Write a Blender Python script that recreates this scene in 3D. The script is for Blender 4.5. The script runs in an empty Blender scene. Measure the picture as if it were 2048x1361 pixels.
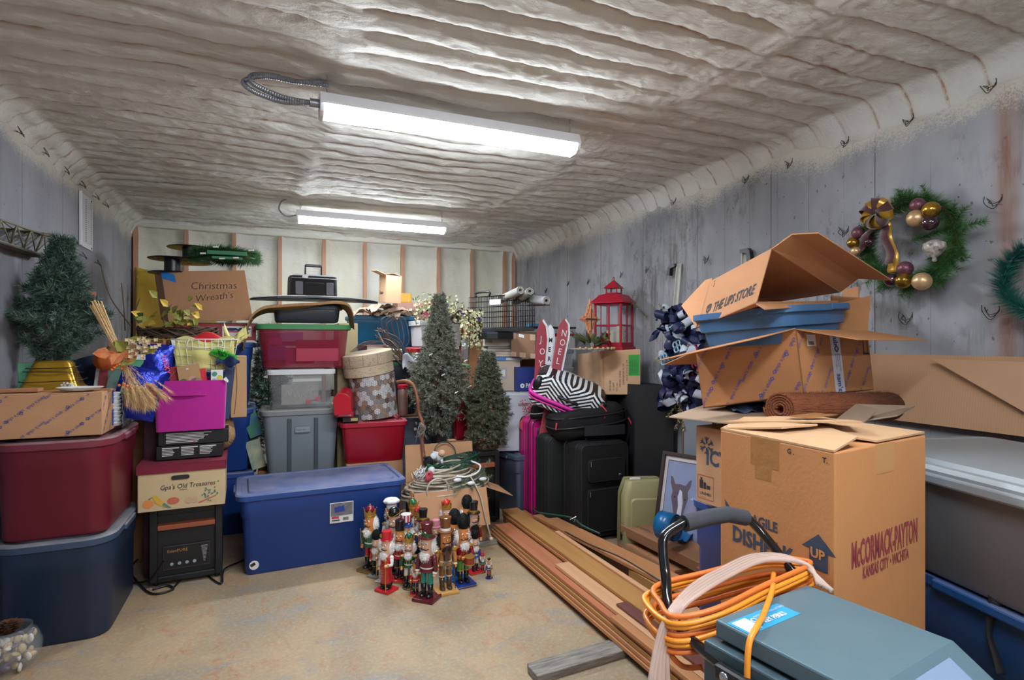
import bpy, math, random
import numpy as np
from mathutils import Vector, Matrix, noise as mnoise
PI = math.pi
R = random.Random(7)
NR = np.random.RandomState(7)
scene = bpy.context.scene
COL = scene.collection

# ---------------------------------------------------------------- camera
cam_d = bpy.data.cameras.new('camera')
cam = bpy.data.objects.new('camera', cam_d)
COL.objects.link(cam)
cam.location = (0, 0, 1.40)
cam.rotation_euler = (math.radians(90), 0, -math.radians(23.24))
cam_d.sensor_width = 36
cam_d.lens = 19.81
cam_d.shift_y = 0.0017
cam_d.clip_start = 0.02
scene.camera = cam

# ---------------------------------------------------------------- world / exposure
world = bpy.data.worlds.new('world')
scene.world = world
world.use_nodes = True
world.node_tree.nodes['Background'].inputs[0].default_value = (0.55, 0.62, 0.75, 1)
world.node_tree.nodes['Background'].inputs[1].default_value = 0.35
scene.view_settings.view_transform = 'Standard'
scene.view_settings.look = 'None'
scene.view_settings.gamma = 1
scene.view_settings.use_curve_mapping = False
scene.view_settings.exposure = 1.58
try:
    scene.cycles.use_denoising = True
    scene.cycles.max_bounces = 8
    scene.cycles.diffuse_bounces = 5
    scene.cycles.caustics_reflective = False
    scene.cycles.caustics_refractive = False
    scene.cycles.sample_clamp_indirect = 4
except Exception:
    pass
LAMP_POWER = 3.1       # emission of the tube lenses

# ---------------------------------------------------------------- materials
def lin(h):
    h = h.lstrip('#')
    out = []
    for i in (0, 2, 4):
        c = int(h[i:i+2], 16)/255
        out.append(c/12.92 if c <= 0.04045 else ((c+0.055)/1.055)**2.4)
    return (*out, 1.0)

MATS = {}
def mat(name, col, rough=0.5, metal=0.0, var=0.0, vscale=6.0, vcol=None, bump=0.0, bscale=40.0,
        stretch=(1, 1, 1), dust=0.0, trans=0.0, ior=1.45, alpha=1.0, emit=0.0, sheen=0.0, coat=0.0, wave=None, spec=None):
    if name in MATS:
        return MATS[name]
    m = bpy.data.materials.new(name)
    m.use_nodes = True
    nt = m.node_tree
    N, Lk = nt.nodes, nt.links
    b = N['Principled BSDF']
    c = lin(col) if isinstance(col, str) else (*col[:3], 1)
    b.inputs['Base Color'].default_value = c
    b.inputs['Roughness'].default_value = rough
    b.inputs['Metallic'].default_value = metal
    if spec is not None: b.inputs['Specular IOR Level'].default_value = spec
    if trans: b.inputs['Transmission Weight'].default_value = trans; b.inputs['IOR'].default_value = ior
    if alpha < 1: b.inputs['Alpha'].default_value = alpha
    if sheen: b.inputs['Sheen Weight'].default_value = sheen
    if coat: b.inputs['Coat Weight'].default_value = coat
    if emit:
        b.inputs['Emission Color'].default_value = c
        b.inputs['Emission Strength'].default_value = emit
    if var or bump or dust or wave:
        tc = N.new('ShaderNodeTexCoord'); mp = N.new('ShaderNodeMapping')
        mp.inputs['Scale'].default_value = stretch
        Lk.new(tc.outputs['Object'], mp.inputs[0])
    last = None
    if var:
        n = N.new('ShaderNodeTexNoise'); n.inputs['Scale'].default_value = vscale; n.inputs['Detail'].default_value = 6
        n.inputs['Roughness'].default_value = 0.65
        Lk.new(mp.outputs[0], n.inputs['Vector'])
        r = N.new('ShaderNodeMapRange'); r.inputs[1].default_value = 0.3; r.inputs[2].default_value = 0.7
        r.inputs[3].default_value = 0; r.inputs[4].default_value = var
        Lk.new(n.outputs[0], r.inputs[0])
        x = N.new('ShaderNodeMix'); x.data_type = 'RGBA'
        x.inputs[6].default_value = c
        x.inputs[7].default_value = lin(vcol) if vcol else (c[0]*0.45, c[1]*0.45, c[2]*0.45, 1)
        Lk.new(r.outputs[0], x.inputs[0])
        last = x.outputs[2]
    if wave:   # (scale, amount, axis, colour)
        w = N.new('ShaderNodeTexWave'); w.inputs['Scale'].default_value = wave[0]; w.bands_direction = wave[2]
        w.inputs['Distortion'].default_value = wave[4] if len(wave) > 4 else 0
        w.inputs['Detail'].default_value = 3
        Lk.new(mp.outputs[0], w.inputs['Vector'])
        mu = N.new('ShaderNodeMath'); mu.operation = 'MULTIPLY'; mu.inputs[1].default_value = wave[1]
        Lk.new(w.outputs[1], mu.inputs[0])
        x = N.new('ShaderNodeMix'); x.data_type = 'RGBA'
        x.inputs[6].default_value = c
        if last: Lk.new(last, x.inputs[6])
        x.inputs[7].default_value = lin(wave[3])
        Lk.new(mu.outputs[0], x.inputs[0]); last = x.outputs[2]
    if dust:   # settled dust on faces that look up
        g = N.new('ShaderNodeNewGeometry'); sp = N.new('ShaderNodeSeparateXYZ'); Lk.new(g.outputs['Normal'], sp.inputs[0])
        n2 = N.new('ShaderNodeTexNoise'); n2.inputs['Scale'].default_value = 9; n2.inputs['Detail'].default_value = 8
        Lk.new(mp.outputs[0], n2.inputs['Vector'])
        mm = N.new('ShaderNodeMath'); mm.operation = 'MULTIPLY'; Lk.new(sp.outputs[2], mm.inputs[0]); Lk.new(n2.outputs[0], mm.inputs[1])
        m2 = N.new('ShaderNodeMath'); m2.operation = 'MULTIPLY'; m2.use_clamp = True; m2.inputs[1].default_value = dust
        Lk.new(mm.outputs[0], m2.inputs[0])
        x = N.new('ShaderNodeMix'); x.data_type = 'RGBA'; x.inputs[6].default_value = c
        if last: Lk.new(last, x.inputs[6])
        x.inputs[7].default_value = lin('b9b4ae')
        Lk.new(m2.outputs[0], x.inputs[0]); last = x.outputs[2]
    if last: Lk.new(last, b.inputs['Base Color'])
    if bump:
        n = N.new('ShaderNodeTexNoise'); n.inputs['Scale'].default_value = bscale; n.inputs['Detail'].default_value = 4
        Lk.new(mp.outputs[0], n.inputs['Vector'])
        bp = N.new('ShaderNodeBump'); bp.inputs['Strength'].default_value = bump; bp.inputs['Distance'].default_value = 0.01
        Lk.new(n.outputs[0], bp.inputs['Height']); Lk.new(bp.outputs[0], b.inputs['Normal'])
    MATS[name] = m
    return m

def plastic(name, col, rough=0.42, dust=0.35):
    return mat(name, col, rough=rough, var=0.18, vscale=5, bump=0.08, bscale=160, dust=dust)
def paint(name, col, rough=0.3):
    return mat(name, col, rough=rough)
def board(name, col='#b98455', var=0.25):
    return mat(name, col, rough=0.85, var=var, vscale=4, bump=0.12, bscale=90, stretch=(1, 1, 3))
def fabric(name, col, rough=0.9):
    return mat(name, col, rough=rough, var=0.3, vscale=60, bump=0.35, bscale=300, sheen=0.2)

# ---------------------------------------------------------------- mesh building
class MB:
    def __init__(s):
        s.v = []; s.f = []; s.m = []; s.M = None
    def add(s, vs, fs, mi=0):
        o = len(s.v)
        if s.M is not None:
            vs = [s.M @ Vector(v) for v in vs]
        s.v += [tuple(v) for v in vs]
        s.f += [tuple(i+o for i in f) for f in fs]
        s.m += [mi]*len(fs)
        return s
    def hexa(s, p, mi=0):   # p: 4 bottom (ccw), 4 top
        return s.add(p, [(3,2,1,0),(4,5,6,7),(0,1,5,4),(1,2,6,5),(2,3,7,6),(3,0,4,7)], mi)
    def box(s, c, d, mi=0, rz=0, rot=None):
        x, y, z = d[0]/2, d[1]/2, d[2]/2
        p = [(-x,-y,-z),(x,-y,-z),(x,y,-z),(-x,y,-z),(-x,-y,z),(x,-y,z),(x,y,z),(-x,y,z)]
        Q = rot if rot is not None else Matrix.Rotation(rz, 3, 'Z')
        c = Vector(c)
        return s.hexa([c + Q @ Vector(q) for q in p], mi)
    def slab(s, o, a, b, t, mi=0):   # parallelepiped from a corner and three edge vectors
        o, a, b, t = map(Vector, (o, a, b, t))
        if a.cross(b).dot(t) < 0: a, b = b, a
        return s.hexa([o, o+a, o+a+b, o+b, o+t, o+a+t, o+a+b+t, o+b+t], mi)
    def tube(s, pts, r, n=8, mi=0, closed=False, cap=True, flat=1.0):
        P = [Vector(p) for p in pts]
        k = len(P)
        rs = r if isinstance(r, (list, tuple)) else [r]*k
        vs = []; fs = []
        up = None
        for i in range(k):
            if closed: t = P[(i+1) % k]-P[i-1]
            else: t = P[min(i+1, k-1)]-P[max(i-1, 0)]
            if t.length < 1e-9: t = Vector((0, 0, 1))
            t.normalize()
            if up is None:
                up = Vector((0, 0, 1)) if abs(t.z) < 0.9 else Vector((1, 0, 0))
            a = t.cross(up)
            if a.length < 1e-6: a = t.cross(Vector((0, 1, 0)))
            a.normalize(); b = a.cross(t).normalized(); up = b
            for j in range(n):
                an = 2*PI*j/n
                vs.append(P[i]+(a*math.cos(an)+b*math.sin(an)*flat)*rs[i])
        m = k if closed else k-1
        for i in range(m):
            for j in range(n):
                a0 = i*n+j; a1 = i*n+(j+1) % n; i2 = ((i+1) % k)*n
                fs.append((a0, a1, i2+(j+1) % n, i2+j))
        if cap and not closed:
            fs.append(tuple(range(n))[::-1]); fs.append(tuple((k-1)*n+j for j in range(n)))
        return s.add(vs, fs, mi)
    def lathe(s, prof, n=24, c=(0, 0, 0), mi=0, rot=None, sx=1, sy=1, cap=True):
        vs = []; fs = []
        for (r, z) in prof:
            for j in range(n):
                a = 2*PI*j/n
                vs.append(Vector((r*math.cos(a)*sx, r*math.sin(a)*sy, z)))
        if rot is not None: vs = [rot @ v for v in vs]
        c = Vector(c); vs = [v+c for v in vs]
        for i in range(len(prof)-1):
            for j in range(n):
                fs.append((i*n+j, i*n+(j+1) % n, (i+1)*n+(j+1) % n, (i+1)*n+j))
        if cap:
            fs.append(tuple(range(n))[::-1]); k = len(prof)-1; fs.append(tuple(k*n+j for j in range(n)))
        return s.add(vs, fs, mi)
    def ell(s, c, r, nu=14, nv=9, mi=0, rot=None):
        if not isinstance(r, (list, tuple)): r = (r, r, r)
        prof = []
        vs = []; fs = []
        for i in range(nv+1):
            th = -PI/2+PI*i/nv
            for j in range(nu):
                ph = 2*PI*j/nu
                vs.append(Vector((r[0]*math.cos(th)*math.cos(ph), r[1]*math.cos(th)*math.sin(ph), r[2]*math.sin(th))))
        if rot is not None: vs = [rot @ v for v in vs]
        c = Vector(c); vs = [v+c for v in vs]
        for i in range(nv):
            for j in range(nu):
                fs.append((i*nu+j, i*nu+(j+1) % nu, (i+1)*nu+(j+1) % nu, (i+1)*nu+j))
        return s.add(vs, fs, mi)
    def prism(s, poly, o, u, v, t, mi=0):   # 2D polygon placed at o with axes u,v, extruded by vector t
        o, u, v, t = map(Vector, (o, u, v, t))
        n = len(poly)
        a = [o+u*x+v*y for x, y in poly]
        vs = a+[p+t for p in a]
        fs = [tuple(range(n))[::-1], tuple(range(n, 2*n))]+[(i, (i+1) % n, n+(i+1) % n, n+i) for i in range(n)]
        if u.cross(v).dot(t) < 0: fs = [f[::-1] for f in fs]
        return s.add(vs, fs, mi)
    def grid(s, fn, nu, nv, th=0.0, mi=0, tv=(0, 0, 1)):   # fn(u,v)->point
        G = [[Vector(fn(i/nu, j/nv)) for i in range(nu+1)] for j in range(nv+1)]
        vs = [p for row in G for p in row]; fs = []
        w = nu+1
        for j in range(nv):
            for i in range(nu):
                fs.append((j*w+i, j*w+i+1, (j+1)*w+i+1, (j+1)*w+i))
        if th:
            k = len(vs); tv = Vector(tv)*th
            vs = vs+[p-tv for p in vs]
            fs += [tuple(q+k for q in f[::-1]) for f in list(fs)]
            ed = [(j*w, (j+1)*w) for j in range(nv)][::1]
            for a, b in ed: fs.append((a, b, b+k, a+k))
            for j in range(nv): a, b = j*w+nu, (j+1)*w+nu; fs.append((b, a, a+k, b+k))
            for i in range(nu): fs.append((i+1, i, i+k, i+1+k))
            for i in range(nu): a, b = nv*w+i, nv*w+i+1; fs.append((a, b, b+k, a+k))
        return s.add(vs, fs, mi)
    def loft(s, secs, n=5, mi=0, capb=True, capt=True, c=(0, 0)):   # rounded rectangles (w,d,r,z)
        vs = []; fs = []
        for (w, d, r, z) in secs:
            r = max(min(r, w/2-1e-4, d/2-1e-4), 1e-4)
            for q, (sx, sy) in enumerate(((1, 1), (-1, 1), (-1, -1), (1, -1))):
                for k in range(n+1):
                    a = PI/2*q+PI/2*k/n
                    vs.append((c[0]+sx*(w/2-r)+r*math.cos(a), c[1]+sy*(d/2-r)+r*math.sin(a), z))
        m = 4*(n+1)
        for i in range(len(secs)-1):
            for j in range(m):
                fs.append((i*m+j, i*m+(j+1) % m, (i+1)*m+(j+1) % m, (i+1)*m+j))
        if capb: fs.append(tuple(range(m))[::-1])
        if capt: k = len(secs)-1; fs.append(tuple(k*m+j for j in range(m)))
        return s.add(vs, fs, mi)
    def text(s, t, o, u, v, size=0.03, mi=0, bold=0.0, xs=1.0, center=False, off=0.0009, slant=0.0):
        vs, fs, wd = glyphs(t, bold)
        o, u, v = Vector(o), Vector(u).normalized(), Vector(v).normalized()
        nn = u.cross(v)*off
        dx = -wd/2 if center else 0
        return s.add([o+u*((x+dx)*size*xs+slant*y*size)+v*(y*size)+nn for x, y in vs], fs, mi)

_GC = {}
def glyphs(t, bold=0.0):
    k = (t, bold)
    if k not in _GC:
        cu = bpy.data.curves.new('txt', 'FONT'); cu.body = t; cu.size = 1; cu.offset = bold; cu.resolution_u = 2
        o = bpy.data.objects.new('txt', cu)
        me = bpy.data.meshes.new_from_object(o)
        vs = [(v.co.x, v.co.y) for v in me.vertices]; fs = [tuple(p.vertices) for p in me.polygons]
        wd = max([v[0] for v in vs] or [0])
        bpy.data.objects.remove(o); bpy.data.meshes.remove(me); bpy.data.curves.remove(cu)
        _GC[k] = (vs, fs, wd)
    return _GC[k]

def build(name, mb, m, parent=None, smooth=False, bevel=0.0, label=None, kind=None, loc=None, seg=2):
    me = bpy.data.meshes.new(name)
    me.from_pydata(mb.v, [], mb.f)
    ms = m if isinstance(m, (list, tuple)) else [m]
    for q in ms: me.materials.append(q)
    if len(ms) > 1: me.polygons.foreach_set('material_index', mb.m)
    if smooth:
        me.polygons.foreach_set('use_smooth', [True]*len(me.polygons))
        if smooth == 'auto': me.set_sharp_from_angle(angle=0.6)
    me.update()
    o = bpy.data.objects.new(name, me)
    COL.objects.link(o)
    if parent is not None: o.parent = parent
    if loc is not None: o.location = loc
    if bevel:
        bv = o.modifiers.new('b', 'BEVEL'); bv.width = bevel; bv.segments = seg; bv.limit_method = 'ANGLE'; bv.angle_limit = 0.7
        bv.harden_normals = False
    if label: o['label'] = label
    if kind: o['kind'] = kind
    return o

def thing(name, label, cat, loc=(0, 0, 0), rz=0.0, group=None, rot=None):
    o = bpy.data.objects.new(name, None)
    o.empty_display_size = 0.05
    COL.objects.link(o)
    o.location = loc
    o.rotation_euler = rot if rot is not None else (0, 0, rz)
    o['label'] = label; o['category'] = cat
    if group: o['group'] = group
    return o

def solo(name, mb, m, label, cat, loc=(0, 0, 0), rz=0.0, group=None, smooth=False, bevel=0.0, rot=None, kind=None):
    o = build(name, mb, m, None, smooth, bevel, label, kind)
    o.location = loc; o.rotation_euler = rot if rot is not None else (0, 0, rz)
    o['category'] = cat
    if group: o['group'] = group
    return o

def smooth_path(pts, sub=6, closed=False):
    P = [Vector(p) for p in pts]; n = len(P); out = []
    rng = range(n) if closed else range(n-1)
    for i in rng:
        if closed: p0, p1, p2, p3 = P[i-1], P[i], P[(i+1) % n], P[(i+2) % n]
        else: p0, p1, p2, p3 = P[max(i-1, 0)], P[i], P[i+1], P[min(i+2, n-1)]
        for k in range(sub):
            t = k/sub
            out.append(0.5*((2*p1)+(p2-p0)*t+(2*p0-5*p1+4*p2-p3)*t*t+(3*p1-p0-3*p2+p3)*t**3))
    if not closed: out.append(P[-1])
    return out

def tri_mesh(name, V, m, parent=None, kind=None, label=None):
    """V: (N,3,3) triangles"""
    n = len(V)
    me = bpy.data.meshes.new(name)
    me.vertices.add(n*3); me.vertices.foreach_set('co', V.reshape(-1).astype(np.float32))
    me.loops.add(n*3); me.loops.foreach_set('vertex_index', np.arange(n*3, dtype=np.int32))
    me.polygons.add(n); me.polygons.foreach_set('loop_start', np.arange(0, n*3, 3, dtype=np.int32))
    me.polygons.foreach_set('loop_total', np.full(n, 3, dtype=np.int32))
    me.materials.append(m)
    me.update(calc_edges=True)
    o = bpy.data.objects.new(name, me); COL.objects.link(o)
    if parent is not None: o.parent = parent
    if kind: o['kind'] = kind
    if label: o['label'] = label
    return o

def needles(P, D, L, W):
    """thin triangles at points P along directions D"""
    P = np.asarray(P, float); D = np.asarray(D, float)
    D /= np.linalg.norm(D, axis=1, keepdims=True)+1e-9
    S = np.cross(D, NR.normal(size=D.shape)); S /= np.linalg.norm(S, axis=1, keepdims=True)+1e-9
    n = len(P)
    L = (np.ones(n)*L*(0.75+0.5*NR.rand(n)))[:, None]
    W = np.ones(n)[:, None]*W/2
    return np.stack([P-S*W, P+S*W, P+D*L], axis=1)

def branch_needles(a, b, per=120, L=0.03, W=0.002, spread=0.8, droop=0.0):
    """needles round a twig from a to b, sweeping to the tip"""
    a = np.array(a, float); b = np.array(b, float); d = b-a; ln = np.linalg.norm(d)
    n = max(6, int(per*ln)); t = NR.rand(n)[:, None]
    P = a+d*t; P[:, 2] -= droop*(t[:, 0]**2)
    q = NR.normal(size=(n, 3)); dn = d/(ln+1e-9)
    q -= (q@dn)[:, None]*dn; q /= np.linalg.norm(q, axis=1, keepdims=True)+1e-9
    D = dn*(1-0.45*spread)+q*spread
    return needles(P, D, L*(1-0.35*t[:, 0]), W)

# ================================================================ ROOM
XL, XR, YB, YF, ZC = -1.163, 2.67, 6.08, -2.4, 2.53

_rng = np.random.RandomState(3)
_LAT = _rng.rand(64, 512, 8)
def vn(x, y, s=0):
    """2-D value noise on numpy arrays, -1..1"""
    xi = np.floor(x).astype(int); yi = np.floor(y).astype(int)
    fx = x-xi; fy = y-yi; fx = fx*fx*(3-2*fx); fy = fy*fy*(3-2*fy)
    L = _LAT[:, :, s % 8]
    a = L[xi % 64, yi % 512]; b = L[(xi+1) % 64, yi % 512]; c = L[xi % 64, (yi+1) % 512]; d = L[(xi+1) % 64, (yi+1) % 512]
    return ((a*(1-fx)+b*fx)*(1-fy)+(c*(1-fx)+d*fx)*fy)*2-1

class NT:
    """small helper to write node trees"""
    def __init__(s, m):
        s.nt = m.node_tree; s.N = s.nt.nodes; s.L = s.nt.links; s.b = s.N['Principled BSDF']
        s.tc = s.N.new('ShaderNodeTexCoord')
    def put(s, sock, val):
        if hasattr(val, 'links') or isinstance(val, bpy.types.NodeSocket): s.L.new(val, sock)
        else: sock.default_value = val
    def map(s, scale): n = s.N.new('ShaderNodeMapping'); n.inputs['Scale'].default_value = scale; s.L.new(s.tc.outputs['Object'], n.inputs[0]); return n.outputs[0]
    def noise(s, scale, vec, det=5, rough=0.6, dist=0): 
        n = s.N.new('ShaderNodeTexNoise'); n.inputs['Scale'].default_value = scale; n.inputs['Detail'].default_value = det
        n.inputs['Roughness'].default_value = rough; n.inputs['Distortion'].default_value = dist; s.L.new(vec, n.inputs['Vector']); return n.outputs[0]
    def rng(s, v, a, b, c=0, d=1, smooth=True):
        n = s.N.new('ShaderNodeMapRange'); n.interpolation_type = 'SMOOTHSTEP' if smooth else 'LINEAR'
        s.put(n.inputs[0], v)
        for i, q in enumerate((a, b, c, d)): n.inputs[i+1].default_value = q
        return n.outputs[0]
    def ma(s, op, a, b=0.0):
        n = s.N.new('ShaderNodeMath'); n.operation = op; s.put(n.inputs[0], a); s.put(n.inputs[1], b); return n.outputs[0]
    def mix(s, f, a, b):
        n = s.N.new('ShaderNodeMix'); n.data_type = 'RGBA'; s.put(n.inputs[0], f)
        s.put(n.inputs[6], lin(a) if isinstance(a, str) else a); s.put(n.inputs[7], lin(b) if isinstance(b, str) else b); return n.outputs[2]
    def xyz(s): n = s.N.new('ShaderNodeSeparateXYZ'); s.L.new(s.tc.outputs['Object'], n.inputs[0]); return n.outputs
    def bump(s, h, st, dist=0.01): n = s.N.new('ShaderNodeBump'); n.inputs['Strength'].default_value = st; n.inputs['Distance'].default_value = dist; s.put(n.inputs['Height'], h); s.L.new(n.outputs[0], s.b.inputs['Normal'])

def new_mat(name):
    m = bpy.data.materials.new(name); m.use_nodes = True; return m

def concrete(name, light, dark, stain, rust_y=None, dirt=0.5):
    m = new_mat(name); t = NT(m)
    X = t.xyz()
    n1 = t.noise(1.6, t.map((1, 1, 0.5)), 6)
    col = t.mix(t.rng(n1, 0.35, 0.7), light, dark)
    # run-down streaks
    n2 = t.noise(5.0, t.map((1, 2.0, 0.22)), 9, 0.75)
    n3 = t.noise(1.1, t.map((1, 1, 0.7)), 4)
    st = t.ma('MULTIPLY', t.rng(n2, 0.47, 0.66), t.rng(n3, 0.42, 0.68))
    st = t.ma('MULTIPLY', st, dirt*1.7)
    n5 = t.noise(13.0, t.map((1, 1.4, 0.8)), 8, 0.75)
    st2 = t.ma('MULTIPLY', t.rng(n5, 0.48, 0.62), t.ma('MULTIPLY', t.rng(n3, 0.44, 0.62), dirt))
    st = t.ma('MAXIMUM', st, st2)
    if rust_y is not None:   # the right wall is blotched darkest near its stained end
        nearer = t.rng(X[1], 3.2, 1.0)
        st = t.ma('MULTIPLY', st, t.ma('ADD', 0.55, t.ma('MULTIPLY', nearer, 1.1)))
    else:
        st = t.ma('MULTIPLY', st, t.ma('ADD', 0.25, t.ma('MULTIPLY', t.rng(X[1], 4.9, 5.9), 1.6)))
    col = t.mix(t.ma('MINIMUM', st, 0.9), col, stain)
    # pits
    p = t.noise(42, t.map((1, 1, 0.6)), 2, 0.5)
    pit = t.rng(p, 0.70, 0.74)
    col = t.mix(t.ma('MULTIPLY', pit, 0.7), col, '4b4844')
    # form board joints every 0.305 m
    fr = t.ma('FRACT', t.ma('ADD', t.ma('DIVIDE', t.ma('SUBTRACT', X[1], 1.80), 0.61), t.ma('MULTIPLY', t.ma('SUBTRACT', n2, 0.5), 0.012)))
    ln = t.rng(t.ma('ABSOLUTE', t.ma('SUBTRACT', fr, 0.5)), 0.492, 0.499)
    fr2 = t.ma('FRACT', t.ma('ADD', t.ma('DIVIDE', X[1], 0.2033), 0.37))
    ln2 = t.ma('MULTIPLY', t.rng(t.ma('ABSOLUTE', t.ma('SUBTRACT', fr2, 0.5)), 0.485, 0.499), 0.45)
    ln2 = t.ma('MULTIPLY', ln2, t.rng(n1, 0.4, 0.6))
    joint = t.ma('MAXIMUM', t.ma('MULTIPLY', ln, 0.75), ln2)
    col = t.mix(joint, col, '55524d')
    if rust_y is not None:
        d = t.ma('ABSOLUTE', t.ma('SUBTRACT', X[1], t.ma('ADD', rust_y, t.ma('MULTIPLY', t.ma('SUBTRACT', n1, 0.5), 0.06))))
        w = t.ma('MULTIPLY', t.rng(d, 0.075, 0.0), t.rng(n2, 0.3, 0.7, 0.25, 0.8))
        col = t.mix(w, col, '8f5f45')
    # thinning foam overspray under the ceiling
    n4 = t.noise(2.2, t.map((1, 1, 1)), 5, 0.65); n6 = t.noise(150, t.map((1, 1, 1)), 2)
    e = t.ma('ADD', X[2], t.ma('ADD', t.ma('MULTIPLY', t.ma('SUBTRACT', n4, 0.5), 0.3), t.ma('MULTIPLY', t.ma('SUBTRACT', n6, 0.5), 0.22)))
    col = t.mix(t.rng(e, 2.30, 2.43), col, 'cfcabd')
    t.L.new(col, t.b.inputs['Base Color'])
    t.b.inputs['Roughness'].default_value = 0.85
    hgt = t.ma('SUBTRACT', t.ma('ADD', t.ma('MULTIPLY', n5, 0.3), t.ma('MULTIPLY', n6, 0.1)), t.ma('ADD', joint, t.ma('MULTIPLY', pit, 0.8)))
    t.bump(hgt, 0.35, 0.006)
    return m

m_wallR = concrete('concrete right wall', 'a5a6aa', '83848a', '4a4641', rust_y=1.28, dirt=1.0)
m_wallL = concrete('concrete left wall', '9fa0a8', '898a92', '56524e', None, dirt=0.5)

def floor_mat():
    m = new_mat('stained concrete floor'); t = NT(m)
    a = t.noise(1.7, t.map((1, 1, 1)), 6, 0.6, 0.6)
    col = t.mix(t.rng(a, 0.36, 0.62), '95866f', 'ad9474')
    b = t.noise(4.5, t.map((1.3, 0.8, 1)), 8, 0.7, 1.2)
    col = t.mix(t.ma('MULTIPLY', t.rng(b, 0.5, 0.7), 0.75), col, 'ab7d58')
    c = t.noise(3.1, t.map((0.7, 1.6, 1)), 7, 0.7, 0.8)
    col = t.mix(t.ma('MULTIPLY', t.rng(c, 0.52, 0.7), 0.8), col, '7f8488')
    d = t.noise(9, t.map((1, 1, 1)), 9, 0.75, 1.5)
    v = t.rng(t.ma('ABSOLUTE', t.ma('SUBTRACT', d, 0.5)), 0.022, 0.0)
    col = t.mix(t.ma('MULTIPLY', v, t.ma('MULTIPLY', t.rng(b, 0.46, 0.62), 0.6)), col, '8a4a2c')
    k = t.noise(60, t.map((1, 1, 1)), 4)
    col = t.mix(t.rng(k, 0.42, 0.75, 0, 0.35), col, 'c8b496')
    t.L.new(col, t.b.inputs['Base Color'])
    t.b.inputs['Roughness'].default_value = 0.55
    t.bump(t.ma('ADD', t.ma('MULTIPLY', k, 0.3), b), 0.12, 0.006)
    return m

def struct(name, mb, m, parent=None, **k):
    return build(name, mb, m, parent, kind='structure' if parent is None else None, **k)

mb = MB(); mb.box(((XL+XR)/2, (YB+YF)/2, -0.05), (XR-XL+0.6, YB-YF+0.6, 0.1)); struct('floor', mb, floor_mat())
mb = MB(); mb.box((XL-0.1, (YB+YF)/2, 1.3), (0.2, YB-YF+0.6, 2.7)); wall_left = struct('wall_left', mb, m_wallL)
mb = MB(); mb.box((XR+0.1, (YB+YF)/2, 1.3), (0.2, YB-YF+0.6, 2.7)); wall_right = struct('wall_right', mb, m_wallR)
mb = MB(); mb.box(((XL+XR)/2, YF-0.1, 1.3), (XR-XL+0.6, 0.2, 2.7)); struct('wall_front', mb, m_wallL)

# ---- sprayed foam ceiling: real relief over a fluted deck
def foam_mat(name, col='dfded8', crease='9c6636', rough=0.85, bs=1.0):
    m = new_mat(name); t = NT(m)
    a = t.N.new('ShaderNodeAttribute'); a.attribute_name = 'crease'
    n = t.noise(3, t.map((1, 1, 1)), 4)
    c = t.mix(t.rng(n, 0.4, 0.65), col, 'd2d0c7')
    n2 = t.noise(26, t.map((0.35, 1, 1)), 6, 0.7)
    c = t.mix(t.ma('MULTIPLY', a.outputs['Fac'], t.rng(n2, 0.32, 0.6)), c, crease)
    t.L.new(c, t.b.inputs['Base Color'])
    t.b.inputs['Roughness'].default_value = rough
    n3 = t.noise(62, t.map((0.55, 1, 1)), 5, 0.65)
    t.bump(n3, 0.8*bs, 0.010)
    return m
m_foam = foam_mat('sprayed foam')

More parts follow.
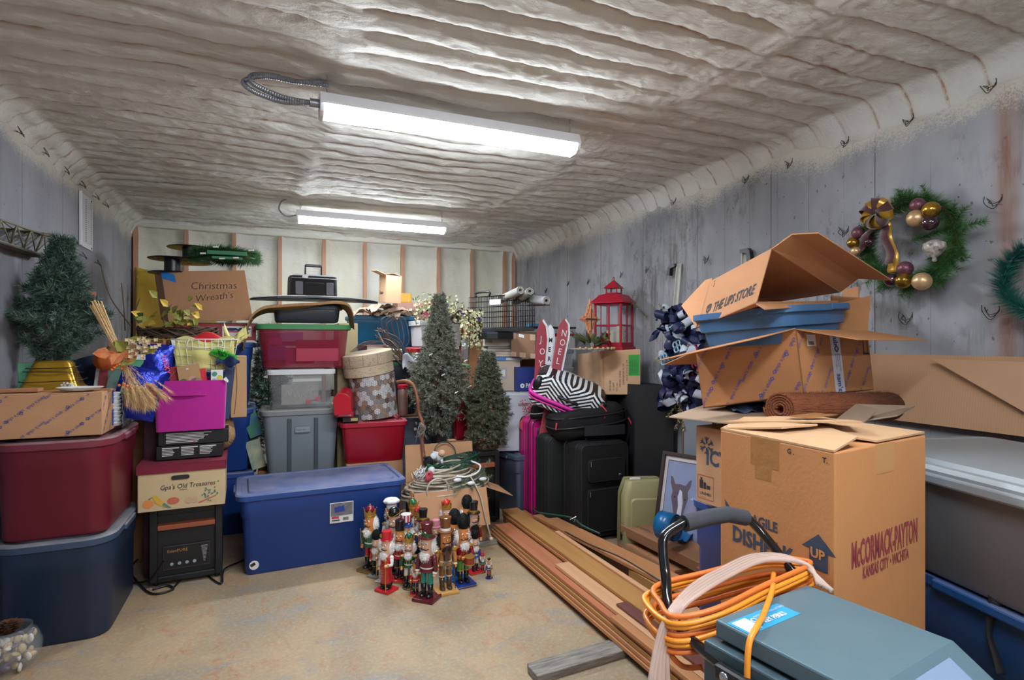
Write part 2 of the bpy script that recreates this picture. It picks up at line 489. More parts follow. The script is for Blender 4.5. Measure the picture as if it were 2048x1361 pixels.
def ceiling():
    nx, ny = 340, 900
    xs = np.linspace(XL-0.04, XR+0.04, nx); ys = np.linspace(YF, YB+0.12, ny)
    ys = np.concatenate([np.linspace(YF, 1.0, 120)[:-1], np.linspace(1.0, YB+0.12, ny)]); ny = len(ys)
    X, Y = np.meshgrid(xs, ys)
    P = 0.1524
    far = np.clip((Y-2.8)/2.0, 0, 1)
    wr = 0.018+0.022*far
    W = Y+wr*vn(X*2.3+5, Y*1.1, 1)+wr*0.7*vn(X*5, Y*3, 2)
    ph = W/P+0.28
    fr = ph-np.floor(ph)
    bump = np.abs(np.sin(PI*fr))**0.75
    mid = (X > 0.30) & (X < 1.70)
    band = np.exp(-((X-0.23)/0.09)**2)+0.8*np.exp(-((X-1.74)/0.11)**2)
    sect = np.where(X < 0.23, 0.020, np.where(X < 1.74, 0.034-0.012*far, 0.017))
    sect = sect*(1+0.35*vn(X*1.2, Y*2.0, 3))
    A = sect*(1-0.72*np.clip(band, 0, 1))
    z = ZC+0.012-A*bump
    z -= 0.020*np.clip(band, 0, 1)*(1+0.7*vn(X*9, Y*7, 4))
    z -= 0.007*vn(X*6, Y*14, 5)+0.0035*vn(X*22, Y*30, 6)+0.0026*vn(X*42, Y*60, 7)
    z += -0.010*far*np.clip(vn(X*3, Y*8, 2), 0, 1)
    for xw, sg in ((XL, 1), (XR, -1)):
        d = np.clip((X-xw)*sg, 0, None); rad = 0.12+0.04*vn(Y*2.1, X*0+3, 1)
        t = np.clip(1-d/rad, 0, 1)
        z -= 0.11*t**2.2*(1+0.35*vn(Y*4, X*3, 2))
        lump = np.exp(-((d-0.07)/0.03)**2)
        z -= (0.022 if sg > 0 else 0.010)*lump*(0.6+0.8*np.abs(vn(Y*11, X*9, 4)))
    d = np.clip(YB+0.02-Y, 0, None); z -= 0.07*np.clip(1-d/0.10, 0, 1)**2
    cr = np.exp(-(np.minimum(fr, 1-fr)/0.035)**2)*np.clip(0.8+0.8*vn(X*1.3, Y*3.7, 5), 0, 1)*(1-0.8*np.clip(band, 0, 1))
    co = np.stack([X, Y, z], -1).reshape(-1, 3).astype(np.float32)
    i, j = np.meshgrid(np.arange(nx-1), np.arange(ny-1)); a = (j*nx+i).reshape(-1)
    q = np.stack([a, a+nx, a+nx+1, a+1], -1).astype(np.int32)
    me = bpy.data.meshes.new('ceiling')
    me.vertices.add(len(co)); me.vertices.foreach_set('co', co.reshape(-1))
    me.loops.add(q.size); me.loops.foreach_set('vertex_index', q.reshape(-1))
    me.polygons.add(len(q)); me.polygons.foreach_set('loop_start', np.arange(0, q.size, 4, dtype=np.int32))
    me.polygons.foreach_set('loop_total', np.full(len(q), 4, dtype=np.int32))
    me.polygons.foreach_set('use_smooth', np.ones(len(q), dtype=bool))
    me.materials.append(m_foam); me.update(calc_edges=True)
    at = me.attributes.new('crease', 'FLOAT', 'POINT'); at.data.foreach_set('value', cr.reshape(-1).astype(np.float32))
    o = bpy.data.objects.new('ceiling', me); COL.objects.link(o); o['kind'] = 'structure'
    deck = MB(); deck.box(((XL+XR)/2, (YB+YF)/2, ZC+0.12), (XR-XL+0.6, YB-YF+0.6, 0.1))
    build('deck', deck, m_foam, o)
ceiling()

# ---- framed back wall with foam between the studs
m_stud = mat('stud pine', '#b98d72', rough=0.8, var=0.35, vscale=3, stretch=(8, 8, 0.7), vcol='#9a6a50', bump=0.15, bscale=50)
mb = MB(); mb.box(((XL+XR)/2, YB+0.19, 1.3), (XR-XL+0.6, 0.1, 2.7))
wall_back = struct('wall_back', mb, m_foam)
studs = [XL+0.031+0.4064*k for k in range(9)]+[2.45, XR-0.03]
studs = [-1.13, -0.726, -0.321, 0.091, 0.51, 0.922, 1.319, 1.727, 2.121, 2.522, 2.64]
for sx in studs:
    mb = MB(); mb.box((sx, YB+0.05, 1.24), (0.038, 0.10, 2.5))
    build('stud', mb, m_stud, wall_back, bevel=0.003)
m_foamb = foam_mat('sprayed foam of the stud bays', 'cdc9b6', 'b9a36f', 0.65, 0.8)
for a, b in zip(studs[:-1], studs[1:]):
    x0, x1 = a+0.019, b-0.019
    w = x1-x0
    mb = MB()
    sd = a*7
    def fn(u, v, x0=x0, w=w, sd=sd):
        x = x0+w*u; z = 0.9+1.56*v
        e = min(u, 1-u)*w; t = min(z-0.9+0.1, 2.46-z)
        y = YB+0.075-0.045*math.exp(-(e/0.035)**1.5)-0.03*math.exp(-(t/0.05)**2)
        q = Vector((x*7+sd, z*7, sd)); y += 0.012*mnoise.noise(q)+0.006*mnoise.noise(q*3.7)
        r = mnoise.noise(Vector((x*3+sd, z*2.5, 3)))
        if z > 2.15 and u < 0.97 and u > 0.03: y -= 0.012*max(0, mnoise.noise(Vector((x*14, z*16, sd))))
        y += -0.012*max(0, r)
        return (x, y, z)
    mb.grid(fn, 22, 70)
    build('foam_panel', mb, m_foamb, wall_back, smooth=True)
mb = MB(); mb.box(((XL+XR)/2, YB+0.045, 2.475), (XR-XL, 0.11, 0.045)); build('top_plate', mb, m_foamb, wall_back, bevel=0.008)

# ---- bent form-tie wires standing out of the concrete
m_wire = mat('tie wire', '#3b3836', rough=0.6, metal=0.6)
def tie(p, sx, s, kind=0):
    mb = MB(); x, y, z = p
    for k in range(2 if kind else 3):
        a = R.uniform(-1, 1)
        pts = [(x, y+0.01*k, z+0.01*k), (x-sx*0.03*s, y+0.02*a-0.01, z-0.012), (x-sx*0.05*s, y-0.03, z-0.022-0.01*k), (x-sx*0.045*s, y-0.055, z-0.012+0.01*a), (x-sx*0.03*s, y-0.05, z+0.012)]
        mb.tube(smooth_path(pts, 4), 0.0015, 5)
    build('tie_wire', mb, m_wire, wall_left if sx < 0 else wall_right, smooth=True)
for p in ((2.668, 1.346, 2.434), (2.668, 1.659, 2.411), (2.668, 1.965, 2.412), (2.668, 2.295, 2.401), (2.668, 2.603, 2.396), (2.668, 3.262, 2.410), (2.668, 1.327, 1.969), (2.668, 1.967, 1.966), (2.668, 2.433, 1.855),
          (2.668, 2.938, 1.956), (2.668, 3.571, 1.962), (2.668, 3.920, 1.962), (2.668, 4.436, 1.955), (2.668, 4.810, 1.973), (2.668, 5.283, 1.945), (2.668, 1.336, 1.530), (2.668, 1.663, 1.519), (2.668, 5.511, 1.557)):
    tie(p, 1, 0.75)
for p in ((-1.161, 3.526, 2.441), (-1.161, 3.868, 2.446), (-1.161, 4.206, 2.440), (-1.161, 4.535, 2.440), (-1.161, 4.852, 2.436), (-1.161, 5.111, 2.438), (-1.161, 4.373, 2.044), (-1.161, 4.556, 1.976), (-1.161, 4.901, 1.971)):
    tie(p, -1, 1.0, 1)

# ---- hanging strip lights
m_white = mat('white enamel', '#e8e8ec', rough=0.35)
m_lens = new_mat('lit diffuser')
_t = NT(m_lens); _t.b.inputs['Base Color'].default_value = (0.9, 0.95, 1, 1)
_t.b.inputs['Emission Color'].default_value = (0.86, 0.93, 1.0, 1); _t.b.inputs['Emission Strength'].default_value = LAMP_POWER*10
m_steel = mat('galvanised steel', '#9a9ea6', rough=0.35, metal=0.85)
def strip_light(x0, x1, y, z, label, conduit=2):
    cx = (x0+x1)/2; L = x1-x0
    t = thing('strip_light', label, 'ceiling light', (cx, y, z), group=None)
    h = MB(); h.prism([(-0.066, 0.043), (-0.064, 0.055), (-0.045, 0.095), (0.045, 0.095), (0.064, 0.055), (0.066, 0.043), (0.058, 0.048), (-0.058, 0.048)], (-L/2, 0, 0), (0, 1, 0), (0, 0, 1), (L, 0, 0))
    build('housing', h, m_white, t)
    l = MB(); l.prism([(-0.055, 0.05), (0.055, 0.05), (0.05, 0.018), (0.03, 0.004), (-0.03, 0.004), (-0.05, 0.018)], (-L/2+0.015, 0, 0), (0, 1, 0), (0, 0, 1), (L-0.03, 0, 0))
    build('diffuser', l, m_lens, t)
    for sx in (-1, 1):
        e = MB(); e.prism([(-0.06, 0.05), (0.06, 0.05), (0.052, 0.014), (0.03, 0.0), (-0.03, 0.0), (-0.052, 0.014)], (sx*(L/2-0.015), 0, 0), (0, 1, 0), (0, 0, 1), (sx*0.015, 0, 0))
        build('end_cap', e, m_white, t)
        c = MB(); cxx = sx*(L/2-0.03); top = ZC-z-0.005; k = int((top-0.1)/0.022)
        for i in range(k):
            zz = 0.1+(top-0.1)*(i+0.5)/k
            pts = [(cxx+(0.006*math.cos(a) if i % 2 else 0), (0 if i % 2 else 0.006*math.cos(a)), zz+0.014*math.sin(a)) for a in [PI*q/4 for q in range(8)]]
            c.tube(pts, 0.0016, 5, closed=True)
        build('chain', c, m_steel, t, smooth=True)
    return t, cx, L
t1, _, _ = strip_light(0.19, 1.415, 2.49, 2.338, 'nearer lit strip light hanging from two chains, two metal conduits at its end')
t2, _, _ = strip_light(0.19, 1.40, 4.73, 2.335, 'farther lit strip light hanging in front of the stud wall')
strip_light(0.19, 1.415, -1.95, 2.338, 'added strip light out of view at the room entrance, giving frontal light')  # invented lamp behind the camera, added for light from the front
strip_light(0.19, 1.415, 0.25, 2.338, 'added strip light out of view overhead, lighting the near things')  # invented lamp above the frame, added to light the foreground evenly
def conduit(t, pts, r=0.011):
    c = MB(); P = smooth_path(pts, 26); out = []
    rr = [r*(1.0 if i % 2 else 0.8) for i in range(len(P))]
    c.tube(P, rr, 9); build('conduit', c, m_steel, t)
for k, (dz, dx) in enumerate(((0, 0), (0.03, 0.03))):
    # armoured cable loops out and back up to the ceiling
    conduit(t1, [(-0.64, 0.0, 0.06), (-0.75, 0.0, 0.045+dz*0.6), (-0.86, 0.02, 0.075+dz), (-0.90+dx, 0.03, 0.115+dz), (-0.82+dx, 0.03, 0.15+dz*0.3), (-0.70, 0.04, 0.155), (-0.60+dx, 0.05+0.02*k, 0.175)])
s = MB(); s.lathe([(0.018, -0.02), (0.018, 0.02)], 12, rot=Matrix.Rotation(PI/2, 3, 'Y'), c=(-0.63, 0, 0.06)); build('connector', s, m_steel, t1, smooth='auto')
conduit(t2, [(-0.605, 0, 0.06), (-0.68, 0, 0.045), (-0.73, 0.02, 0.10), (-0.70, 0.02, 0.17), (-0.60, 0.02, 0.188)], 0.006)

# ================================================================ BUILDERS
m_card = board('brown cardboard', '#c09069')
m_card2 = board('tan cardboard', '#c9a27e', 0.2)
m_card3 = board('deep brown cardboard', '#ad7a55', 0.25)
m_cardgrey = board('greyed cardboard', '#a88f78', 0.25)
m_cardpink = board('pinkish cardboard', '#b3877a', 0.2)
m_tape = mat('packing tape', '#b07c4c', rough=0.15, var=0.3, vscale=20, bump=0.15, bscale=60)
m_ink = mat('black print', '#26242a', rough=0.7)
m_inkblue = mat('blue print', '#3c4c8e', rough=0.7)
m_inknavy = mat('slate blue print', '#2d3f58', rough=0.8, var=0.3, vscale=30, vcol='#5c5350')
m_inkred = mat('maroon print', '#8c2f3c', rough=0.8, var=0.3, vscale=30, vcol='#a3553f')
m_paperw = mat('white paper', '#dcdad6', rough=0.8)
m_black = mat('black plastic', '#17171a', rough=0.4)
m_blackmat = mat('matt black plastic', '#141417', rough=0.7, bump=0.1, bscale=200)
m_steel2 = mat('bright metal', '#b9bcc2', rough=0.25, metal=0.9)
m_gold = mat('gold trim', '#c9973a', rough=0.3, metal=0.8)

def tote(name, label, loc, w, d, h, rz, mb_, ml, r=0.06, taper=0.88, cat='storage bin', group=None, lid=True, ribs=(), band=True, handles=True, n=5, open_top=False, rot=None, lidh=0.03, dent=0.0):
    t = thing(name, label, cat, loc, rz, group, rot)
    b = MB(); wb, db = w*taper, d*(taper+0.02)
    H = h-lidh*0.6 if lid else h
    S = []
    zb = H*0.74
    def wd(z): k = z/H; return wb+(w*0.955-wb)*k, db+(d*0.955-db)*k
    x, y = wd(0); S.append((x-0.015, y-0.015, r*0.7, 0.0)); S.append((x, y, r*0.8, 0.012))
    if band:
        x, y = wd(zb); S.append((x-0.010, y-0.010, r*0.9, zb-0.012)); S.append((x+0.006, y+0.006, r, zb))
        x, y = wd(H-0.03)
    else: x, y = wd(H-0.03)
    S.append((x+0.006 if band else x, y+0.006 if band else y, r, H-0.03))
    S.append((w*0.985, d*0.985, r*1.05, H-0.026)); S.append((w*0.985, d*0.985, r*1.05, H))
    if open_top:
        S.append((w*0.94, d*0.94, r, H)); S.append((wb-0.02, db-0.02, r*0.7, 0.02))
    b.loft(S, n)
    build('body', b, mb_, t, smooth='auto')
    if lid:
        l = MB(); z = H-0.004
        l.loft([(w*1.0, d*1.0, r*1.1, z-lidh*0.6), (w*1.0+0.004, d*1.0+0.004, r*1.1, z+lidh*0.35), (w-0.012, d-0.012, r, z+lidh*0.62), (w-0.06, d-0.06, r*0.9, z+lidh*0.62),
                (w-0.075, d-0.075, r*0.9, z+lidh*0.3), (w-0.13, d-0.13, r*0.7, z+lidh*0.3), (w-0.15, d-0.15, r*0.6, z+lidh*0.72)], n)
        build('lid', l, ml, t, smooth='auto')
    if handles:
        for s in (-1, 1):
            e = MB(); e.box((s*(w*0.5+0.002), 0, H-0.012), (0.022, d*0.32, 0.03)); build('handle', e, ml if lid else mb_, t, bevel=0.006)
    for (x0, wd_) in ribs:   # raised ribs on the long front face
        e = MB(); y0, y1 = -db/2, -d*0.955/2
        e.hexa([(x0-wd_/2, y0-0.008, 0.03), (x0+wd_/2, y0-0.008, 0.03), (x0+wd_/2, y0+0.02, 0.03), (x0-wd_/2, y0+0.02, 0.03),
                (x0-wd_/2, y1-0.008, H-0.05), (x0+wd_/2, y1-0.008, H-0.05), (x0+wd_/2, y1+0.02, H-0.05), (x0-wd_/2, y1+0.02, H-0.05)])
        build('rib', e, MATS.get('rib grey') or mb_, t, bevel=0.003)
    return t

def carton(name, label, loc, w, d, h, rz=0, m=None, tape=True, group=None, cat='box', rot=None, seam='x', bev=0.004):
    """closed carton, origin at the middle of its base"""
    m = m or m_card
    t = thing(name, label, cat, loc, rz, group, rot)
    b = MB(); b.box((0, 0, (h-0.004)/2), (w, d, h-0.004)); build('body', b, m, t, bevel=bev)
    for s in (-1, 1):
        f = MB()
        if seam == 'x': f.box((0, s*(d/4), h-0.002), (w-0.004, d/2-0.004, 0.005))
        else: f.box((s*(w/4), 0, h-0.002), (w/2-0.004, d-0.004, 0.005))
        build('flap', f, m, t, bevel=0.001, seg=1)
    if tape:
        f = MB()
        if seam == 'x': f.box((0, 0, h+0.001), (w, 0.05, 0.0012)); f.box((w/2+0.0008, 0, h-0.04), (0.0012, 0.05, 0.08)); f.box((-w/2-0.0008, 0, h-0.04), (0.0012, 0.05, 0.08))
        else: f.box((0, 0, h+0.001), (0.05, d, 0.0012)); f.box((0, -d/2-0.0008, h-0.04), (0.05, 0.0012, 0.08)); f.box((0, d/2+0.0008, h-0.04), (0.05, 0.0012, 0.08))
        build('packing_tape', f, m_tape, t)
    return t

def vcarton(name, label, O, A, B, Cc, m, mi=None, flaps=(), T=0.005, group=None, cat='box', closed=False):
    """carton from a near bottom corner O and three corner points A (right), B (left/back), Cc (top) in world space;
    sides: 'f' face O-A, 'l' face O-B, 'b' opposite f, 'r' opposite l. flaps: (side, length, degrees from vertical outward, start, end)"""
    O = Vector(O); ex = Vector(A)-O; ey = Vector(B)-O; ez = Vector(Cc)-O
    t = thing(name, label, cat, O, 0, group)
    nx, ny, nz = ex.normalized(), ey.normalized(), ez.normalized()
    o = Vector((0, 0, 0))
    if closed:
        b = MB(); b.slab(o, ex, ey, ez); build('body', b, m, t, bevel=0.004)
    else:
        b = MB()
        b.slab(o, ex, ey, nz*T)
        b.slab(o, ex, ez, ny*T); b.slab(o+ey-ny*T, ex, ez, ny*T)
        b.slab(o, ey, ez, nx*T); b.slab(o+ex-nx*T, ey, ez, nx*T)
        build('body', b, [m], t, bevel=0.0012, seg=1)
    for fl in flaps:
        sd, ln, ang = fl[:3]; s0, s1 = (fl[3], fl[4]) if len(fl) > 3 else (0.0, 1.0)
        if sd == 'f': p, e, out = o+ez, ex, -ny
        elif sd == 'b': p, e, out = o+ez+ey, ex, ny
        elif sd == 'l': p, e, out = o+ez, ey, -nx
        else: p, e, out = o+ez+ex, ey, nx
        a = math.radians(ang)
        dr = nz*math.cos(a)+out*math.sin(a); th = (e.normalized().cross(dr)).normalized()*T*0.8
        f = MB(); f.slab(p+e*s0+dr*0.001, e*(s1-s0), dr*ln, th); build('flap', f, m, t, bevel=0.001, seg=1)
    return t, ex, ey, ez

def club_print(t, o, u, v, w, h, m=None, ang=40, size=0.021, dx=0.118, dy=0.058):
    """repeated slanted print clipped to a face of width w and height h"""
    u = Vector(u).normalized(); v = Vector(v).normalized(); o = Vector(o); n = u.cross(v)
    a = math.radians(ang); ca, sa = math.cos(a), math.sin(a)
    tmp = MB(); W = size*4.9; X, Y, Z = Vector((1, 0, 0)), Vector((0, 1, 0)), Vector((0, 0, 1))
    uu = Vector((ca, sa, 0)); vv = Vector((-sa, ca, 0))
    for r_ in range(-3, int(h/dy)+3):
        for c_ in range(-2, int(w/dx)+3):
            x = c_*dx+(dx/2 if r_ % 2 else 0); y = r_*dy
            q = Vector((x, y, 0))
            if (r_+c_) % 2:
                tmp.text("sam's club", q+uu*W+vv*size*0.7, -uu, -vv, size, off=0); ring(tmp, q-uu*size*0.5+vv*size*0.35, uu, vv, size*0.42, size*0.24)
            else:
                tmp.text("sam's club", q, uu, vv, size, off=0); ring(tmp, q+uu*(W+size*0.5)+vv*size*0.35, uu, vv, size*0.42, size*0.24)
    mb = MB(); V = tmp.v; keep = []
    ok = [0.003 < p[0] < w-0.003 and 0.003 < p[1] < h-0.003 for p in V]
    keep = [f for f in tmp.f if all(ok[i] for i in f)]
    used = sorted({i for f in keep for i in f}); ix = {i: k for k, i in enumerate(used)}
    mb.add([o+u*V[i][0]+v*V[i][1]+n*0.0009 for i in used], [tuple(ix[i] for i in f) for f in keep])
    if mb.v: build('printed_pattern', mb, m or m_inkblue, t, kind='stuff')

def ring(mb, c, u, v, ro, ri, n=4, ph=0):
    u, v, c = Vector(u).normalized(), Vector(v).normalized(), Vector(c)
    vs = []; fs = []
    for k in range(n):
        a = 2*PI*k/n+ph
        d = u*math.cos(a)+v*math.sin(a); vs += [c+d*ro, c+d*ri]
    for k in range(n):
        a, b = 2*k, 2*((k+1) % n); fs.append((a, b, b+1, a+1))
    mb.add(vs, fs)

def fpoly(mb, pts, o, u, v, off=0.0008, mi=0):
    o, u, v = Vector(o), Vector(u), Vector(v); n = u.cross(v).normalized()*off
    mb.add([o+u*x+v*y+n for x, y in pts], [tuple(range(len(pts)))], mi); return mb

def sticker(t, o, u, v, w, h, m, name='sticker', off=0.0006, label=None):
    o, u, v = Vector(o), Vector(u).normalized(), Vector(v).normalized(); n = u.cross(v).normalized()
    mb = MB(); mb.slab(o, u*w, v*h, n*off); return build(name, mb, m, t, label=label)

def lettering(t, s, o, u, v, size, m, bold=0.0, xs=1.0, name='lettering', center=False, slant=0.0, off=0.0012):
    mb = MB(); mb.text(s, o, u, v, size, bold=bold, xs=xs, center=center, slant=slant, off=off); return build(name, mb, m, t)

# ---- greenery
m_needle = mat('dark green needles', '#1b392a', rough=0.5, var=0.8, vscale=45, vcol='#6d8c7e')
m_needleg = mat('fresh green needles', '#28502a', rough=0.6, var=0.5, vscale=30, vcol='#4d7a3c')
m_needlef = mat('frosted olive needles', '#5c6454', rough=0.8, var=0.8, vscale=25, vcol='#a3a896')
m_needled = mat('dark olive needles', '#464f3c', rough=0.8, var=0.7, vscale=25, vcol='#858c72')
m_needlet = mat('teal green needles', '#155049', rough=0.5, var=0.5, vscale=30, vcol='#2b7a68')
m_bark = mat('brown twig', '#5a4636', rough=0.85, var=0.4, vscale=40)
m_trunk = mat('brown trunk pole', '#4e3324', rough=0.7, var=0.4, vscale=30, stretch=(1, 1, 0.2))

def conifer(name, label, loc, h, rmax, nb, m, per=170, nl=0.035, nw=0.0022, z0=0.0, trunk_r=0.012, lean=(0, 0), sub=4, rz=0, twigr=0.0018, shape=None, uplift=0.25, cat='artificial tree', seed=1, squash=1.0, vj=(0.0, 0.6)):
    rr = random.Random(seed)
    t = thing(name, label, cat, loc, rz)
    T = MB(); T.tube([(0, 0, 0), (lean[0]*0.5, lean[1]*0.5, h*0.5), (lean[0], lean[1], h*0.98)], [trunk_r, trunk_r*0.8, trunk_r*0.25], 8)
    build('trunk', T, m_trunk, t, smooth=True)
    tw = MB(); V = []
    for i in range(nb):
        k = (i+0.5)/nb; z = z0+(h-z0)*k**0.9
        R0 = (shape(k) if shape else (1-k)**0.85)*rmax
        a = i*2.39996+rr.uniform(-0.3, 0.3)
        L = max(R0*rr.uniform(0.75, 1.12), 0.03)
        ax = Vector((lean[0]*z/h, lean[1]*z/h, z)); dz = uplift*L*rr.uniform(0.4, 1.4)
        e = ax+Vector((math.cos(a)*L, math.sin(a)*L*squash, dz))
        tw.tube([ax, e], twigr, 4, cap=False)
        V.append(branch_needles(ax+(e-ax)*0.25, e, per, nl, nw, 0.8))
        for q in range(sub):
            f = rr.uniform(0.35, 0.95); p = ax+(e-ax)*f; aa = a+rr.choice((-1, 1))*rr.uniform(0.5, 1.1); l = L*(1.05-f)*rr.uniform(0.5, 0.9)+nl*0.4
            e2 = p+Vector((math.cos(aa)*l, math.sin(aa)*l*squash, l*rr.uniform(*vj)))
            tw.tube([p, e2], twigr*0.8, 4, cap=False)
            V.append(branch_needles(p, e2, per, nl, nw, 0.8))
    V.append(branch_needles((lean[0]*0.9, lean[1]*0.9, h*0.9), (lean[0], lean[1], h+nl*0.4), per*1.6, nl, nw, 0.7))
    build('twigs', tw, m_bark, t, kind='stuff')
    tri_mesh('foliage', np.concatenate(V), m, t, kind='stuff')
    return t

def sprig_needles(pts, per, nl, nw, spread=0.85):
    V = []
    for a, b in zip(pts[:-1], pts[1:]): V.append(branch_needles(a, b, per, nl, nw, spread))
    return np.concatenate(V)

def leaf(mb, p, d, n, L, W, mi=0, fold=0.15):
    p, d, n = Vector(p), Vector(d).normalized(), Vector(n).normalized()
    s = d.cross(n).normalized(); n = s.cross(d)
    pts = [p, p+d*L*0.35+s*W/2+n*fold*W, p+d*L*0.7+s*W*0.35+n*fold*W, p+d*L, p+d*L*0.7-s*W*0.35+n*fold*W, p+d*L*0.35-s*W/2+n*fold*W, p+d*L*0.35, p+d*L*0.7]
    mb.add(pts, [(0, 1, 6), (1, 2, 7, 6), (2, 3, 7), (3, 4, 7), (4, 5, 6, 7), (5, 0, 6)], mi)

def flower(mb, p, n, r, petals=6, mi=0, cup=0.4):
    n = Vector(n).normalized(); a = n.orthogonal().normalized(); b = n.cross(a)
    for k in range(petals):
        an = 2*PI*k/petals; d = (a*math.cos(an)+b*math.sin(an)+n*cup).normalized()
        leaf(mb, p, d, n, r, r*0.8, mi)

def book(name, label, loc, w, d, h, rz, mc, group=None, cat='book', tilt=0.0):
    t = thing(name, label, cat, loc, rz, group, rot=(tilt, 0, rz))
    c = MB(); c.box((0, 0, 0.0015), (w, d, 0.003)); c.box((0, 0, h-0.0015), (w, d, 0.003)); c.box((-w/2+0.002, 0, h/2), (0.004, d, h)); build('cover', c, mc, t)
    p = MB(); p.box((0.002, 0, h/2), (w-0.008, d-0.008, h-0.005)); build('pages', p, m_pages, t)
    return t
m_pages = mat('page edges', '#cfc6b2', rough=0.9, wave=(60, 0.25, 'Z', '#8d8370'))

def zipper(t, pts, r=0.0035, m=None):
    z = MB(); z.tube(smooth_path(pts, 5), r, 6); build('zip', z, m or m_blackmat, t, smooth=True)

def suitcase(name, label, loc, w, d, h, rz, m, mtrim, hard=False, pockets=(), group=None, wheels=True, rot=None, ribs=False, r=0.05):
    """upright suitcase: front face -y, w wide, d deep, h tall"""
    t = thing(name, label, 'suitcase', loc, rz, group, rot)
    b = MB()
    z0 = 0.03 if wheels else 0
    H = h-z0
    # loft along the depth, then stand it up
    S = [(w-0.03, H-0.03, r*0.8, -d/2), (w, H, r, -d/2+0.012), (w, H, r, -0.006), (w+0.006, H+0.006, r, -0.004), (w+0.006, H+0.006, r, 0.004), (w, H, r, 0.006), (w, H, r, d/2-0.012), (w-0.03, H-0.03, r*0.8, d/2)]
    b.M = Matrix.Translation((0, 0, z0+H/2)) @ Matrix.Rotation(PI/2, 4, 'X')
    b.loft(S, 6); build('shell', b, m, t, smooth='auto')
    f = -d/2
    for sx in (-0.42,):
        pass
    def rr(w_, h_, cx, cz, y, rad=0.03):
        pts = []
        for q, (sx, sz) in enumerate(((1, 1), (-1, 1), (-1, -1), (1, -1))):
            for k in range(5):
                a = PI/2*q+PI/2*k/4; pts.append((cx+sx*(w_/2-rad)+rad*math.cos(a), y, cz+sz*(h_/2-rad)+rad*math.sin(a)))
        return pts
    for yy in (f*0.55, d*0.30):
        z = MB(); z.tube(rr(w+0.004, H+0.004, 0, z0+H/2, yy, r), 0.004, 6, closed=True); build('piping', z, mtrim, t, smooth=True)
    z = MB(); z.tube(rr(w-0.02, H-0.02, 0, z0+H/2, f+0.002, r*0.8), 0.004, 6, closed=True); build('piping', z, mtrim, t, smooth=True)
    for (cx, cz, pw, ph) in pockets:
        p = MB(); p.M = Matrix.Translation((cx, f-0.004, cz)) @ Matrix.Rotation(PI/2, 4, 'X')
        p.loft([(pw, ph, 0.03, -0.008), (pw, ph, 0.03, 0.010), (pw-0.02, ph-0.02, 0.025, 0.018)], 5); po = build('pocket', p, m, t, smooth='auto')
        z = MB(); z.tube(rr(pw-0.01, ph-0.01, cx, cz, f-0.020, 0.028), 0.003, 6, closed=True); build('piping', z, mtrim, po, smooth=True)
        zz = MB(); zz.box((cx-pw/2+0.02, f-0.026, cz+ph/2-0.03), (0.006, 0.003, 0.035)); build('zip_pull', zz, m_steel2, po)
    hd = MB(); hd.tube(smooth_path([(-0.07, 0.0, h-0.005), (-0.065, 0, h+0.022), (0.065, 0, h+0.022), (0.07, 0, h-0.005)], 4), 0.009, 8, flat=0.6); build('handle', hd, mtrim, t, smooth=True)
    if wheels:
        for sx in (-1, 1):
            for sy in (-1, 1):
                wv = MB(); wv.lathe([(0.022, -0.011), (0.026, -0.006), (0.026, 0.006), (0.022, 0.011)], 12, c=(sx*(w/2-0.04), sy*(d/2-0.04), 0.026), rot=Matrix.Rotation(PI/2, 3, 'Y')); build('wheel', wv, m_black, t, smooth='auto')
    if ribs:
        for k in range(ribs):
            x = -w/2+w*(k+0.5)/ribs; q = MB(); q.box((x, f-0.002, z0+H/2), (w/ribs*0.45, 0.01, H*0.82)); build('rib', q, m, t, bevel=0.004)
    return t

# ================================================================ LEFT CORNER STACKS
p_navy = plastic('navy bin plastic','#1d2f4a'); p_navyl = plastic('dusty slate lid','#3d4f68',0.5,0.9)
p_mar = plastic('maroon bin plastic','#6e1226'); p_marl = plastic('dusty maroon lid','#7c3140',0.5,0.7)
p_blue = plastic('royal blue plastic','#1c3f86'); p_bluel = plastic('dusty blue lid','#2d4d90',0.5,0.55)
p_teal = plastic('teal blue plastic','#0d5377'); p_steel = plastic('steel blue plastic','#3d668f')
p_grey = plastic('grey bin plastic','#7f878c'); p_greyl = plastic('dusty grey lid','#8a8d8e',0.55,0.8)
p_red = plastic('red bin plastic','#a01228'); p_redl = plastic('red lid plastic','#b01c34',0.4,0.35)
p_green = plastic('green lid plastic','#3f8a52'); p_dgrey = plastic('dark slate plastic','#2c3138')

tote('storage_bin','dark navy bin with dusty slate lid on the floor by the left wall',(-0.922,3.53,0),0.475,0.68,0.485,0,p_navy,p_navyl,r=0.11,taper=0.9,group=None)
tote('storage_bin','big maroon bin with matching dusty lid standing on the dark navy bin',(-0.922,3.53,0.492),0.475,0.68,0.455,0,p_mar,p_marl,r=0.11,taper=0.88)
t = carton('carton','low brown carton with slanted blue print on the maroon bin lid',(-0.945,3.325,0.962),0.44,0.25,0.2)
club_print(t,(-0.22,-0.126,0),(1,0,0),(0,0,1),0.44,0.2,dx=0.15)
club_print(t,(0.221,-0.125,0),(0,1,0),(0,0,1),0.25,0.2,ang=42)
m_lbl = mat('blue label','#27408f',rough=0.5)
sticker(t,(0.221,0.045,0.02),(0,1,0),(0,0,1),0.035,0.08,m_lbl,'label'); sticker(t,(0.221,0.045,0.13),(0,1,0),(0,0,1),0.035,0.065,m_lbl,'label')
carton('carton','plain brown carton behind the low printed carton under the small tree',(-0.97,3.63,0.962),0.34,0.32,0.15,m=m_card2)

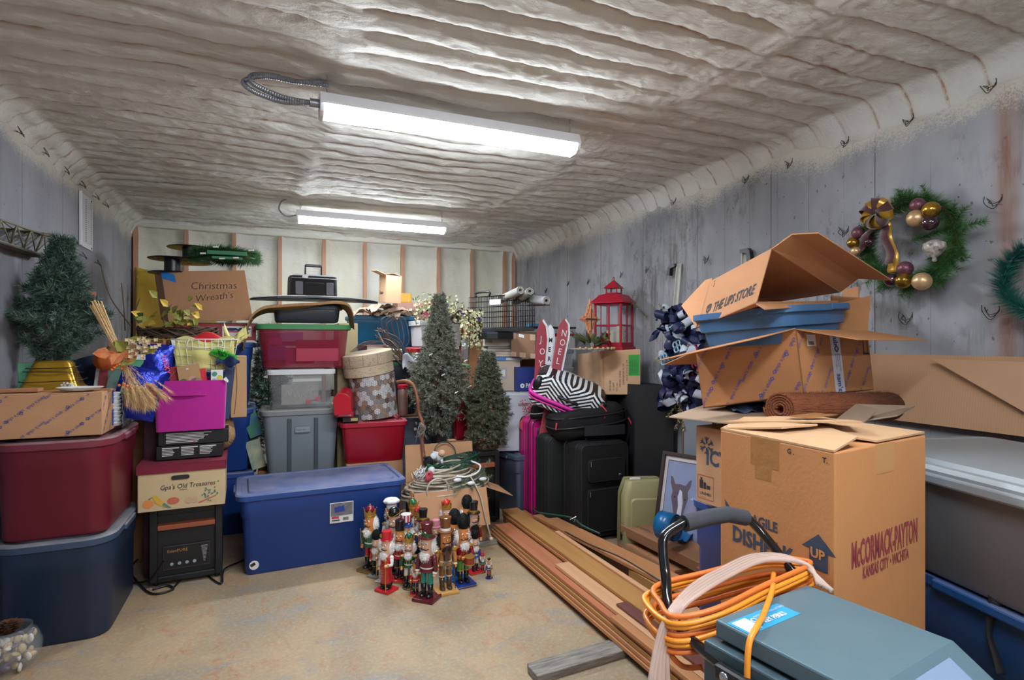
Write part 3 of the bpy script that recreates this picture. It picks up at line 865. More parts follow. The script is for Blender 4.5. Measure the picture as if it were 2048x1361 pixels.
# small evergreen in a gold pot
tr = conifer('tabletop_tree','small dark green artificial tree in a square gold pot',(-1.0,3.52,1.118),0.80,0.215,150,m_needle,per=400,nl=0.052,nw=0.0042,z0=0.15,trunk_r=0.012,
             shape=lambda k: (0.2+4.0*k if k < 0.2 else 1.0-0.98*(k-0.2)/0.8),sub=5,uplift=0.45,seed=5,lean=(0.02,0.05),rz=0)
m_goldpot = mat('gold lacquer','#c79a2e',rough=0.3,metal=0.7)
b = MB(); b.loft([(0.25,0.19,0.02,0.0),(0.25,0.19,0.02,0.05),(0.225,0.17,0.025,0.06),(0.15,0.12,0.03,0.175),(0.125,0.10,0.03,0.188)],4); build('pot',b,m_goldpot,tr,smooth='auto')
for k,z in enumerate((0.09,0.13,0.155)):
    b = MB(); w = 0.225-0.075*(z-0.06)/0.115; pts = [(w/2*1.05*sx,w*0.39*sy,z+0.006*math.sin(3*k+sx+sy)) for sx,sy in ((1,1),(-1,1),(-1,-1),(1,-1))]
    b.tube(smooth_path(pts,4,True),0.0022,6,closed=True); build('cord',b,m_black,tr,smooth=True)

# glitter cut-outs and clear bags behind the tree
m_ggreen = mat('green glitter','#1a7a4b',rough=0.5,var=0.9,vscale=300,vcol='#7fd0a4')
m_gred = mat('red glitter','#a81d33',rough=0.5,var=0.7,vscale=300,vcol='#e0707c')
m_gwhite = mat('white flock','#dfe3e6',rough=0.9,bump=0.6,bscale=200)
m_dblue = mat('midnight cloth','#1b2740',rough=0.8,var=0.4,vscale=14)
m_clear = mat('clear plastic','#d8dbe2',rough=0.12,trans=0.85,ior=1.3)
m_cloudy = mat('cloudy plastic film','#bfc6d2',rough=0.25,trans=0.6,ior=1.2,bump=0.5,bscale=14)
def cutout(name,label,cat,loc,pts,m,rz=0,th=0.012,rot=None,extra=()):
    t = thing(name,label,cat,loc,rz,rot=rot)
    b = MB(); b.prism(pts,(0,0,0),(1,0,0),(0,0,1),(0,th,0)); build('panel',b,m,t,bevel=0.003)
    for (nm,pp,mm,off) in extra:
        b = MB(); b.prism(pp,(0,-off,0),(1,0,0),(0,0,1),(0,off+0.002,0)); build(nm,b,mm,t,bevel=0.002)
    return t
sock = [(0.0,0.03),(0.02,0.0),(0.12,0.0),(0.145,0.025),(0.14,0.06),(0.10,0.075),(0.085,0.10),(0.09,0.20),(0.01,0.20),(0.015,0.10)]
cutout('stocking_decoration','green glittery stocking shape left of the gold pot by the wall','decoration',(-1.15,3.50,1.115),[(x*0.9,z*0.9) for x,z in sock],m_ggreen,0.35)
cutout('glitter_panel','large dark green glittery cut-out with white rim behind the small tree','decoration',(-0.90,3.80,0.965),[(0,0),(0.26,0),(0.26,0.34),(0.22,0.36),(0.02,0.36),(0,0.32)],m_ggreen,0.1,
       extra=(('rim',[(0.02,0.33),(0.24,0.33),(0.24,0.365),(0.02,0.365)],m_gwhite,0.006),))
cutout('glitter_panel','tall narrow red glittery cut-out with white edge right of the gold pot','decoration',(-0.885,3.70,1.0),[(0,0),(0.05,0),(0.075,0.27),(0.03,0.27)],m_gred,0.15,
       extra=(('edge',[(-0.012,0),(0.004,0),(0.034,0.26),(0.018,0.26)],m_gwhite,0.005),))
b = MB(); b.grid(lambda u,v: (0.30*u,0.03*math.sin(9*u+4*v)+0.02*math.sin(15*v),0.30*v-0.02*math.sin(u*5)),14,12,0.004,tv=(0,1,0))
solo('blanket_bag',b,m_dblue,'dark blue cloth bag against the wall behind the small tree','bag',(-1.14,3.74,1.01),0.1,smooth=True)
# clear clamshell, leaning
t = thing('clear_case','clear oval plastic case standing right of the green cut-out','case',(-0.76,3.66,0.965),0.25)
b = MB(); pts = []
for k in range(18):
    a = 2*PI*k/18; pts.append((0.055*math.cos(a)*(1 if abs(math.cos(a)) < 0.9 else 0.97),0.145+0.145*math.sin(a)))
b.prism(pts,(0,0,0),(1,0,0),(0,0,1),(0,0.035,0)); build('shell',b,m_clear,t,bevel=0.006)
b = MB(); b.tube([(x,-0.002,z) for x,z in pts],0.003,6,closed=True); build('rim',b,m_clear,t,smooth=True)
t = thing('oval_tin_decoration','bronze decoration disc inside the clear oval case','decoration',(-0.757,3.675,1.035))
b = MB(); b.lathe([(0.034,0),(0.036,0.004),(0.03,0.010)],18,rot=Matrix.Rotation(PI/2,3,'X')); build('disc',b,mat('bronze','#8a7a66',rough=0.4,metal=0.5),t,smooth='auto')
b = MB(); b.grid(lambda u,v: (0.10*u+0.015*math.sin(7*v),0.05*math.sin(3*u)+0.02*math.sin(9*v+5*u),0.27*v),10,14,0.003,tv=(0,1,0))
solo('plastic_bag',b,m_cloudy,'crumpled cloudy plastic bag beside the clear oval case','bag',(-0.745,3.73,0.962),0.2,smooth=True)
# white wavy dish and little jars in front
b = MB(); b.lathe([(0.02,0),(0.07,0.004),(0.095,0.018),(0.088,0.02),(0.06,0.008),(0.02,0.006)],22,sy=0.6); solo('white_dish',b,mat('white ceramic','#dfe0dd',rough=0.3),'white shallow oval dish on the low printed carton','dish',(-0.83,3.27,1.166),0.1,smooth='auto')
b = MB()
for k in range(26): b.ell((R.uniform(-0.03,0.03),R.uniform(-0.02,0.02),R.uniform(0.004,0.035)),0.0045,6,4)
for k in range(12): b.tube([(0,0,0),(R.uniform(-0.03,0.03),R.uniform(-0.02,0.02),0.03)],0.001,4)
solo('berry_pick',b,m_gwhite,'small white berry pick beside the gold pot','decoration',(-0.895,3.35,1.165))
b = MB(); b.box((0,0,0.008),(0.16,0.07,0.016)); solo('wooden_strip',b,m_card3,'reddish wooden strip left of the gold pot on the low carton','board',(-1.07,3.31,1.166),0,bevel=0.003)
# foam trays, end on, next to the carton
t = thing('foam_tray_stack','stack of white foam trays in plastic right of the low printed carton','trays',(-0.78,3.54,0.962),0.0)
for k in range(9):
    b = MB(); z = 0.012+k*0.019; b.loft([(0.15,0.27,0.02,z),(0.175,0.29,0.03,z+0.016),(0.17,0.285,0.03,z+0.018)],4); build('tray',b,mat('white foam','#d9dcdd',rough=0.5),t,smooth='auto')
b = MB(); b.grid(lambda u,v: (0.095+0.004*math.sin(20*v+9*u),-0.15+0.30*u,0.19*v+0.002),12,8,0.001,tv=(1,0,0)); build('plastic_wrap',b,m_clear,t,smooth=True)

# blue foil snack sacks
m_foil = mat('blue metallic foil','#1a2fa8',rough=0.25,metal=0.55,var=0.5,vscale=9,vcol='#0c1560',bump=1.0,bscale=14)
m_hot = mat('neon red print','#e8405c',rough=0.5); m_foilgold = mat('gold print','#c8b24a',rough=0.4)
def sack(name,label,loc,w,h,d,rz,ry,words):
    t = thing(name,label,'foil bag',loc,0,rot=(math.radians(-8),math.radians(ry),rz))
    b = MB()
    def side(sg):
        def fn(u,v):
            x = w*(u-0.5); z = h*v; e = math.sin(PI*u)**0.5*math.sin(PI*min(max(v,0.001),0.999))**0.35
            y = sg*(d/2*e)+0.006*math.sin(11*v+7*u)*e
            return (x,y,z)
        return fn
    b.grid(side(-1),12,16); k = MB(); k.grid(side(1),12,16); b.add(k.v,[f[::-1] for f in k.f])
    build('pouch',b,m_foil,t,smooth=True)
    for (s,x,z,sz,m_,vert) in words:
        mb_ = MB(); u,v = ((0.25,0,-1),(1,0,0.25)) if vert else ((1,0,0),(0,0,1))
        mb_.text(s,(x,-d/2-0.004,z),u,v,sz,bold=0.03,off=0.0); build('lettering',mb_,m_,t)
    return t
sack('snack_sack','blue foil sack with gold LD and neon red lettering hanging beside the wheat',(-0.665,3.47,1.0),0.20,0.27,0.06,0.12,14,(('LD',-0.08,0.13,0.05,m_foilgold,False),('SIDS',0.02,0.19,0.06,m_hot,True),('x',-0.05,0.06,0.05,m_hot,False)))
sack('snack_sack','second blue foil sack standing behind the wheat bundle',(-0.635,3.82,1.08),0.19,0.31,0.06,0.1,4,(('LUCKY',0.04,0.24,0.035,m_hot,True),))
b = MB(); b.loft([(0.18,0.2,0.02,0),(0.18,0.2,0.02,0.09)]); 
carton('carton','dark narrow carton standing in the gap between maroon bin and heater',(-0.60,4.02,0.0),0.17,0.22,1.06,m=mat('dark printed card','#2a2430',rough=0.6,var=0.5,vscale=9,vcol='#7c2230'),tape=False)

# wheat bundle with leaves, hydrangea and berries
m_straw = mat('straw','#dcb988',rough=0.85,var=0.5,vscale=60,vcol='#e0c896')
m_leafg = mat('olive leaf','#76803a',rough=0.7,var=0.5,vscale=30,vcol='#b9a33c'); m_leafo = mat('orange leaf','#c5673a',rough=0.7,var=0.5,vscale=30,vcol='#e0a86a')
m_hyd = mat('pale blossom','#cdbb92',rough=0.8,var=0.4,vscale=60,vcol='#9c6a6a'); m_berry = mat('orange berry','#e0702a',rough=0.3)
t = thing('wheat_bundle','bundle of dried wheat with leaves, pale blossoms and orange berries','dried flowers',(-0.70,3.43,1.33),0)
b = MB()
for k in range(46):
    a = R.uniform(-1,1); e = (R.uniform(-0.03,0.02)-0.10,R.uniform(-0.02,0.02),0.26+R.uniform(-0.02,0.02))
    b.tube([(R.uniform(-0.012,0.012),R.uniform(-0.012,0.012),0.0),e],0.0016,4,cap=False)
build('stem',b,m_straw,t,kind='stuff')
V = []
for k in range(110):
    sp = R.gauss(0,1); e = np.array((0.10+0.055*sp*0.9+R.uniform(-0.02,0.02),R.uniform(-0.05,0.05),-0.23-0.05*R.random()+0.02*abs(sp)))
    V.append(branch_needles((0,0,-0.01),e,100,0.02,0.0012,0.12)); V.append(branch_needles(e*0.7,e*1.0,420,0.06,0.0014,0.22)); V.append(branch_needles(e*0.65,e*1.0,500,0.012,0.004,0.6))
tri_mesh('wheat_ears',np.concatenate(V),m_straw,t,kind='stuff')
for k in range(9):
    b = MB(); a = R.uniform(0,6.28); leaf(b,(R.uniform(-0.05,0.09),-0.03,R.uniform(-0.01,0.07)),(math.cos(a),-0.2,math.sin(a)*0.6),(0,-1,0.2),R.uniform(0.06,0.1),R.uniform(0.04,0.06)); build('leaf',b,(m_leafg,m_leafo)[k % 2],t)
b = MB()
for k in range(55): flower(b,(0.10+R.gauss(0,0.035),-0.045+R.uniform(-0.02,0.02),0.03+R.gauss(0,0.028)),(R.uniform(-0.4,0.4),-1,0.4),0.014,4)
build('blossoms',b,m_hyd,t,kind='stuff')
for p in ((-0.03,-0.07),(-0.01,-0.05),(0.01,-0.065),(0.0,-0.045),(0.02,-0.055),(-0.02,-0.06),(0.0,-0.15),(0.02,-0.145),(0.035,-0.155)):
    b = MB(); b.ell((p[0],-0.035,p[1]),0.0075,8,6); build('berry',b,m_berry,t,smooth=True)
t = thing('pumpkin_decoration','orange ribbed pumpkin decoration behind the wheat bundle','decoration',(-0.80,3.62,1.24))
b = MB()
def pk(u,v):
    a = 2*PI*u; th = PI*(v-0.5); r = 0.058*math.cos(th)*(1+0.10*abs(math.sin(a*4))); return (r*math.cos(a),r*math.sin(a),0.06+0.055*math.sin(th))
b.grid(pk,32,10); build('pumpkin',b,mat('orange pumpkin','#b5561f',rough=0.5),t,smooth=True)
b = MB(); b.tube([(0,0,0.11),(0.01,0,0.135)],0.008,6); build('stem',b,m_bark,t)
# salmon bow
b = MB()
for a in (0.4,2.6): b.grid(lambda u,v,a=a: (0.06*math.cos(a)*math.sin(PI*u),-0.02*math.cos(2*PI*u)+0.03*v*0,0.05*math.sin(a)*math.sin(PI*u)+0.03*(v-0.5)),10,3,0.001,tv=(0,1,0))
for k in range(20): b.ell((R.uniform(-0.03,0.03),R.uniform(-0.02,0.02),0.05+R.uniform(-0.02,0.02)),0.006,6,4)
solo('autumn_pick',b,mat('salmon ribbon','#d3836c',rough=0.6),'salmon ribbon and seed pick right of the small tree top','decoration',(-0.93,3.72,1.64),0,smooth=True)

# twig and grape-leaf wreath
t = thing('vine_wreath','bundle of brown vine twigs with yellow green grape leaves','wreath',(-0.56,4.28,1.42))
b = MB()
for k in range(70):
    a = R.uniform(0,2*PI); rr_ = R.uniform(0.10,0.2); P_ = []
    for q in range(9):
        an = a+q*0.35; P_.append((rr_*1.25*math.cos(an)+R.uniform(-0.01,0.01),rr_*0.7*math.sin(an),0.04+0.03*math.sin(an*3+k)+R.uniform(-0.012,0.012)))
    b.tube(P_,R.uniform(0.0025,0.0055),5,cap=False)
build('vines',b,m_bark,t,kind='stuff')
b = MB()
for p,q in (((-0.28,-0.05,0.05),(-0.30,-0.05,0.35)),((-0.25,-0.05,0.08),(-0.42,0.0,0.46)),((0.03,-0.1,0.06),(0.12,-0.14,0.16)),((-0.05,-0.1,0.05),(-0.02,-0.1,0.22)),((-0.22,-0.06,0.05),(-0.20,-0.05,0.26))):
    m_ = [(p[i]+q[i])/2+R.uniform(-0.03,0.03) for i in range(3)]; b.tube(smooth_path([p,m_,q],5),[0.004]*5+[0.003]*5+[0.002],5)
build('branch',b,m_bark,t)
for k in range(34):
    b = MB(); px = R.choice([-0.16,-0.13,0.06,0.09,0.02]); leaf(b,(px+R.gauss(0,0.035),-0.15+R.uniform(-0.03,0.03),0.08+abs(R.gauss(0,0.055))),(R.uniform(-1,1),-0.4,R.uniform(-0.4,0.8)),(0,-0.8,0.6),R.uniform(0.045,0.08),R.uniform(0.04,0.065)); build('leaf',b,(m_leafg,m_leafg,mat('yellow leaf','#c9a83a',rough=0.7),mat('green leaf','#5d6b2c',rough=0.7))[k % 4],t)
carton('carton','brown carton supporting the vine twig bundle between left wall and blue bins',(-0.78,4.42,0.0),0.30,0.40,1.41,m=m_card3,tape=False)

# ---- heater, produce box, battery boxes, magenta bin
m_blackwood = mat('black wood cabinet','#0f0f12',rough=0.5,var=0.4,vscale=14,vcol='#26262b')
m_cherry = mat('cherry wood','#a2573a',rough=0.4,var=0.4,vscale=12,stretch=(0.3,1,4))
def heater(label,loc,rz,h=0.445,w=0.37):
    t = thing('cabinet_heater',label,'heater',loc,rz)
    d = 0.36
    b = MB(); b.slab((-w/2,-d/2+0.02,0.02),(w,0,0),(0,d-0.02,0),(0,0,h-0.02)); build('cabinet',b,m_blackwood,t,bevel=0.008)
    for sx in (-1,1):
        b = MB(); b.box((sx*(w/2-0.02),-d/2+0.012,h/2+0.01),(0.04,0.03,h-0.03)); build('corner_post',b,m_blackwood,t,bevel=0.006)
    for zz_ in (h-0.02,0.04): b = MB(); b.box((0,-d/2+0.012,zz_),(w-0.08,0.03,0.034)); build('rail',b,m_blackwood,t,bevel=0.005)
    b = MB(); b.slab((-w/2+0.04,-d/2-0.002,h-0.125),(w-0.08,0,0),(0,0.03,0.01),(0,0,0.028)); build('grille_slat',b,m_cherry,t,bevel=0.003)
    for k in range(16):
        b = MB(); b.box((-w/2+0.06+k*0.0167,-d/2+0.021,h-0.065),(0.004,0.004,0.05)); build('grille_bar',b,m_black,t)
    f = -d/2+0.018
    b = MB(); b.box((0,f-0.004,0.155),(0.24,0.008,0.135)); p = build('control_panel',b,m_black,t,bevel=0.002)
    fr = MB(); 
    for (cx,cz,ww,hh) in ((0,0.09,0.236,0.0015),(0,0.22,0.236,0.0015),(-0.117,0.155,0.0015,0.13),(0.117,0.155,0.0015,0.13)): fr.box((cx,f-0.0085,cz),(ww,0.001,hh))
    build('trim_line',fr,mat('purple trim','#5b4058',rough=0.5),p)
    for k in range(4):
        b = MB(); b.lathe([(0.009,0),(0.009,0.003)],14,c=(-0.075+k*0.038,f-0.008,0.118),rot=Matrix.Rotation(PI/2,3,'X')); build('button',b,mat('grey button','#9aa3ab',rough=0.4),p)
    b = MB()
    for k in range(13): ww = 0.008+0.0022*k; b.box((0.09,f-0.0088,0.112+k*0.0075),(ww,0.001,0.003))
    build('level_scale',b,mat('grey print','#9c9aa0',rough=0.6),p)
    for sx in (-1,1):
        for sy in (-1,1):
            b = MB(); b.lathe([(0.014,0),(0.016,0.02)],10,c=(sx*(w/2-0.03),sy*(d/2-0.04),0)); build('foot',b,m_black,t)
    return t,p,f
t,p,f = heater('black cabinet heater with wood slat beneath the fruit printed box',(-0.455,3.93,0),0.06)
lettering(p,'EdenPURE',(-0.098,f-0.0085,0.185),(1,0,0),(0,0,1),0.024,mat('copper print','#b5834f',rough=0.4))
# produce box
t = thing('produce_box','cream cardboard box with fruit drawings and maroon lid','box',(-0.465,3.885,0.452),0.04)
m_cream = board('cream cardboard','#cdb58c',0.12); m_marcard = board('maroon card lid','#7c1c35',0.15)
w,d,h = 0.43,0.41,0.255
b = MB(); b.box((0,0,h/2),(w,d,h)); build('body',b,m_cream,t,bevel=0.003)
b = MB(); b.box((0,0,h+0.002),(w+0.012,d+0.012,0.006)); b.slab((-w/2-0.006,-d/2-0.006,h-0.045),(w+0.012,0,0),(0,0.004,0),(0,0,0.046)); b.slab((w/2+0.002,-d/2-0.006,h-0.045),(0.004,0,0),(0,d+0.012,0),(0,0,0.046)); build('lid',b,m_marcard,t)
b = MB(); b.M = Matrix.Translation((-0.01,-d/2-0.002,h-0.075)) @ Matrix.Rotation(PI/2,4,'X'); b.loft([(0.09,0.024,0.012,0),(0.09,0.024,0.012,0.0025)],5); build('hand_hole',b,m_ink,t)
y = -d/2-0.0012
lettering(t,"Gpa's Old Treasures",(-0.11,y,0.115),(1,0,0.02),(0,0,1),0.038,m_ink,slant=0.15,xs=0.86)
b = MB(); b.box((0.005,y-0.0012,0.108),(0.04,0.0006,0.002)); build('underline',b,m_ink,t)
mo,my,mg,mr,ml_ = (mat('pale orange print','#dd8a4c'),mat('corn yellow print','#d4a83a'),mat('sage green print','#5d8272'),mat('tomato red print','#c4684e'),mat('garlic print','#c7a285'))
def disc(cx,cz,r,m_,n='fruit_print',sx=1.0):
    b = MB(); fpoly(b,[(cx+r*sx*math.cos(2*PI*k/18),cz+r*math.sin(2*PI*k/18)) for k in range(18)],(0,y,0),(1,0,0),(0,0,1),0.0009); build(n,b,m_,t)
disc(-0.165,0.045,0.024,mo,sx=1.1); disc(-0.045,0.050,0.020,mr,sx=1.5); disc(0.03,0.045,0.018,ml_); disc(0.06,0.042,0.016,ml_)
b = MB(); fpoly(b,[(-0.15,0.085),(-0.13,0.09),(-0.095,0.055),(-0.075,0.02),(-0.09,0.018),(-0.13,0.045)],(0,y,0),(1,0,0),(0,0,1),0.001); build('corn_print',b,my,t)
b = MB()
for k in range(26):
    cx,cz = 0.125+R.gauss(0,0.022),0.07+R.gauss(0,0.022); fpoly(b,[(cx,cz),(cx+0.012,cz+0.004),(cx+0.004,cz+0.012)],(0,y,0),(1,0,0),(0,0,1),0.001)
fpoly(b,[(-0.165,0.075),(-0.14,0.082),(-0.16,0.066)],(0,y,0),(1,0,0),(0,0,1),0.001); fpoly(b,[(-0.10,0.03),(-0.07,0.012),(-0.05,0.01),(-0.09,0.045)],(0,y,0),(1,0,0),(0,0,1),0.0012)
build('herb_print',b,mg,t)
b = MB(); fpoly(b,[(0.08,0.02),(0.17,0.055),(0.175,0.062),(0.08,0.028)],(0,y,0),(1,0,0),(0,0,1),0.001); build('root_print',b,mr,t)
for k,(dz,dx,lb) in enumerate(((0,0,'black printed box with spec table, lower of two on the fruit box'),(0.083,0.02,'black printed box with warning text right under the magenta bin'))):
    t = thing('battery_box',lb,'box',(-0.435+dx,3.90,0.716+dz),0.04)
    b = MB(); b.box((0,0,0.041),(0.34+0.02*k,0.26,0.080)); build('carton',b,m_black,t,bevel=0.004)
    mb_ = MB()
    for r_ in range(7 if k else 6):
        for c_ in range(1 if k else 3):
            L_ = (0.24 if k else 0.075)*R.uniform(0.6,1); mb_.slab((-0.14+c_*0.095,-0.1312,0.066-r_*0.0085),(L_,0,0),(0,0,0.0035),(0,0.0006,0))
    if not k:
        for q in range(3): mb_.slab((-0.14+q*0.095,-0.1314,0.066),(0.085,0,0),(0,0,0.006),(0,0.0006,0))
    build('printed_table',mb_,m_paperw,t)
    if k: sticker(t,(0.0,-0.1315,0.010),(1,0,0.3),(-0.3,0,1),0.01,0.008,m_gred,'diamond_mark')
t = thing('fabric_bin','magenta felt storage cube holding gift bags on the black boxes','storage cube',(-0.43,3.90,0.884),0.05)
m_mag = mat('magenta felt','#b3148c',rough=0.85,bump=0.3,bscale=400,sheen=0.3)
w,d,h = 0.37,0.33,0.29
b = MB(); b.loft([(w-0.02,d-0.02,0.02,0),(w,d,0.02,h),(w-0.012,d-0.012,0.018,h),(w-0.03,d-0.03,0.018,0.01)],4); build('body',b,m_mag,t,smooth='auto')
b = MB(); b.grid(lambda u,v: (-0.085+0.17*u-0.03,-d/2-0.003-0.016*math.sin(PI*u)**0.4,h-0.085+0.022*v),12,2,0.003,tv=(0,-1,0)); build('handle',b,m_mag,t,smooth='auto')
for sx in (-0.122,0.062): 
    b = MB(); b.box((sx,-d/2-0.002,h-0.074),(0.03,0.005,0.03)); build('handle_tab',b,m_mag,t,bevel=0.002)
def giftbag(label,loc,w,h,d,rz,m_,tilt=0,name='gift_bag',cat='gift bag'):
    t = thing(name,label,cat,loc,0,rot=(math.radians(-5),math.radians(tilt),rz)); b = MB()
    b.hexa([(-w/2,-d/2,0),(w/2,-d/2,0),(w/2,d/2,0),(-w/2,d/2,0),(-w/2,-d/3,h),(w/2,-d/3,h),(w/2,d/3,h),(-w/2,d/3,h)]); build('bag',b,m_,t,bevel=0.002); return t
m_kraft = mat('kraft paper','#b08a60',rough=0.8,bump=0.2,bscale=30); m_redp = mat('dark red paper','#8e1f2c',rough=0.7)
t = giftbag('dark red gift bag leaning at the left of the magenta cube',(-0.52,3.83,0.92),0.15,0.33,0.04,0.05,m_redp,-8)
b = MB(); b.tube([(-0.075,-0.0145,0.33),(0.0,-0.0235,0.25),(0.075,-0.0145,0.33)],0.0012,4); build('envelope_fold',b,m_kraft,t)
t = giftbag('kraft gift bag with an animal face drawing in the magenta cube',(-0.395,3.815,0.92),0.115,0.345,0.04,0.05,m_kraft,-9)
for (cx,cz,r1,r2,mm) in ((-0.035,0.255,0.02,0.014,mat('moss print','#4f5a38')),(0.015,0.262,0.022,0.016,mat('rose print','#c98a80')),(0.03,0.235,0.035,0.03,mat('taupe print','#9b7560'))):
    b = MB(); fpoly(b,[(cx+r1*math.cos(2*PI*k/16),cz+r2*math.sin(2*PI*k/16)) for k in range(16)],(0,-0.0215,0),(1,0,0),(0,0.02,1),0.0012); build('face_print',b,mm,t)
sticker(t,(-0.01,-0.018,0.318),(1,0,0),(0,0,1),0.012,0.010,m_paperw,'tag')
giftbag('bright red gift card beside the kraft bag in the magenta cube',(-0.345,3.86,0.92),0.05,0.32,0.02,0.05,mat('bright red paper','#cf2230',rough=0.6),-7)
t = giftbag('white gift bag with green and yellow dots in the magenta cube',(-0.295,3.83,0.92),0.065,0.31,0.04,0.05,m_paperw,0)
for (cx,cz,r_,mm) in ((-0.012,0.285,0.014,mat('green dot','#3f8a6a')),(0.016,0.262,0.016,mat('yellow dot','#c9c23a')),(-0.014,0.245,0.013,mat('teal dot','#6ab0b8'))):
    b = MB(); fpoly(b,[(cx+r_*math.cos(2*PI*k/16),cz+r_*math.sin(2*PI*k/16)) for k in range(16)],(0,-0.0215,0),(1,0,0),(0,0.02,1),0.0012); build('dot',b,mm,t)
giftbag('navy gift bag at the right edge of the magenta cube',(-0.262,3.93,0.92),0.055,0.36,0.16,0.05,mat('navy paper','#18294f',rough=0.6),6)
b = MB()
for k in range(7):
    a = R.uniform(0,6); b.grid(lambda u,v,a=a,k=k: (0.10*(u-0.5)*math.cos(a)+0.03*math.sin(5*v),0.07*(u-0.5)*math.sin(a),0.06*v+0.015*math.sin(7*u+a)),5,5)
solo('tissue_paper',b,mat('lime tissue','#3fae3a',rough=0.7),'bright green tissue paper crumpled over the navy gift bag','tissue paper',(-0.262,3.90,1.285),smooth=True)
b = MB(); b.grid(lambda u,v: (0.13*(u-0.5),0.03*math.sin(6*u),0.02+0.045*v+0.015*math.sin(8*u+3*v)),10,4,0.001,tv=(0,1,0)); solo('tissue_paper',b,mat('navy tissue','#17305c',rough=0.7),'dark blue tissue paper spilling right of the magenta cube','tissue paper',(-0.235,3.84,1.235),smooth=True)
b = MB(); b.prism([(0,0),(0.016,0.012),(0.03,-0.01),(0.026,-0.022),(0.008,-0.01)],(0,0,0),(1,0,0),(0,0,1),(0,0.002,0)); solo('gift_tag',b,m_paperw,'white gift tag over the rim of the magenta cube','tag',(-0.255,3.728,1.18),bevel=0.001)
# white wire basket with tissue
t = thing('wire_basket','white wire basket of yellow tissue behind the gift bags','basket',(-0.37,4.02,1.215),0.05)
m_ww = mat('white wire','#e6e6e4',rough=0.4)
b = MB(); W,D_,H = 0.36,0.22,0.20
def rect(z,k): return [(-W/2*k,-D_/2*k,z),(W/2*k,-D_/2*k,z),(W/2*k,D_/2*k,z),(-W/2*k,D_/2*k,z)]
b.tube(rect(H,1),0.0042,6,closed=True); build('rim',b,m_ww,t,smooth=True)
b = MB(); b.tube(rect(0,0.8),0.002,5,closed=True)
for z in (0.05,0.1,0.15): b.tube(rect(z,0.8+0.2*z/H),0.0016,5,closed=True)
for k in range(11):
    u = -0.5+k/10; b.tube([(W*u,-D_/2,H),(W*u*0.8,-D_/2*0.8,0),(W*u*0.8,D_/2*0.8,0),(W*u,D_/2,H)],0.0018,5)
for k in range(6):
    u = -0.5+k/5; b.tube([(-W/2,D_*u,H),(-W/2*0.8,D_*u*0.8,0)],0.0018,5); b.tube([(W/2,D_*u,H),(W/2*0.8,D_*u*0.8,0)],0.0018,5)
build('wires',b,m_ww,t,smooth=True)
b = MB(); b.tube(smooth_path([(-0.085,-D_/2-0.004,H),(-0.085,-D_/2-0.012,H-0.045),(0.085,-D_/2-0.012,H-0.045),(0.085,-D_/2-0.004,H)],4),0.0028,6); build('handle',b,m_ww,t,smooth=True)
b = MB(); b.grid(lambda u,v: ((W-0.04)*(u-0.5),-D_/2*0.86+0.014*math.sin(11*u)+0.01*math.sin(9*v),0.01+0.19*v+0.02*math.sin(9*u)*v),22,8,0.002,tv=(0,1,0))
b.grid(lambda u,v: (0.12+0.10*u+0.03*v,-0.05+0.02*math.sin(9*u),0.15+0.12*u*(1-v*0.5)+0.03*math.sin(9*v)),8,6,0.002,tv=(0,1,0))
b.grid(lambda u,v: (0.10+0.06*u,0.02*math.sin(7*v),0.16+0.15*v*(1-u)),6,8,0.002,tv=(0,1,0))
solo('tissue_paper',b,mat('pale yellow tissue','#cfc67a',rough=0.7),'pale yellow tissue paper filling the white wire basket','tissue paper',(-0.37,4.02,1.216),0.05,smooth=True)
b = MB(); b.grid(lambda u,v: (0.28*(u-0.5),0.10*(v-0.5),0.05*math.sin(PI*v)*math.sin(PI*u)**0.3+0.015*math.sin(11*u+5*v)),16,10,0.004,tv=(0,0,1)); solo('red_fabric',b,mat('bright red cloth','#c9202a',rough=0.6),'bright red cloth heaped at the back of the white wire basket','cloth',(-0.36,4.06,1.40),smooth=True)
# paper bag and wicker basket right of the bin
b = MB(); b.hexa([(-0.045,-0.13,0),(0.045,-0.13,0),(0.045,0.13,0),(-0.045,0.13,0),(-0.045,-0.11,0.38),(0.045,-0.11,0.38),(0.045,0.11,0.38),(-0.045,0.11,0.38)])
t = thing('paper_bag','creased brown paper bag standing right of the magenta cube','bag',(-0.185,4.02,0.93),0.05)
build('bag',b,m_kraft,t,bevel=0.003); b = MB(); b.tube(smooth_path([(-0.02,-0.112,0.37),(-0.01,-0.12,0.2),(-0.025,-0.13,0.02)],5),0.0018,5); build('cord',b,m_bark,t)
t = thing('wicker_basket','round wicker basket tipped on its side on the fruit box','basket',(-0.27,4.03,0.72),0.2)
b = MB(); m_wick = mat('wicker','#c9a77c',rough=0.8,var=0.5,vscale=60,vcol='#8c6a48')
rim = Matrix.Rotation(PI/2*0.92,3,'Y')
for k in range(15):
    z = -0.05+0.10*k/14; r_ = 0.115*math.sqrt(max(0.05,1-((k-3)/13)**2)); P_ = []
    for q in range(36):
        a = 2*PI*q/36; rr_ = r_+0.004*math.cos(q*PI+k*PI); P_.append(rim @ Vector((rr_*math.cos(a),rr_*math.sin(a),z))+Vector((0,0,0.118)))
    b.tube(P_,0.0042,5,closed=True)
build('weave',b,m_wick,t,smooth=True)

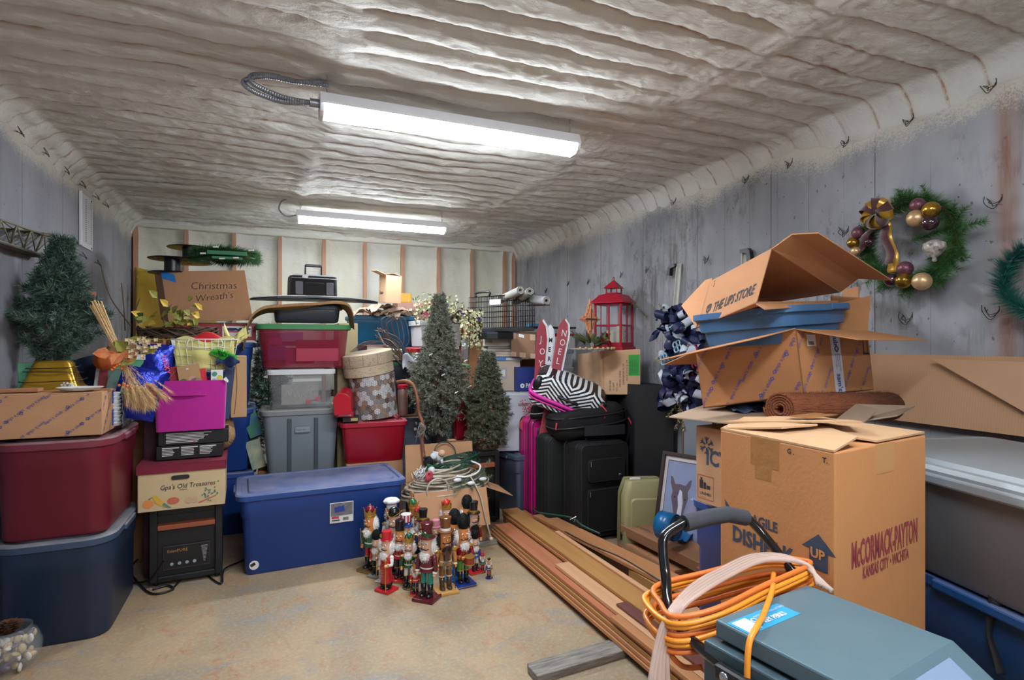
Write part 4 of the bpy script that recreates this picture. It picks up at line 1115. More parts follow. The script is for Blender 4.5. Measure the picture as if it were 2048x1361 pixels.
# ---- blue bins, picture tin, wreath carton and what stands on it
for k,(z,hh,lb) in enumerate(((0,0.455,'blue bin on the floor at the bottom of the blue stack'),(0.462,0.455,'blue bin in the middle of the blue stack behind the magenta cube'),(0.924,0.475,'tall blue bin at the top of the blue stack below the red picture box'))):
    tote('storage_bin',lb,(-0.43,4.78,z),0.64,0.50,hh,0,p_blue,p_bluel,r=0.05,taper=0.87)
t = thing('picture_box','flat red box with a framed winter photo on the top blue bin','box',(-0.36,4.72,1.412),0.03)
b = MB(); b.box((0,0,0.06),(0.52,0.36,0.12)); build('box',b,mat('dark red card','#8f1d25',rough=0.5),t,bevel=0.003)
b = MB(); b.box((0,0,0.123),(0.54,0.38,0.006)); build('wrap',b,m_clear,t)
sticker(t,(0.04,-0.181,0.025),(1,0,0),(0,0,1),0.19,0.075,m_paperw,'photo'); 
b = MB(); 
for k in range(30): fx = 0.045+R.random()*0.16; b.slab((fx,-0.1825,0.06+R.random()*0.02),(0.02,0,0),(0,0,0.012),(0,0.0004,0))
build('photo_print',b,mat('night blue print','#2d3f6e'),t)
b = MB(); b.slab((0.07,-0.1828,0.055),(0.1,0,0),(0,0,0.012),(0,0.0004,0)); build('photo_print',b,m_gred,t)
# carton "Christmas Wreath's"
t,ex,ey,ez = vcarton('carton','brown carton hand marked Christmas Wreath’s on the red picture box',(-0.665,4.661,1.539),(-0.113,4.500,1.556),(-0.782,5.125,1.572),(-0.722,4.729,1.908),m_card,closed=True,flaps=())
u_,v_ = ex.normalized(),ez.normalized(); n_ = u_.cross(v_)
lettering(t,'Christmas',u_*0.18+v_*0.24,u_,v_,0.078,m_ink,slant=0.2,bold=-0.014); lettering(t,'Wreath\'s',u_*0.20+v_*0.145,u_+v_*0.10,v_,0.07,m_ink,slant=0.2,bold=-0.014)
sticker(t,ez+u_*0.0-v_*0.055,u_-v_*0.35,v_,0.10,0.06,mat('blue painter tape','#2a7ac4',rough=0.5),'painter_tape',off=0.0012)
m_spool = mat('black spool plastic','#101114',rough=0.35)
def spool(label,loc,r,h,rh,rz=0):
    t = thing('cable_spool',label,'spool',loc,rz)
    for z,n in ((0,0),(h,1)):
        b = MB(); b.lathe([(0.02,z-0.004),(r-0.004,z-0.004),(r,z),(r-0.004,z+0.004),(0.02,z+0.004)],40,cap=False); b.lathe([(0.02,z+0.004),(0.02,z-0.004)],12,cap=False); build('flange',b,m_spool,t,smooth='auto')
        for k in range(8):
            b = MB(); a = 2*PI*k/8; b.box((r*0.62*math.cos(a),r*0.62*math.sin(a),z+0.005),(r*0.5,0.006,0.004),rz=a); build('spoke',b,m_spool,t)
    b = MB(); b.lathe([(rh,0),(rh,h)],26,cap=False); build('hub',b,m_spool,t,smooth=True)
    return t
spool('empty black cable spool on the left corner of the wreath carton',(-0.663,4.823,1.907),0.16,0.105,0.054)
spool('second black spool raised behind the left spool',(-0.572,4.991,2.011),0.155,0.115,0.05)
t = thing('flat_wreath','plain dark green artificial wreath lying on the wreath carton','wreath',(-0.305,4.756,1.988),0)
P_ = [(0.22*math.cos(a),0.16*math.sin(a),0.045+0.01*math.sin(3*a)) for a in [2*PI*k/24 for k in range(25)]]
tri_mesh('foliage',np.concatenate([sprig_needles([(x*s_,y*s_,z+dz) for x,y,z in P_],3600,0.062,0.0030,1.0) for s_,dz in ((1,-0.01),(0.97,0.035),(0.85,0.02))]),m_needleg,t,kind='stuff')
b = MB(); b.tube(P_[:-1],0.012,6,closed=True); build('frame_ring',b,mat('green ring','#1d4a2c'),t,smooth=True)
b = MB(); b.box((0.02,-0.19,0.055),(0.26,0.012,0.03)); b.box((0.02,-0.19,0.02),(0.2,0.012,0.02)); build('light_clip',b,mat('green plastic','#1f6e46',rough=0.4),t,bevel=0.003)
for p in ((-0.07,0.08),(0.16,0.07),(-0.03,0.0),(-0.15,0.03),(0.06,0.01)): b = MB(); b.tube([(p[0],-0.21,p[1]+0.01),(p[0]+0.035,-0.215,p[1]+0.012)],0.006,7); build('bulb',b,m_white,t)
# yellow plastic sheet stapled on the stud wall
m_ypl = mat('yellow plastic sheet','#c9a22e',rough=0.3,var=0.5,vscale=5,vcol='#b99a55',bump=0.8,bscale=9)
b = MB(); b.grid(lambda u,v: (-1.12+0.66*u,6.04-0.015*math.sin(9*u+6*v)-0.02*abs(math.sin(5*u-7*v)),1.05+1.03*v-0.10*u*v-0.03*math.sin(3*u)*v),30,30,0.002,tv=(0,-1,0)); solo('plastic_sheet',b,m_ypl,'crinkled yellow plastic sheet fixed to the stud wall in the left corner','plastic sheet',smooth=True)
# vent cover on left wall
t = thing('vent_cover','white slotted vent cover on the left wall','vent',(-1.163,4.695,2.221),0)
b = MB(); b.box((0.004,0,0),(0.008,0.30,0.36)); build('plate',b,m_white,t,bevel=0.003)
b = MB(); b.box((0.010,-0.139,0),(0.020,0.022,0.36)); build('flange',b,m_white,t,bevel=0.003)
for c_ in range(2):
    for r_ in range(21):
        b = MB(); b.box((0.010,-0.065+c_*0.12,-0.14+r_*0.014),(0.006,0.105,0.005),rot=Matrix.Rotation(0.5,3,'Y')); build('louver',b,m_white,t)
    b = MB()
    for r_ in range(21): b.box((0.0085,-0.012+c_*0.12,-0.133+r_*0.014),(0.002,0.008,0.008))
    build('slot',b,m_ink,t)
for sy in (-1,1):
    for sz in (-1,1): b = MB(); b.ell((0.009,sy*0.115,sz*0.165),(0.003,0.007,0.007),8,5); build('screw',b,m_black,t)
# wire truss shelf hung on left wall
t = thing('wire_truss','long rusty wire truss hung on the left wall above the small tree','wire rack',(-1.10,0,0),0)
m_rust = mat('dull brass wire','#8f8a74',rough=0.6,metal=0.5,var=0.4,vscale=30)
b = MB()
A_ = [Vector(q) for q in ((-1.060,3.085,1.923),(-1.060,3.761,1.955))]; B_ = [Vector(q) for q in ((-1.100,3.152,1.846),(-1.100,3.750,1.860))]; C_ = [Vector(q) for q in ((-1.155,3.309,1.925),(-1.155,4.098,2.029))]
off = Vector((1.10,0,0))
A_ = [q+off for q in A_]; B_ = [q+off for q in B_]; C_ = [q+off for q in C_]
for (p,q) in (A_,B_,C_): b.tube([p,q],0.0045,6)
n_ = 4
for k in range(n_):
    f0,f1 = k/n_,(k+1)/n_
    for P1,P2 in ((A_,B_),(B_,C_),(A_,C_)):
        b.tube([P1[0].lerp(P1[1],f0),P2[0].lerp(P2[1],f1)],0.0032,5); b.tube([P1[0].lerp(P1[1],f0),P2[0].lerp(P2[1],f0)],0.0036,5)
build('wires',b,m_rust,t,smooth=True)
b = MB(); d_ = B_[1]-B_[0]; b.slab(B_[0]+Vector((-0.06,0,-0.012)),d_,(0.075,0,0),(0,0,0.004)); build('tray',b,mat('dark felt strip','#5b5450',rough=0.9),t)
# glass bowl of shells with pine cone
t = thing('fish_bowl','round glass bowl by the dark navy bin at the frame edge','glass bowl',(-1.03,3.06,0),0)
m_glass = mat('clear glass','#eef4f4',rough=0.03,alpha=0.07)
b = MB(); prof = [(0.05,0.0),(0.09,0.012),(0.118,0.06),(0.12,0.10),(0.10,0.15),(0.075,0.17),(0.085,0.178),(0.079,0.178),(0.071,0.17),(0.096,0.148),(0.116,0.10),(0.114,0.06),(0.086,0.016),(0.05,0.006)]
b.lathe(prof,36); build('bowl',b,m_glass,t,smooth=True)
shc = [mat('shell white','#d9d3c9',rough=0.5),mat('shell tan','#b59a6e',rough=0.5),mat('shell purple','#6f5a72',rough=0.5),mat('shell sand','#c9b48a',rough=0.5)]
for k in range(64):
    a = R.uniform(0,6.28); z = R.uniform(0.02,0.125); rr_ = 0.095*math.sqrt(R.random())*(1 if z > 0.04 else 0.8)
    b = MB(); b.ell((0,0,0),(0.02,0.015,0.008),8,6); rot = (R.uniform(0,3),R.uniform(0,3),R.uniform(0,3))
    solo('seashell',b,shc[k % 4],('white','tan','purplish','sandy')[k % 4]+' seashell in the round glass bowl','seashell',(-1.03+rr_*math.cos(a),3.06+rr_*math.sin(a),z),rot=rot,group=('white','tan','purplish','sandy')[k % 4]+' shells filling the glass bowl',smooth=True)
t = thing('pine_cone','brown pine cone in the mouth of the glass bowl','pine cone',(-1.03,3.06,0.15)); b = MB(); m_cone = mat('pine cone scale','#5b3b28',rough=0.8)
for k in range(70):
    a = k*2.4; z = 0.055*k/70; r_ = 0.045*math.sin(PI*(0.15+0.8*k/70)); leaf(b,(r_*0.4*math.cos(a),r_*0.4*math.sin(a),z),(math.cos(a),math.sin(a),0.35),(0,0,1),r_,0.022)
b.ell((0,0,0.027),(0.02,0.02,0.03)); build('cone',b,m_cone,t)
# cords at the heater
t = thing('power_cord','black power cord coiled on the floor in front of the cabinet heater','cord',(0,0,0))
b = MB(); b.tube(smooth_path([(-0.522,3.544,0.220),(-0.625,3.747,0.050),(-0.739,3.867,0.008),(-0.763,3.991,0.008),(-0.610,3.656,0.008),(-0.503,3.658,0.008),(-0.537,3.729,0.008),(-0.606,3.703,0.008)],8),0.006,8)
b.tube(smooth_path([(-0.738,3.861,0.010),(-0.784,4.049,0.020),(-0.726,3.969,0.100)],6),0.006,8)
build('cable',b,m_black,t,smooth=True)
t = thing('power_cord','black cable running from the heater panel to the floor beside the long bin','cord',(0,0,0))
b = MB(); b.tube(smooth_path([(-0.504,3.668,0.010),(-0.422,3.934,0.020),(-0.351,3.815,0.008),(-0.259,3.639,0.008),(-0.254,3.794,0.030),(-0.180,3.949,0.008),(-0.141,3.995,0.008)],8),0.0055,8); build('cable',b,m_black,t,smooth=True)

# ================================================================ MIDDLE STACKS
mat('rib grey','#4a4f54',rough=0.5)
def pick(k,o,pts,label): pass
# long blue bin
t = tote('storage_bin','long royal blue bin with dusty lid on the floor at the front',(0.315,3.99,0),1.03,0.56,0.49,0.045,p_blue,p_bluel,r=0.055,taper=0.90)
f = -0.56*0.90/2-0.02
m_pic = mat('product picture','#5a5f6e',rough=0.5,var=0.6,vscale=30,vcol='#9a9183')
def bf(z): return -(0.92*0.56+(0.955*0.56-0.92*0.56)*(z/0.472))/2
zz = 0.245; y0 = bf(zz)-0.004
lb = sticker(t,(0.02,bf(0.25)-0.006,0.25),(1,0,0),(0,-0.03,1),0.145,0.13,m_paperw,'label')
sticker(t,(0.025,bf(0.29)-0.0085,0.295),(1,0,0),(0,-0.03,1),0.135,0.08,m_pic,'label_picture')
sticker(t,(0.05,bf(0.31)-0.0100,0.315),(1,0,0.15),(-0.1,-0.03,1),0.06,0.035,mat('blue print block','#27408f'),'label_picture')
sticker(t,(0.03,bf(0.27)-0.009,0.278),(1,0,0),(0,-0.03,1),0.045,0.014,m_gred,'label_mark')
b = MB()
for k in range(12): b.slab((0.10+k*0.003,bf(0.262)-0.009,0.262),(0.0012 if k % 3 else 0.002,0,0),(0,0,0.02),(0,-0.0005,0))
b.slab((0.03,bf(0.262)-0.009,0.264),(0.05,0,0),(0,0,0.006),(0,-0.0005,0)); build('barcode',b,m_ink,t)
b = MB(); b.lathe([(0.027,0),(0.027,0.0012)],28,c=(-0.415,bf(0.07)-0.001,0.06),rot=Matrix.Rotation(PI/2,3,'X')); build('round_label',b,m_paperw,t)
sticker(t,(-0.430,bf(0.06)-0.0028,0.050),(1,0,0.5),(-0.5,0,1),0.028,0.018,m_ink,'round_label_print')

# grey bin stack
carton('carton','plain brown carton under the tall grey bin behind the long blue bin',(0.215,4.63,0),0.46,0.42,0.33)
t = tote('storage_bin','tall grey bin with two dark ribs below the clear bin',(0.215,4.64,0.335),0.56,0.46,0.57,0,p_grey,p_greyl,r=0.06,taper=0.80,ribs=((-0.085,0.03),(0.10,0.03)),band=False)
sticker(t,(-0.045,-0.226,0.40),(1,0,0),(0,-0.06,1),0.10,0.04,mat('pale tape','#8f979c',rough=0.5),'tape_label',off=0.004)
lettering(t,'Flower Bed',(-0.040,-0.2315,0.415),(1,0,0),(0,-0.06,1),0.015,m_inkblue)
m_clearbin = mat('clear bin plastic','#b9c2c6',rough=0.2,alpha=0.27,var=0.3,vscale=5)
t = tote('clear_bin','clear bin with white lid showing a silver framed sign',(0.215,4.60,0.915),0.475,0.40,0.285,0,m_clearbin,mat('white lid plastic','#d7d9da',rough=0.4),r=0.04,taper=0.86,cat='storage bin')
t = thing('framed_sign','silver framed script sign inside the clear bin','sign',(0.205,4.455,0.935),0)
b = MB(); b.box((0.0,0,0.075),(0.26,0.02,0.15)); build('board',b,mat('silver grey wood','#a8a199',rough=0.7,var=0.5,vscale=40,vcol='#6e6862'),t,bevel=0.004)
b = MB(); P_ = [(-0.10+0.011*k,-0.013,0.075+0.022*math.sin(k*1.9)+0.02*math.sin(k*0.5)) for k in range(19)]; b.tube(smooth_path(P_,4),0.0022,5); build('script',b,mat('champagne wire','#d9cdb0',rough=0.4,metal=0.3),t,smooth=True)
b = MB()
for s in (-1,1): b.prism([(0,0),(0.05,0.022),(0.045,-0.02)],(0.09,-0.014,0.03),(s,0,0.35*s),(0,0,1),(0,-0.006,0))
build('bow',b,mat('red ribbon','#c8303a',rough=0.5),t)
b = MB(); b.slab((-0.06+0.215+0.0,4.455-0.001,1.105),(0.20,0,0),(0,0,0.075),(0,0.012,0)); solo('white_card',b,m_paperw,'white printed card inside the top of the clear bin','card')

# maroon clear tote with green lid and contents
m_marclr = mat('translucent maroon','#8a1237',rough=0.3,alpha=0.68,var=0.2,vscale=4)
t = tote('storage_bin','see-through maroon bin with green lid on the clear bin',(0.235,4.62,1.207),0.665,0.44,0.325,0,m_marclr,p_green,r=0.06,taper=0.86,band=False)
MC = [mat('magenta wrap','#b81f86'),mat('violet wrap','#4a2f8f'),mat('teal wrap','#6a86b8'),mat('red wrap','#9c1236'),mat('rose wrap','#d0305c')]
for k,(x,z,w_,h_,c_) in enumerate(((-0.20,0.19,0.09,0.05,0),(-0.09,0.22,0.16,0.07,2),(-0.19,0.10,0.12,0.10,1),(0.09,0.12,0.30,0.16,3),(0.05,0.16,0.05,0.06,4),(0.18,0.10,0.05,0.055,4),(-0.13,0.20,0.2,0.09,1),(-0.03,0.08,0.2,0.12,0))):
    b = MB(); b.box((0,0,0),(w_,0.03+0.004*k,h_)); solo('wrapped_gift',b,MC[c_],('small %s wrapped box seen through the maroon bin, %s' % (('magenta','violet','pale blue','red','rose')[c_],('upper left','upper middle','lower left','right half','centre','lower right','top left behind','bottom middle')[k])),'gift box',(0.235+x,4.44+0.012*(k % 3)+(0.06 if k > 5 else 0),1.215+z),bevel=0.002)
tote('storage_bin','shallow dark teal bin under the draped brown rug',(0.26,4.64,1.548),0.50,0.34,0.125,0,p_dgrey,p_dgrey,r=0.05,taper=0.9,lid=False,band=False)
m_coir = mat('tan coir','#b98d62',rough=0.95,var=0.5,vscale=80,vcol='#6b4a2e',bump=0.7,bscale=200)
P_ = smooth_path([(-0.175,0,1.36),(-0.155,0,1.48),(-0.115,0,1.60),(-0.04,0,1.655),(0.10,0,1.662),(0.25,0,1.685),(0.42,0,1.71),(0.53,0,1.69),(0.575,0,1.62),(0.585,0,1.52)],6)
b = MB(); n_ = len(P_)-1
def rg(u,v):
    p = P_[min(int(round(u*n_)),n_)]; return (p.x,4.40+0.30*v-0.02*math.sin(6*u)*(1-v)-0.03,p.z+0.008*math.sin(17*u+6*v)-0.02*v*abs(math.sin(PI*u)))
b.grid(rg,n_,6,0.02,tv=(0,0,1)); solo('coir_rug',b,m_coir,'brown coir rug draped over the maroon bin and dark teal bin','rug',smooth='auto')
t = thing('sled_board','long black board with white top lying under the cooler bag','board',(0.33,4.60,1.708),0.03)
pts = []
for k in range(28):
    a = 2*PI*k/28; pts.append((0.47*math.copysign(abs(math.cos(a))**0.6,math.cos(a)),0.13*math.copysign(abs(math.sin(a))**0.75,math.sin(a))))
def bow(x): return 0.022*(1-(x/0.47)**2)
b = MB(); b.add([(x,y,bow(x)) for x,y in pts]+[(x,y,bow(x)+0.012) for x,y in pts],[tuple(range(28))[::-1],tuple(range(28,56))]+[(i,(i+1) % 28,28+(i+1) % 28,28+i) for i in range(28)]); build('deck',b,m_black,t)
b = MB(); b.add([(x*0.97,y*0.92,bow(x)+0.0125) for x,y in pts]+[(x*0.97,y*0.92,bow(x)+0.020) for x,y in pts],[tuple(range(28))[::-1],tuple(range(28,56))]+[(i,(i+1) % 28,28+(i+1) % 28,28+i) for i in range(28)]); build('top_sheet',b,mat('white sheet','#d8d8d6',rough=0.4),t)
# rolling cooler bag
m_bagb = fabric('black nylon','#18181b'); m_bagg = fabric('grey nylon','#6c6c74')
t = thing('cooler_bag','black and grey rolling cooler bag with raised handle on the stack','bag',(0.30,4.60,1.745),0.08)
b = MB(); b.loft([(0.34,0.22,0.03,0),(0.345,0.23,0.035,0.012),(0.34,0.225,0.035,0.125),(0.335,0.22,0.035,0.15),(0.29,0.17,0.03,0.163)],5); build('body',b,m_bagb,t,smooth='auto')
for sx in (-1,1):
    b = MB(); b.M = Matrix.Translation((sx*0.11,-0.118,0.055)) @ Matrix.Rotation(PI/2,4,'X'); b.loft([(0.055,0.10,0.008,-0.004),(0.05,0.09,0.008,0.008)],3); build('pocket',b,m_bagg,t,smooth='auto')
b = MB(); b.M = Matrix.Translation((0.0,-0.118,0.05)) @ Matrix.Rotation(PI/2,4,'X'); b.loft([(0.145,0.10,0.012,-0.004),(0.14,0.09,0.012,0.010)],3); build('pocket',b,m_bagb,t,smooth='auto')
b = MB(); b.tube([(-0.165,-0.115,0.132),(0.165,-0.115,0.132)],0.003,6); build('piping',b,mat('pale piping','#9a9a9e'),t,smooth=True)
b = MB(); b.slab((-0.09,-0.117,0.135),(0.04,0,-0.004),(0.005,0,0.022),(0,-0.002,0)); build('tag',b,m_paperw,t)
b = MB(); b.tube([(-0.045,0.05,0.15),(-0.045,0.05,0.245),(0.075,0.05,0.245),(0.075,0.05,0.15)],0.0075,8); build('pull_handle',b,m_black,t,smooth='auto')
b = MB(); b.box((0.015,0.05,0.248),(0.12,0.022,0.022)); build('grip',b,m_black,t,bevel=0.006)

# dark tree and jumble between the blue stack and the grey bin
conifer('artificial_tree','dark artificial tree squeezed between blue stack and grey bin',(-0.01,5.25,0),1.52,0.26,190,m_needle,per=230,nl=0.055,nw=0.005,z0=0.45,sub=4,seed=11,shape=lambda k: 1.0-0.75*k)
for k,(px_,z,c_,lb) in enumerate(((0.0,0.0,'#23427a','blue board game box at the bottom of the gap behind the long bin'),(0.01,0.22,'#9a6530','orange brown picture box in the gap left of the grey bin'),(0.0,0.46,'#6f8a84','pale green picture box in the gap left of the grey bin'),(-0.01,0.70,'#3f7d3a','green topped box tipped in the gap left of the grey bin'))):
    t = thing('game_box',lb,'box',(-0.085+px_*3,4.72,z),0,rot=(0,math.radians((0,6,-14,-20)[k]),0.1*k-0.1))
    b = MB(); b.box((0,0,0.11),(0.10,0.30,0.215)); build('carton',b,mat('game box %d' % k,c_,rough=0.5,var=0.7,vscale=12,vcol=('#8a8f98','#3d2a20','#d9c99a','#2b4f9a')[k]),t,bevel=0.002)

# ---- red bin with hat boxes, mailbox
carton('carton','brown carton beneath the red bin behind the long blue bin',(0.73,4.50,0),0.42,0.36,0.485)
carton('carton','tan carton standing behind the red mailbox',(0.545,4.66,0.0),0.13,0.2,1.21,m=mat('khaki carton','#8f7f5e',rough=0.85),tape=False)
m_redclr = mat('red clear plastic','#a01428',rough=0.25,alpha=0.88)
tote('storage_bin','bright red bin with red lid below the patterned hat box',(0.735,4.52,0.49),0.50,0.42,0.31,-0.03,m_redclr,p_redl,r=0.04,taper=0.86,band=False)
def drum(name,label,loc,r,h,m_,tilt,lid=None,mlid=None,cat='hat box'):
    t = thing(name,label,cat,loc,0,rot=tilt)
    b = MB(); b.lathe([(r-0.004,0),(r,0.004),(r,h-0.003),(r-0.005,h)],44); build('drum',b,m_,t,smooth='auto')
    if lid: b = MB(); b.lathe([(r+0.004,h-lid),(r+0.006,h-lid+0.003),(r+0.006,h+0.004),(r-0.01,h+0.008)],44); build('lid',b,mlid,t,smooth='auto')
    return t
m_silver = mat('silver tin','#a7a29d',rough=0.35,metal=0.5,var=0.25,vscale=14)
r_,h_ = 0.172,0.335
t = drum('patterned_tin','tall silver drum tin with brown and white hexagon pattern',(0.765,4.50,0.812),r_,h_,m_silver,(0,math.radians(-6),0.0),0.055,m_silver,'tin')
hexm = [mat('white hex print','#c9c8c8',rough=0.5),mat('brown hex print','#54382f',rough=0.5),mat('tan hex print','#8f7159',rough=0.5),mat('grey hex print','#77716f',rough=0.5)]
mbs = [MB() for _ in range(4)]; spk = MB()
s_ = 0.024; rows = int(h_/(s_*1.5))
nc = int(2*PI*r_/(s_*math.sqrt(3)))
for row in range(rows):
    for c_ in range(nc):
        a0 = 2*PI*(c_+(0.5 if row % 2 else 0))/nc; z = s_+row*s_*1.5
        if math.sin(a0) > 0.5 or z > h_-0.012: continue
        q = R.random(); i = 0 if q < 0.42 else (3 if q < 0.65 else (2 if q < 0.84 else 1))
        off = 0.0075 if z > h_-0.06 else 0.0014
        def cyl(an,z_,o=0): rr_ = r_+off+o; return (rr_*math.cos(an),rr_*math.sin(an),z_)
        mbs[i].add([cyl(a0+s_*0.93*math.sin(PI/3*k)/r_,z+s_*0.93*math.cos(PI/3*k)) for k in range(6)],[tuple(range(6))[::-1]])
        for k in range(6):
            an = PI/3*k+PI/6; x1 = s_*0.62; spk.add([cyl(a0+x1*math.sin(an-0.28)/r_,z+x1*math.cos(an-0.28),0.0004),cyl(a0+x1*1.15*math.sin(an)/r_,z+x1*1.15*math.cos(an),0.0004),cyl(a0+x1*math.sin(an+0.28)/r_,z+x1*math.cos(an+0.28),0.0004),cyl(a0+x1*0.35*math.sin(an)/r_,z+x1*0.35*math.cos(an),0.0004)],[(3,2,1,0)])
for i in range(4): build('hexagon_pattern',mbs[i],hexm[i],t,kind='stuff')
build('flower_pattern',spk,mat('dim spoke print','#8c8580',rough=0.5),t,kind='stuff')
m_script = mat('cream script paper','#c4b094',rough=0.7,var=0.25,vscale=12)
r_ = 0.192
t = drum('round_hat_box','round cream hat box with printed script on the patterned tin',(0.715,4.50,1.150),r_,0.165,m_script,(math.radians(3),math.radians(-9),0.0),0.085,m_script)
b = MB()
for k in range(300):
    a = R.uniform(PI,2*PI); z = 0.01+0.012*R.randrange(0,13); wv = R.uniform(0.003,0.012)/r_; rr_ = r_+(0.0068 if z > 0.078 else 0.0008)
    b.add([(rr_*math.cos(a),rr_*math.sin(a),z),(rr_*math.cos(a+wv),rr_*math.sin(a+wv),z),(rr_*math.cos(a+wv),rr_*math.sin(a+wv),z+0.003),(rr_*math.cos(a),rr_*math.sin(a),z+0.003)],[(0,1,2,3)])
build('script_print',b,mat('brown ink','#7a6854'),t,kind='stuff')
b = MB()
for k in range(4): a = PI*1.05+k*0.55; b.tube([( (r_+0.007)*math.cos(a),(r_+0.007)*math.sin(a),0.085),((r_+0.007)*math.cos(a+0.02),(r_+0.007)*math.sin(a+0.02),0.168)],0.0012,4)
build('seam',b,mat('brown ink'  ,'#7a6854'),t)
# mailbox
t = thing('toy_mailbox','small red toy mailbox tipped forward left of the patterned tin','mailbox',(0.515,4.36,0.885),0,rot=(math.radians(8),math.radians(-4),-0.25))
m_mred = mat('glossy red enamel','#c01830',rough=0.3)
prof = [(-0.058,0),(0.058,0),(0.058,0.10)]+[(0.058*math.cos(PI*k/12),0.10+0.058*math.sin(PI*k/12)) for k in range(13)]+[(-0.058,0.10)]
b = MB(); b.prism(prof,(0,-0.10,0),(1,0,0),(0,0,1),(0,0.20,0)); build('box',b,m_mred,t,bevel=0.002)
b = MB(); b.prism([(x*1.06,z*1.03-0.003) for x,z in prof],(0,-0.112,0),(1,0,0),(0,0,1),(0,0.012,0)); dd = build('door',b,m_mred,t,bevel=0.003)
b = MB(); b.ell((0,-0.116,0.148),(0.006,0.006,0.006),8,6); build('knob',b,m_mred,dd,smooth=True)
t = thing('small_box','small red box with photo label under the toy mailbox','box',(0.52,4.37,0.845),-0.2); b = MB(); b.box((0,0,0.018),(0.12,0.15,0.036)); build('carton',b,m_mred,t,bevel=0.002); sticker(t,(-0.045,-0.0755,0.008),(1,0,0),(0,0,1),0.09,0.02,m_paperw,'label')
t = thing('small_box','small black box with gold label at the front of the red bin lid','box',(0.555,4.36,0.806),-0.1); b = MB(); b.box((0,0,0.018),(0.115,0.13,0.036)); build('carton',b,m_black,t,bevel=0.002); sticker(t,(0.0,-0.0655,0.008),(1,0,0),(0,0,1),0.05,0.02,mat('ochre label','#b5a35a'),'label')
t = thing('flower_jar','tall printed jar with red lid right of the patterned tin','jar',(0.985,4.53,0.806),0)
b = MB(); b.lathe([(0.035,0),(0.042,0.02),(0.042,0.20),(0.035,0.215)],20); build('jar',b,mat('jar print','#7d8276',rough=0.3,var=0.8,vscale=40,vcol='#a84a4a'),t,smooth='auto')
b = MB(); b.lathe([(0.042,0.215),(0.044,0.22),(0.044,0.245),(0.03,0.25)],20); build('lid',b,m_mred,t,smooth='auto')

# ---- black bin with green and red lid, books, harness
carton('carton','brown carton under the black bin behind the red bin',(0.93,4.98,0),0.5,0.42,0.78)
t = tote('storage_bin','black bin with green rimmed lid under the heaped books and papers',(0.93,4.96,0.785),0.52,0.42,0.455,0,p_dgrey,mat('dark green lid','#2f5c44',rough=0.4),r=0.04,taper=0.86)
bk = [('thick maroon spined book tilted on the heap of papers',(0.82,4.86,1.335),0.24,0.18,0.035,0.3,'#5c2a30'),('cream paged album in the middle of the heaped books',(0.90,4.84,1.298),0.28,0.20,0.035,-0.15,'#c9bda4'),
      ('white papers and folder under the cream album',(0.88,4.84,1.268),0.33,0.24,0.025,0.1,'#d8d6cf'),('orange folder sticking out below the heaped papers',(0.97,4.84,1.250),0.30,0.22,0.015,-0.05,'#d8942a'),
      ('grey folder at the left of the heaped papers',(0.72,4.86,1.250),0.20,0.2,0.03,0.25,'#8f959c')]
for lb,loc,w_,d_,h_,rz_,c_ in bk:
    book('book',lb,loc,w_,d_,h_,rz_,mat('cover '+c_,c_,rough=0.6),tilt=0.05)
b = MB()
for k in range(22):
    p0 = Vector((R.uniform(0.80,0.90),4.78,R.uniform(1.42,1.52))); p1 = Vector((R.uniform(1.0,1.08),4.72,R.uniform(1.20,1.32)))
    mid = (p0+p1)/2+Vector((R.uniform(-0.05,0.06),R.uniform(-0.04,0.02),R.uniform(-0.02,0.05)))
    b.tube(smooth_path([p0,mid,p1],6),0.0085,6,flat=0.3)
for k in range(5):
    x0 = R.uniform(0.86,1.0); b.tube(smooth_path([(x0,4.76,1.42),(x0-0.05,4.75,1.56+R.uniform(-0.03,0.03)),(x0+0.06,4.75,1.60),(x0+0.10,4.74,1.42),(x0+0.07,4.74,1.36)],6),0.006,6,flat=0.4)
for k in range(4): b.tube(smooth_path([(0.87,4.76,1.40),(0.72,4.74,1.37+0.01*k),(0.60,4.74,1.29+0.01*k)],6),0.006,6,flat=0.4)
solo('leather_straps',b,mat('brown leather','#5a4538',rough=0.6,var=0.4,vscale=20,vcol='#8a7466'),'tangle of brown leather straps over the heaped books','straps',smooth=True)
# crooked walking stick
t = thing('walking_stick','crooked orange brown walking stick right of the patterned tin','walking stick',(0,0,0))
b = MB(); b.tube(smooth_path([(0.859,4.147,1.102),(0.909,4.072,1.113),(0.955,4.030,1.081),(0.977,3.999,0.982),(0.986,3.995,0.888),(1.010,3.974,0.803),(1.004,3.977,0.696),(1.015,3.950,0.520),(1.025,3.946,0.324),(1.040,4.002,0.000)],5),0.013,9); build('shaft',b,mat('copper bark','#9a5a34',rough=0.5,var=0.8,vscale=9,vcol='#4a3a34'),t,smooth=True)
b = MB()
for k in range(10): z = 0.85-0.01*k; c = Vector((0.992,3.960,0.824)); b.tube(smooth_path([c,c+Vector((0.03*math.sin(k),-0.02,-0.05)),c+Vector((0.05*math.cos(k*2),-0.02,-0.12+0.02*math.sin(k)))],4),0.0016,4)
for k in range(8): c = Vector((0.977,3.956,0.808)); b.box(c+Vector((R.uniform(-0.03,0.05),0,R.uniform(-0.10,0.02))),(0.018,0.004,0.018),rz=k)
build('trinkets',b,mat('pewter','#7d7a74',rough=0.5,metal=0.4),t,kind='stuff')

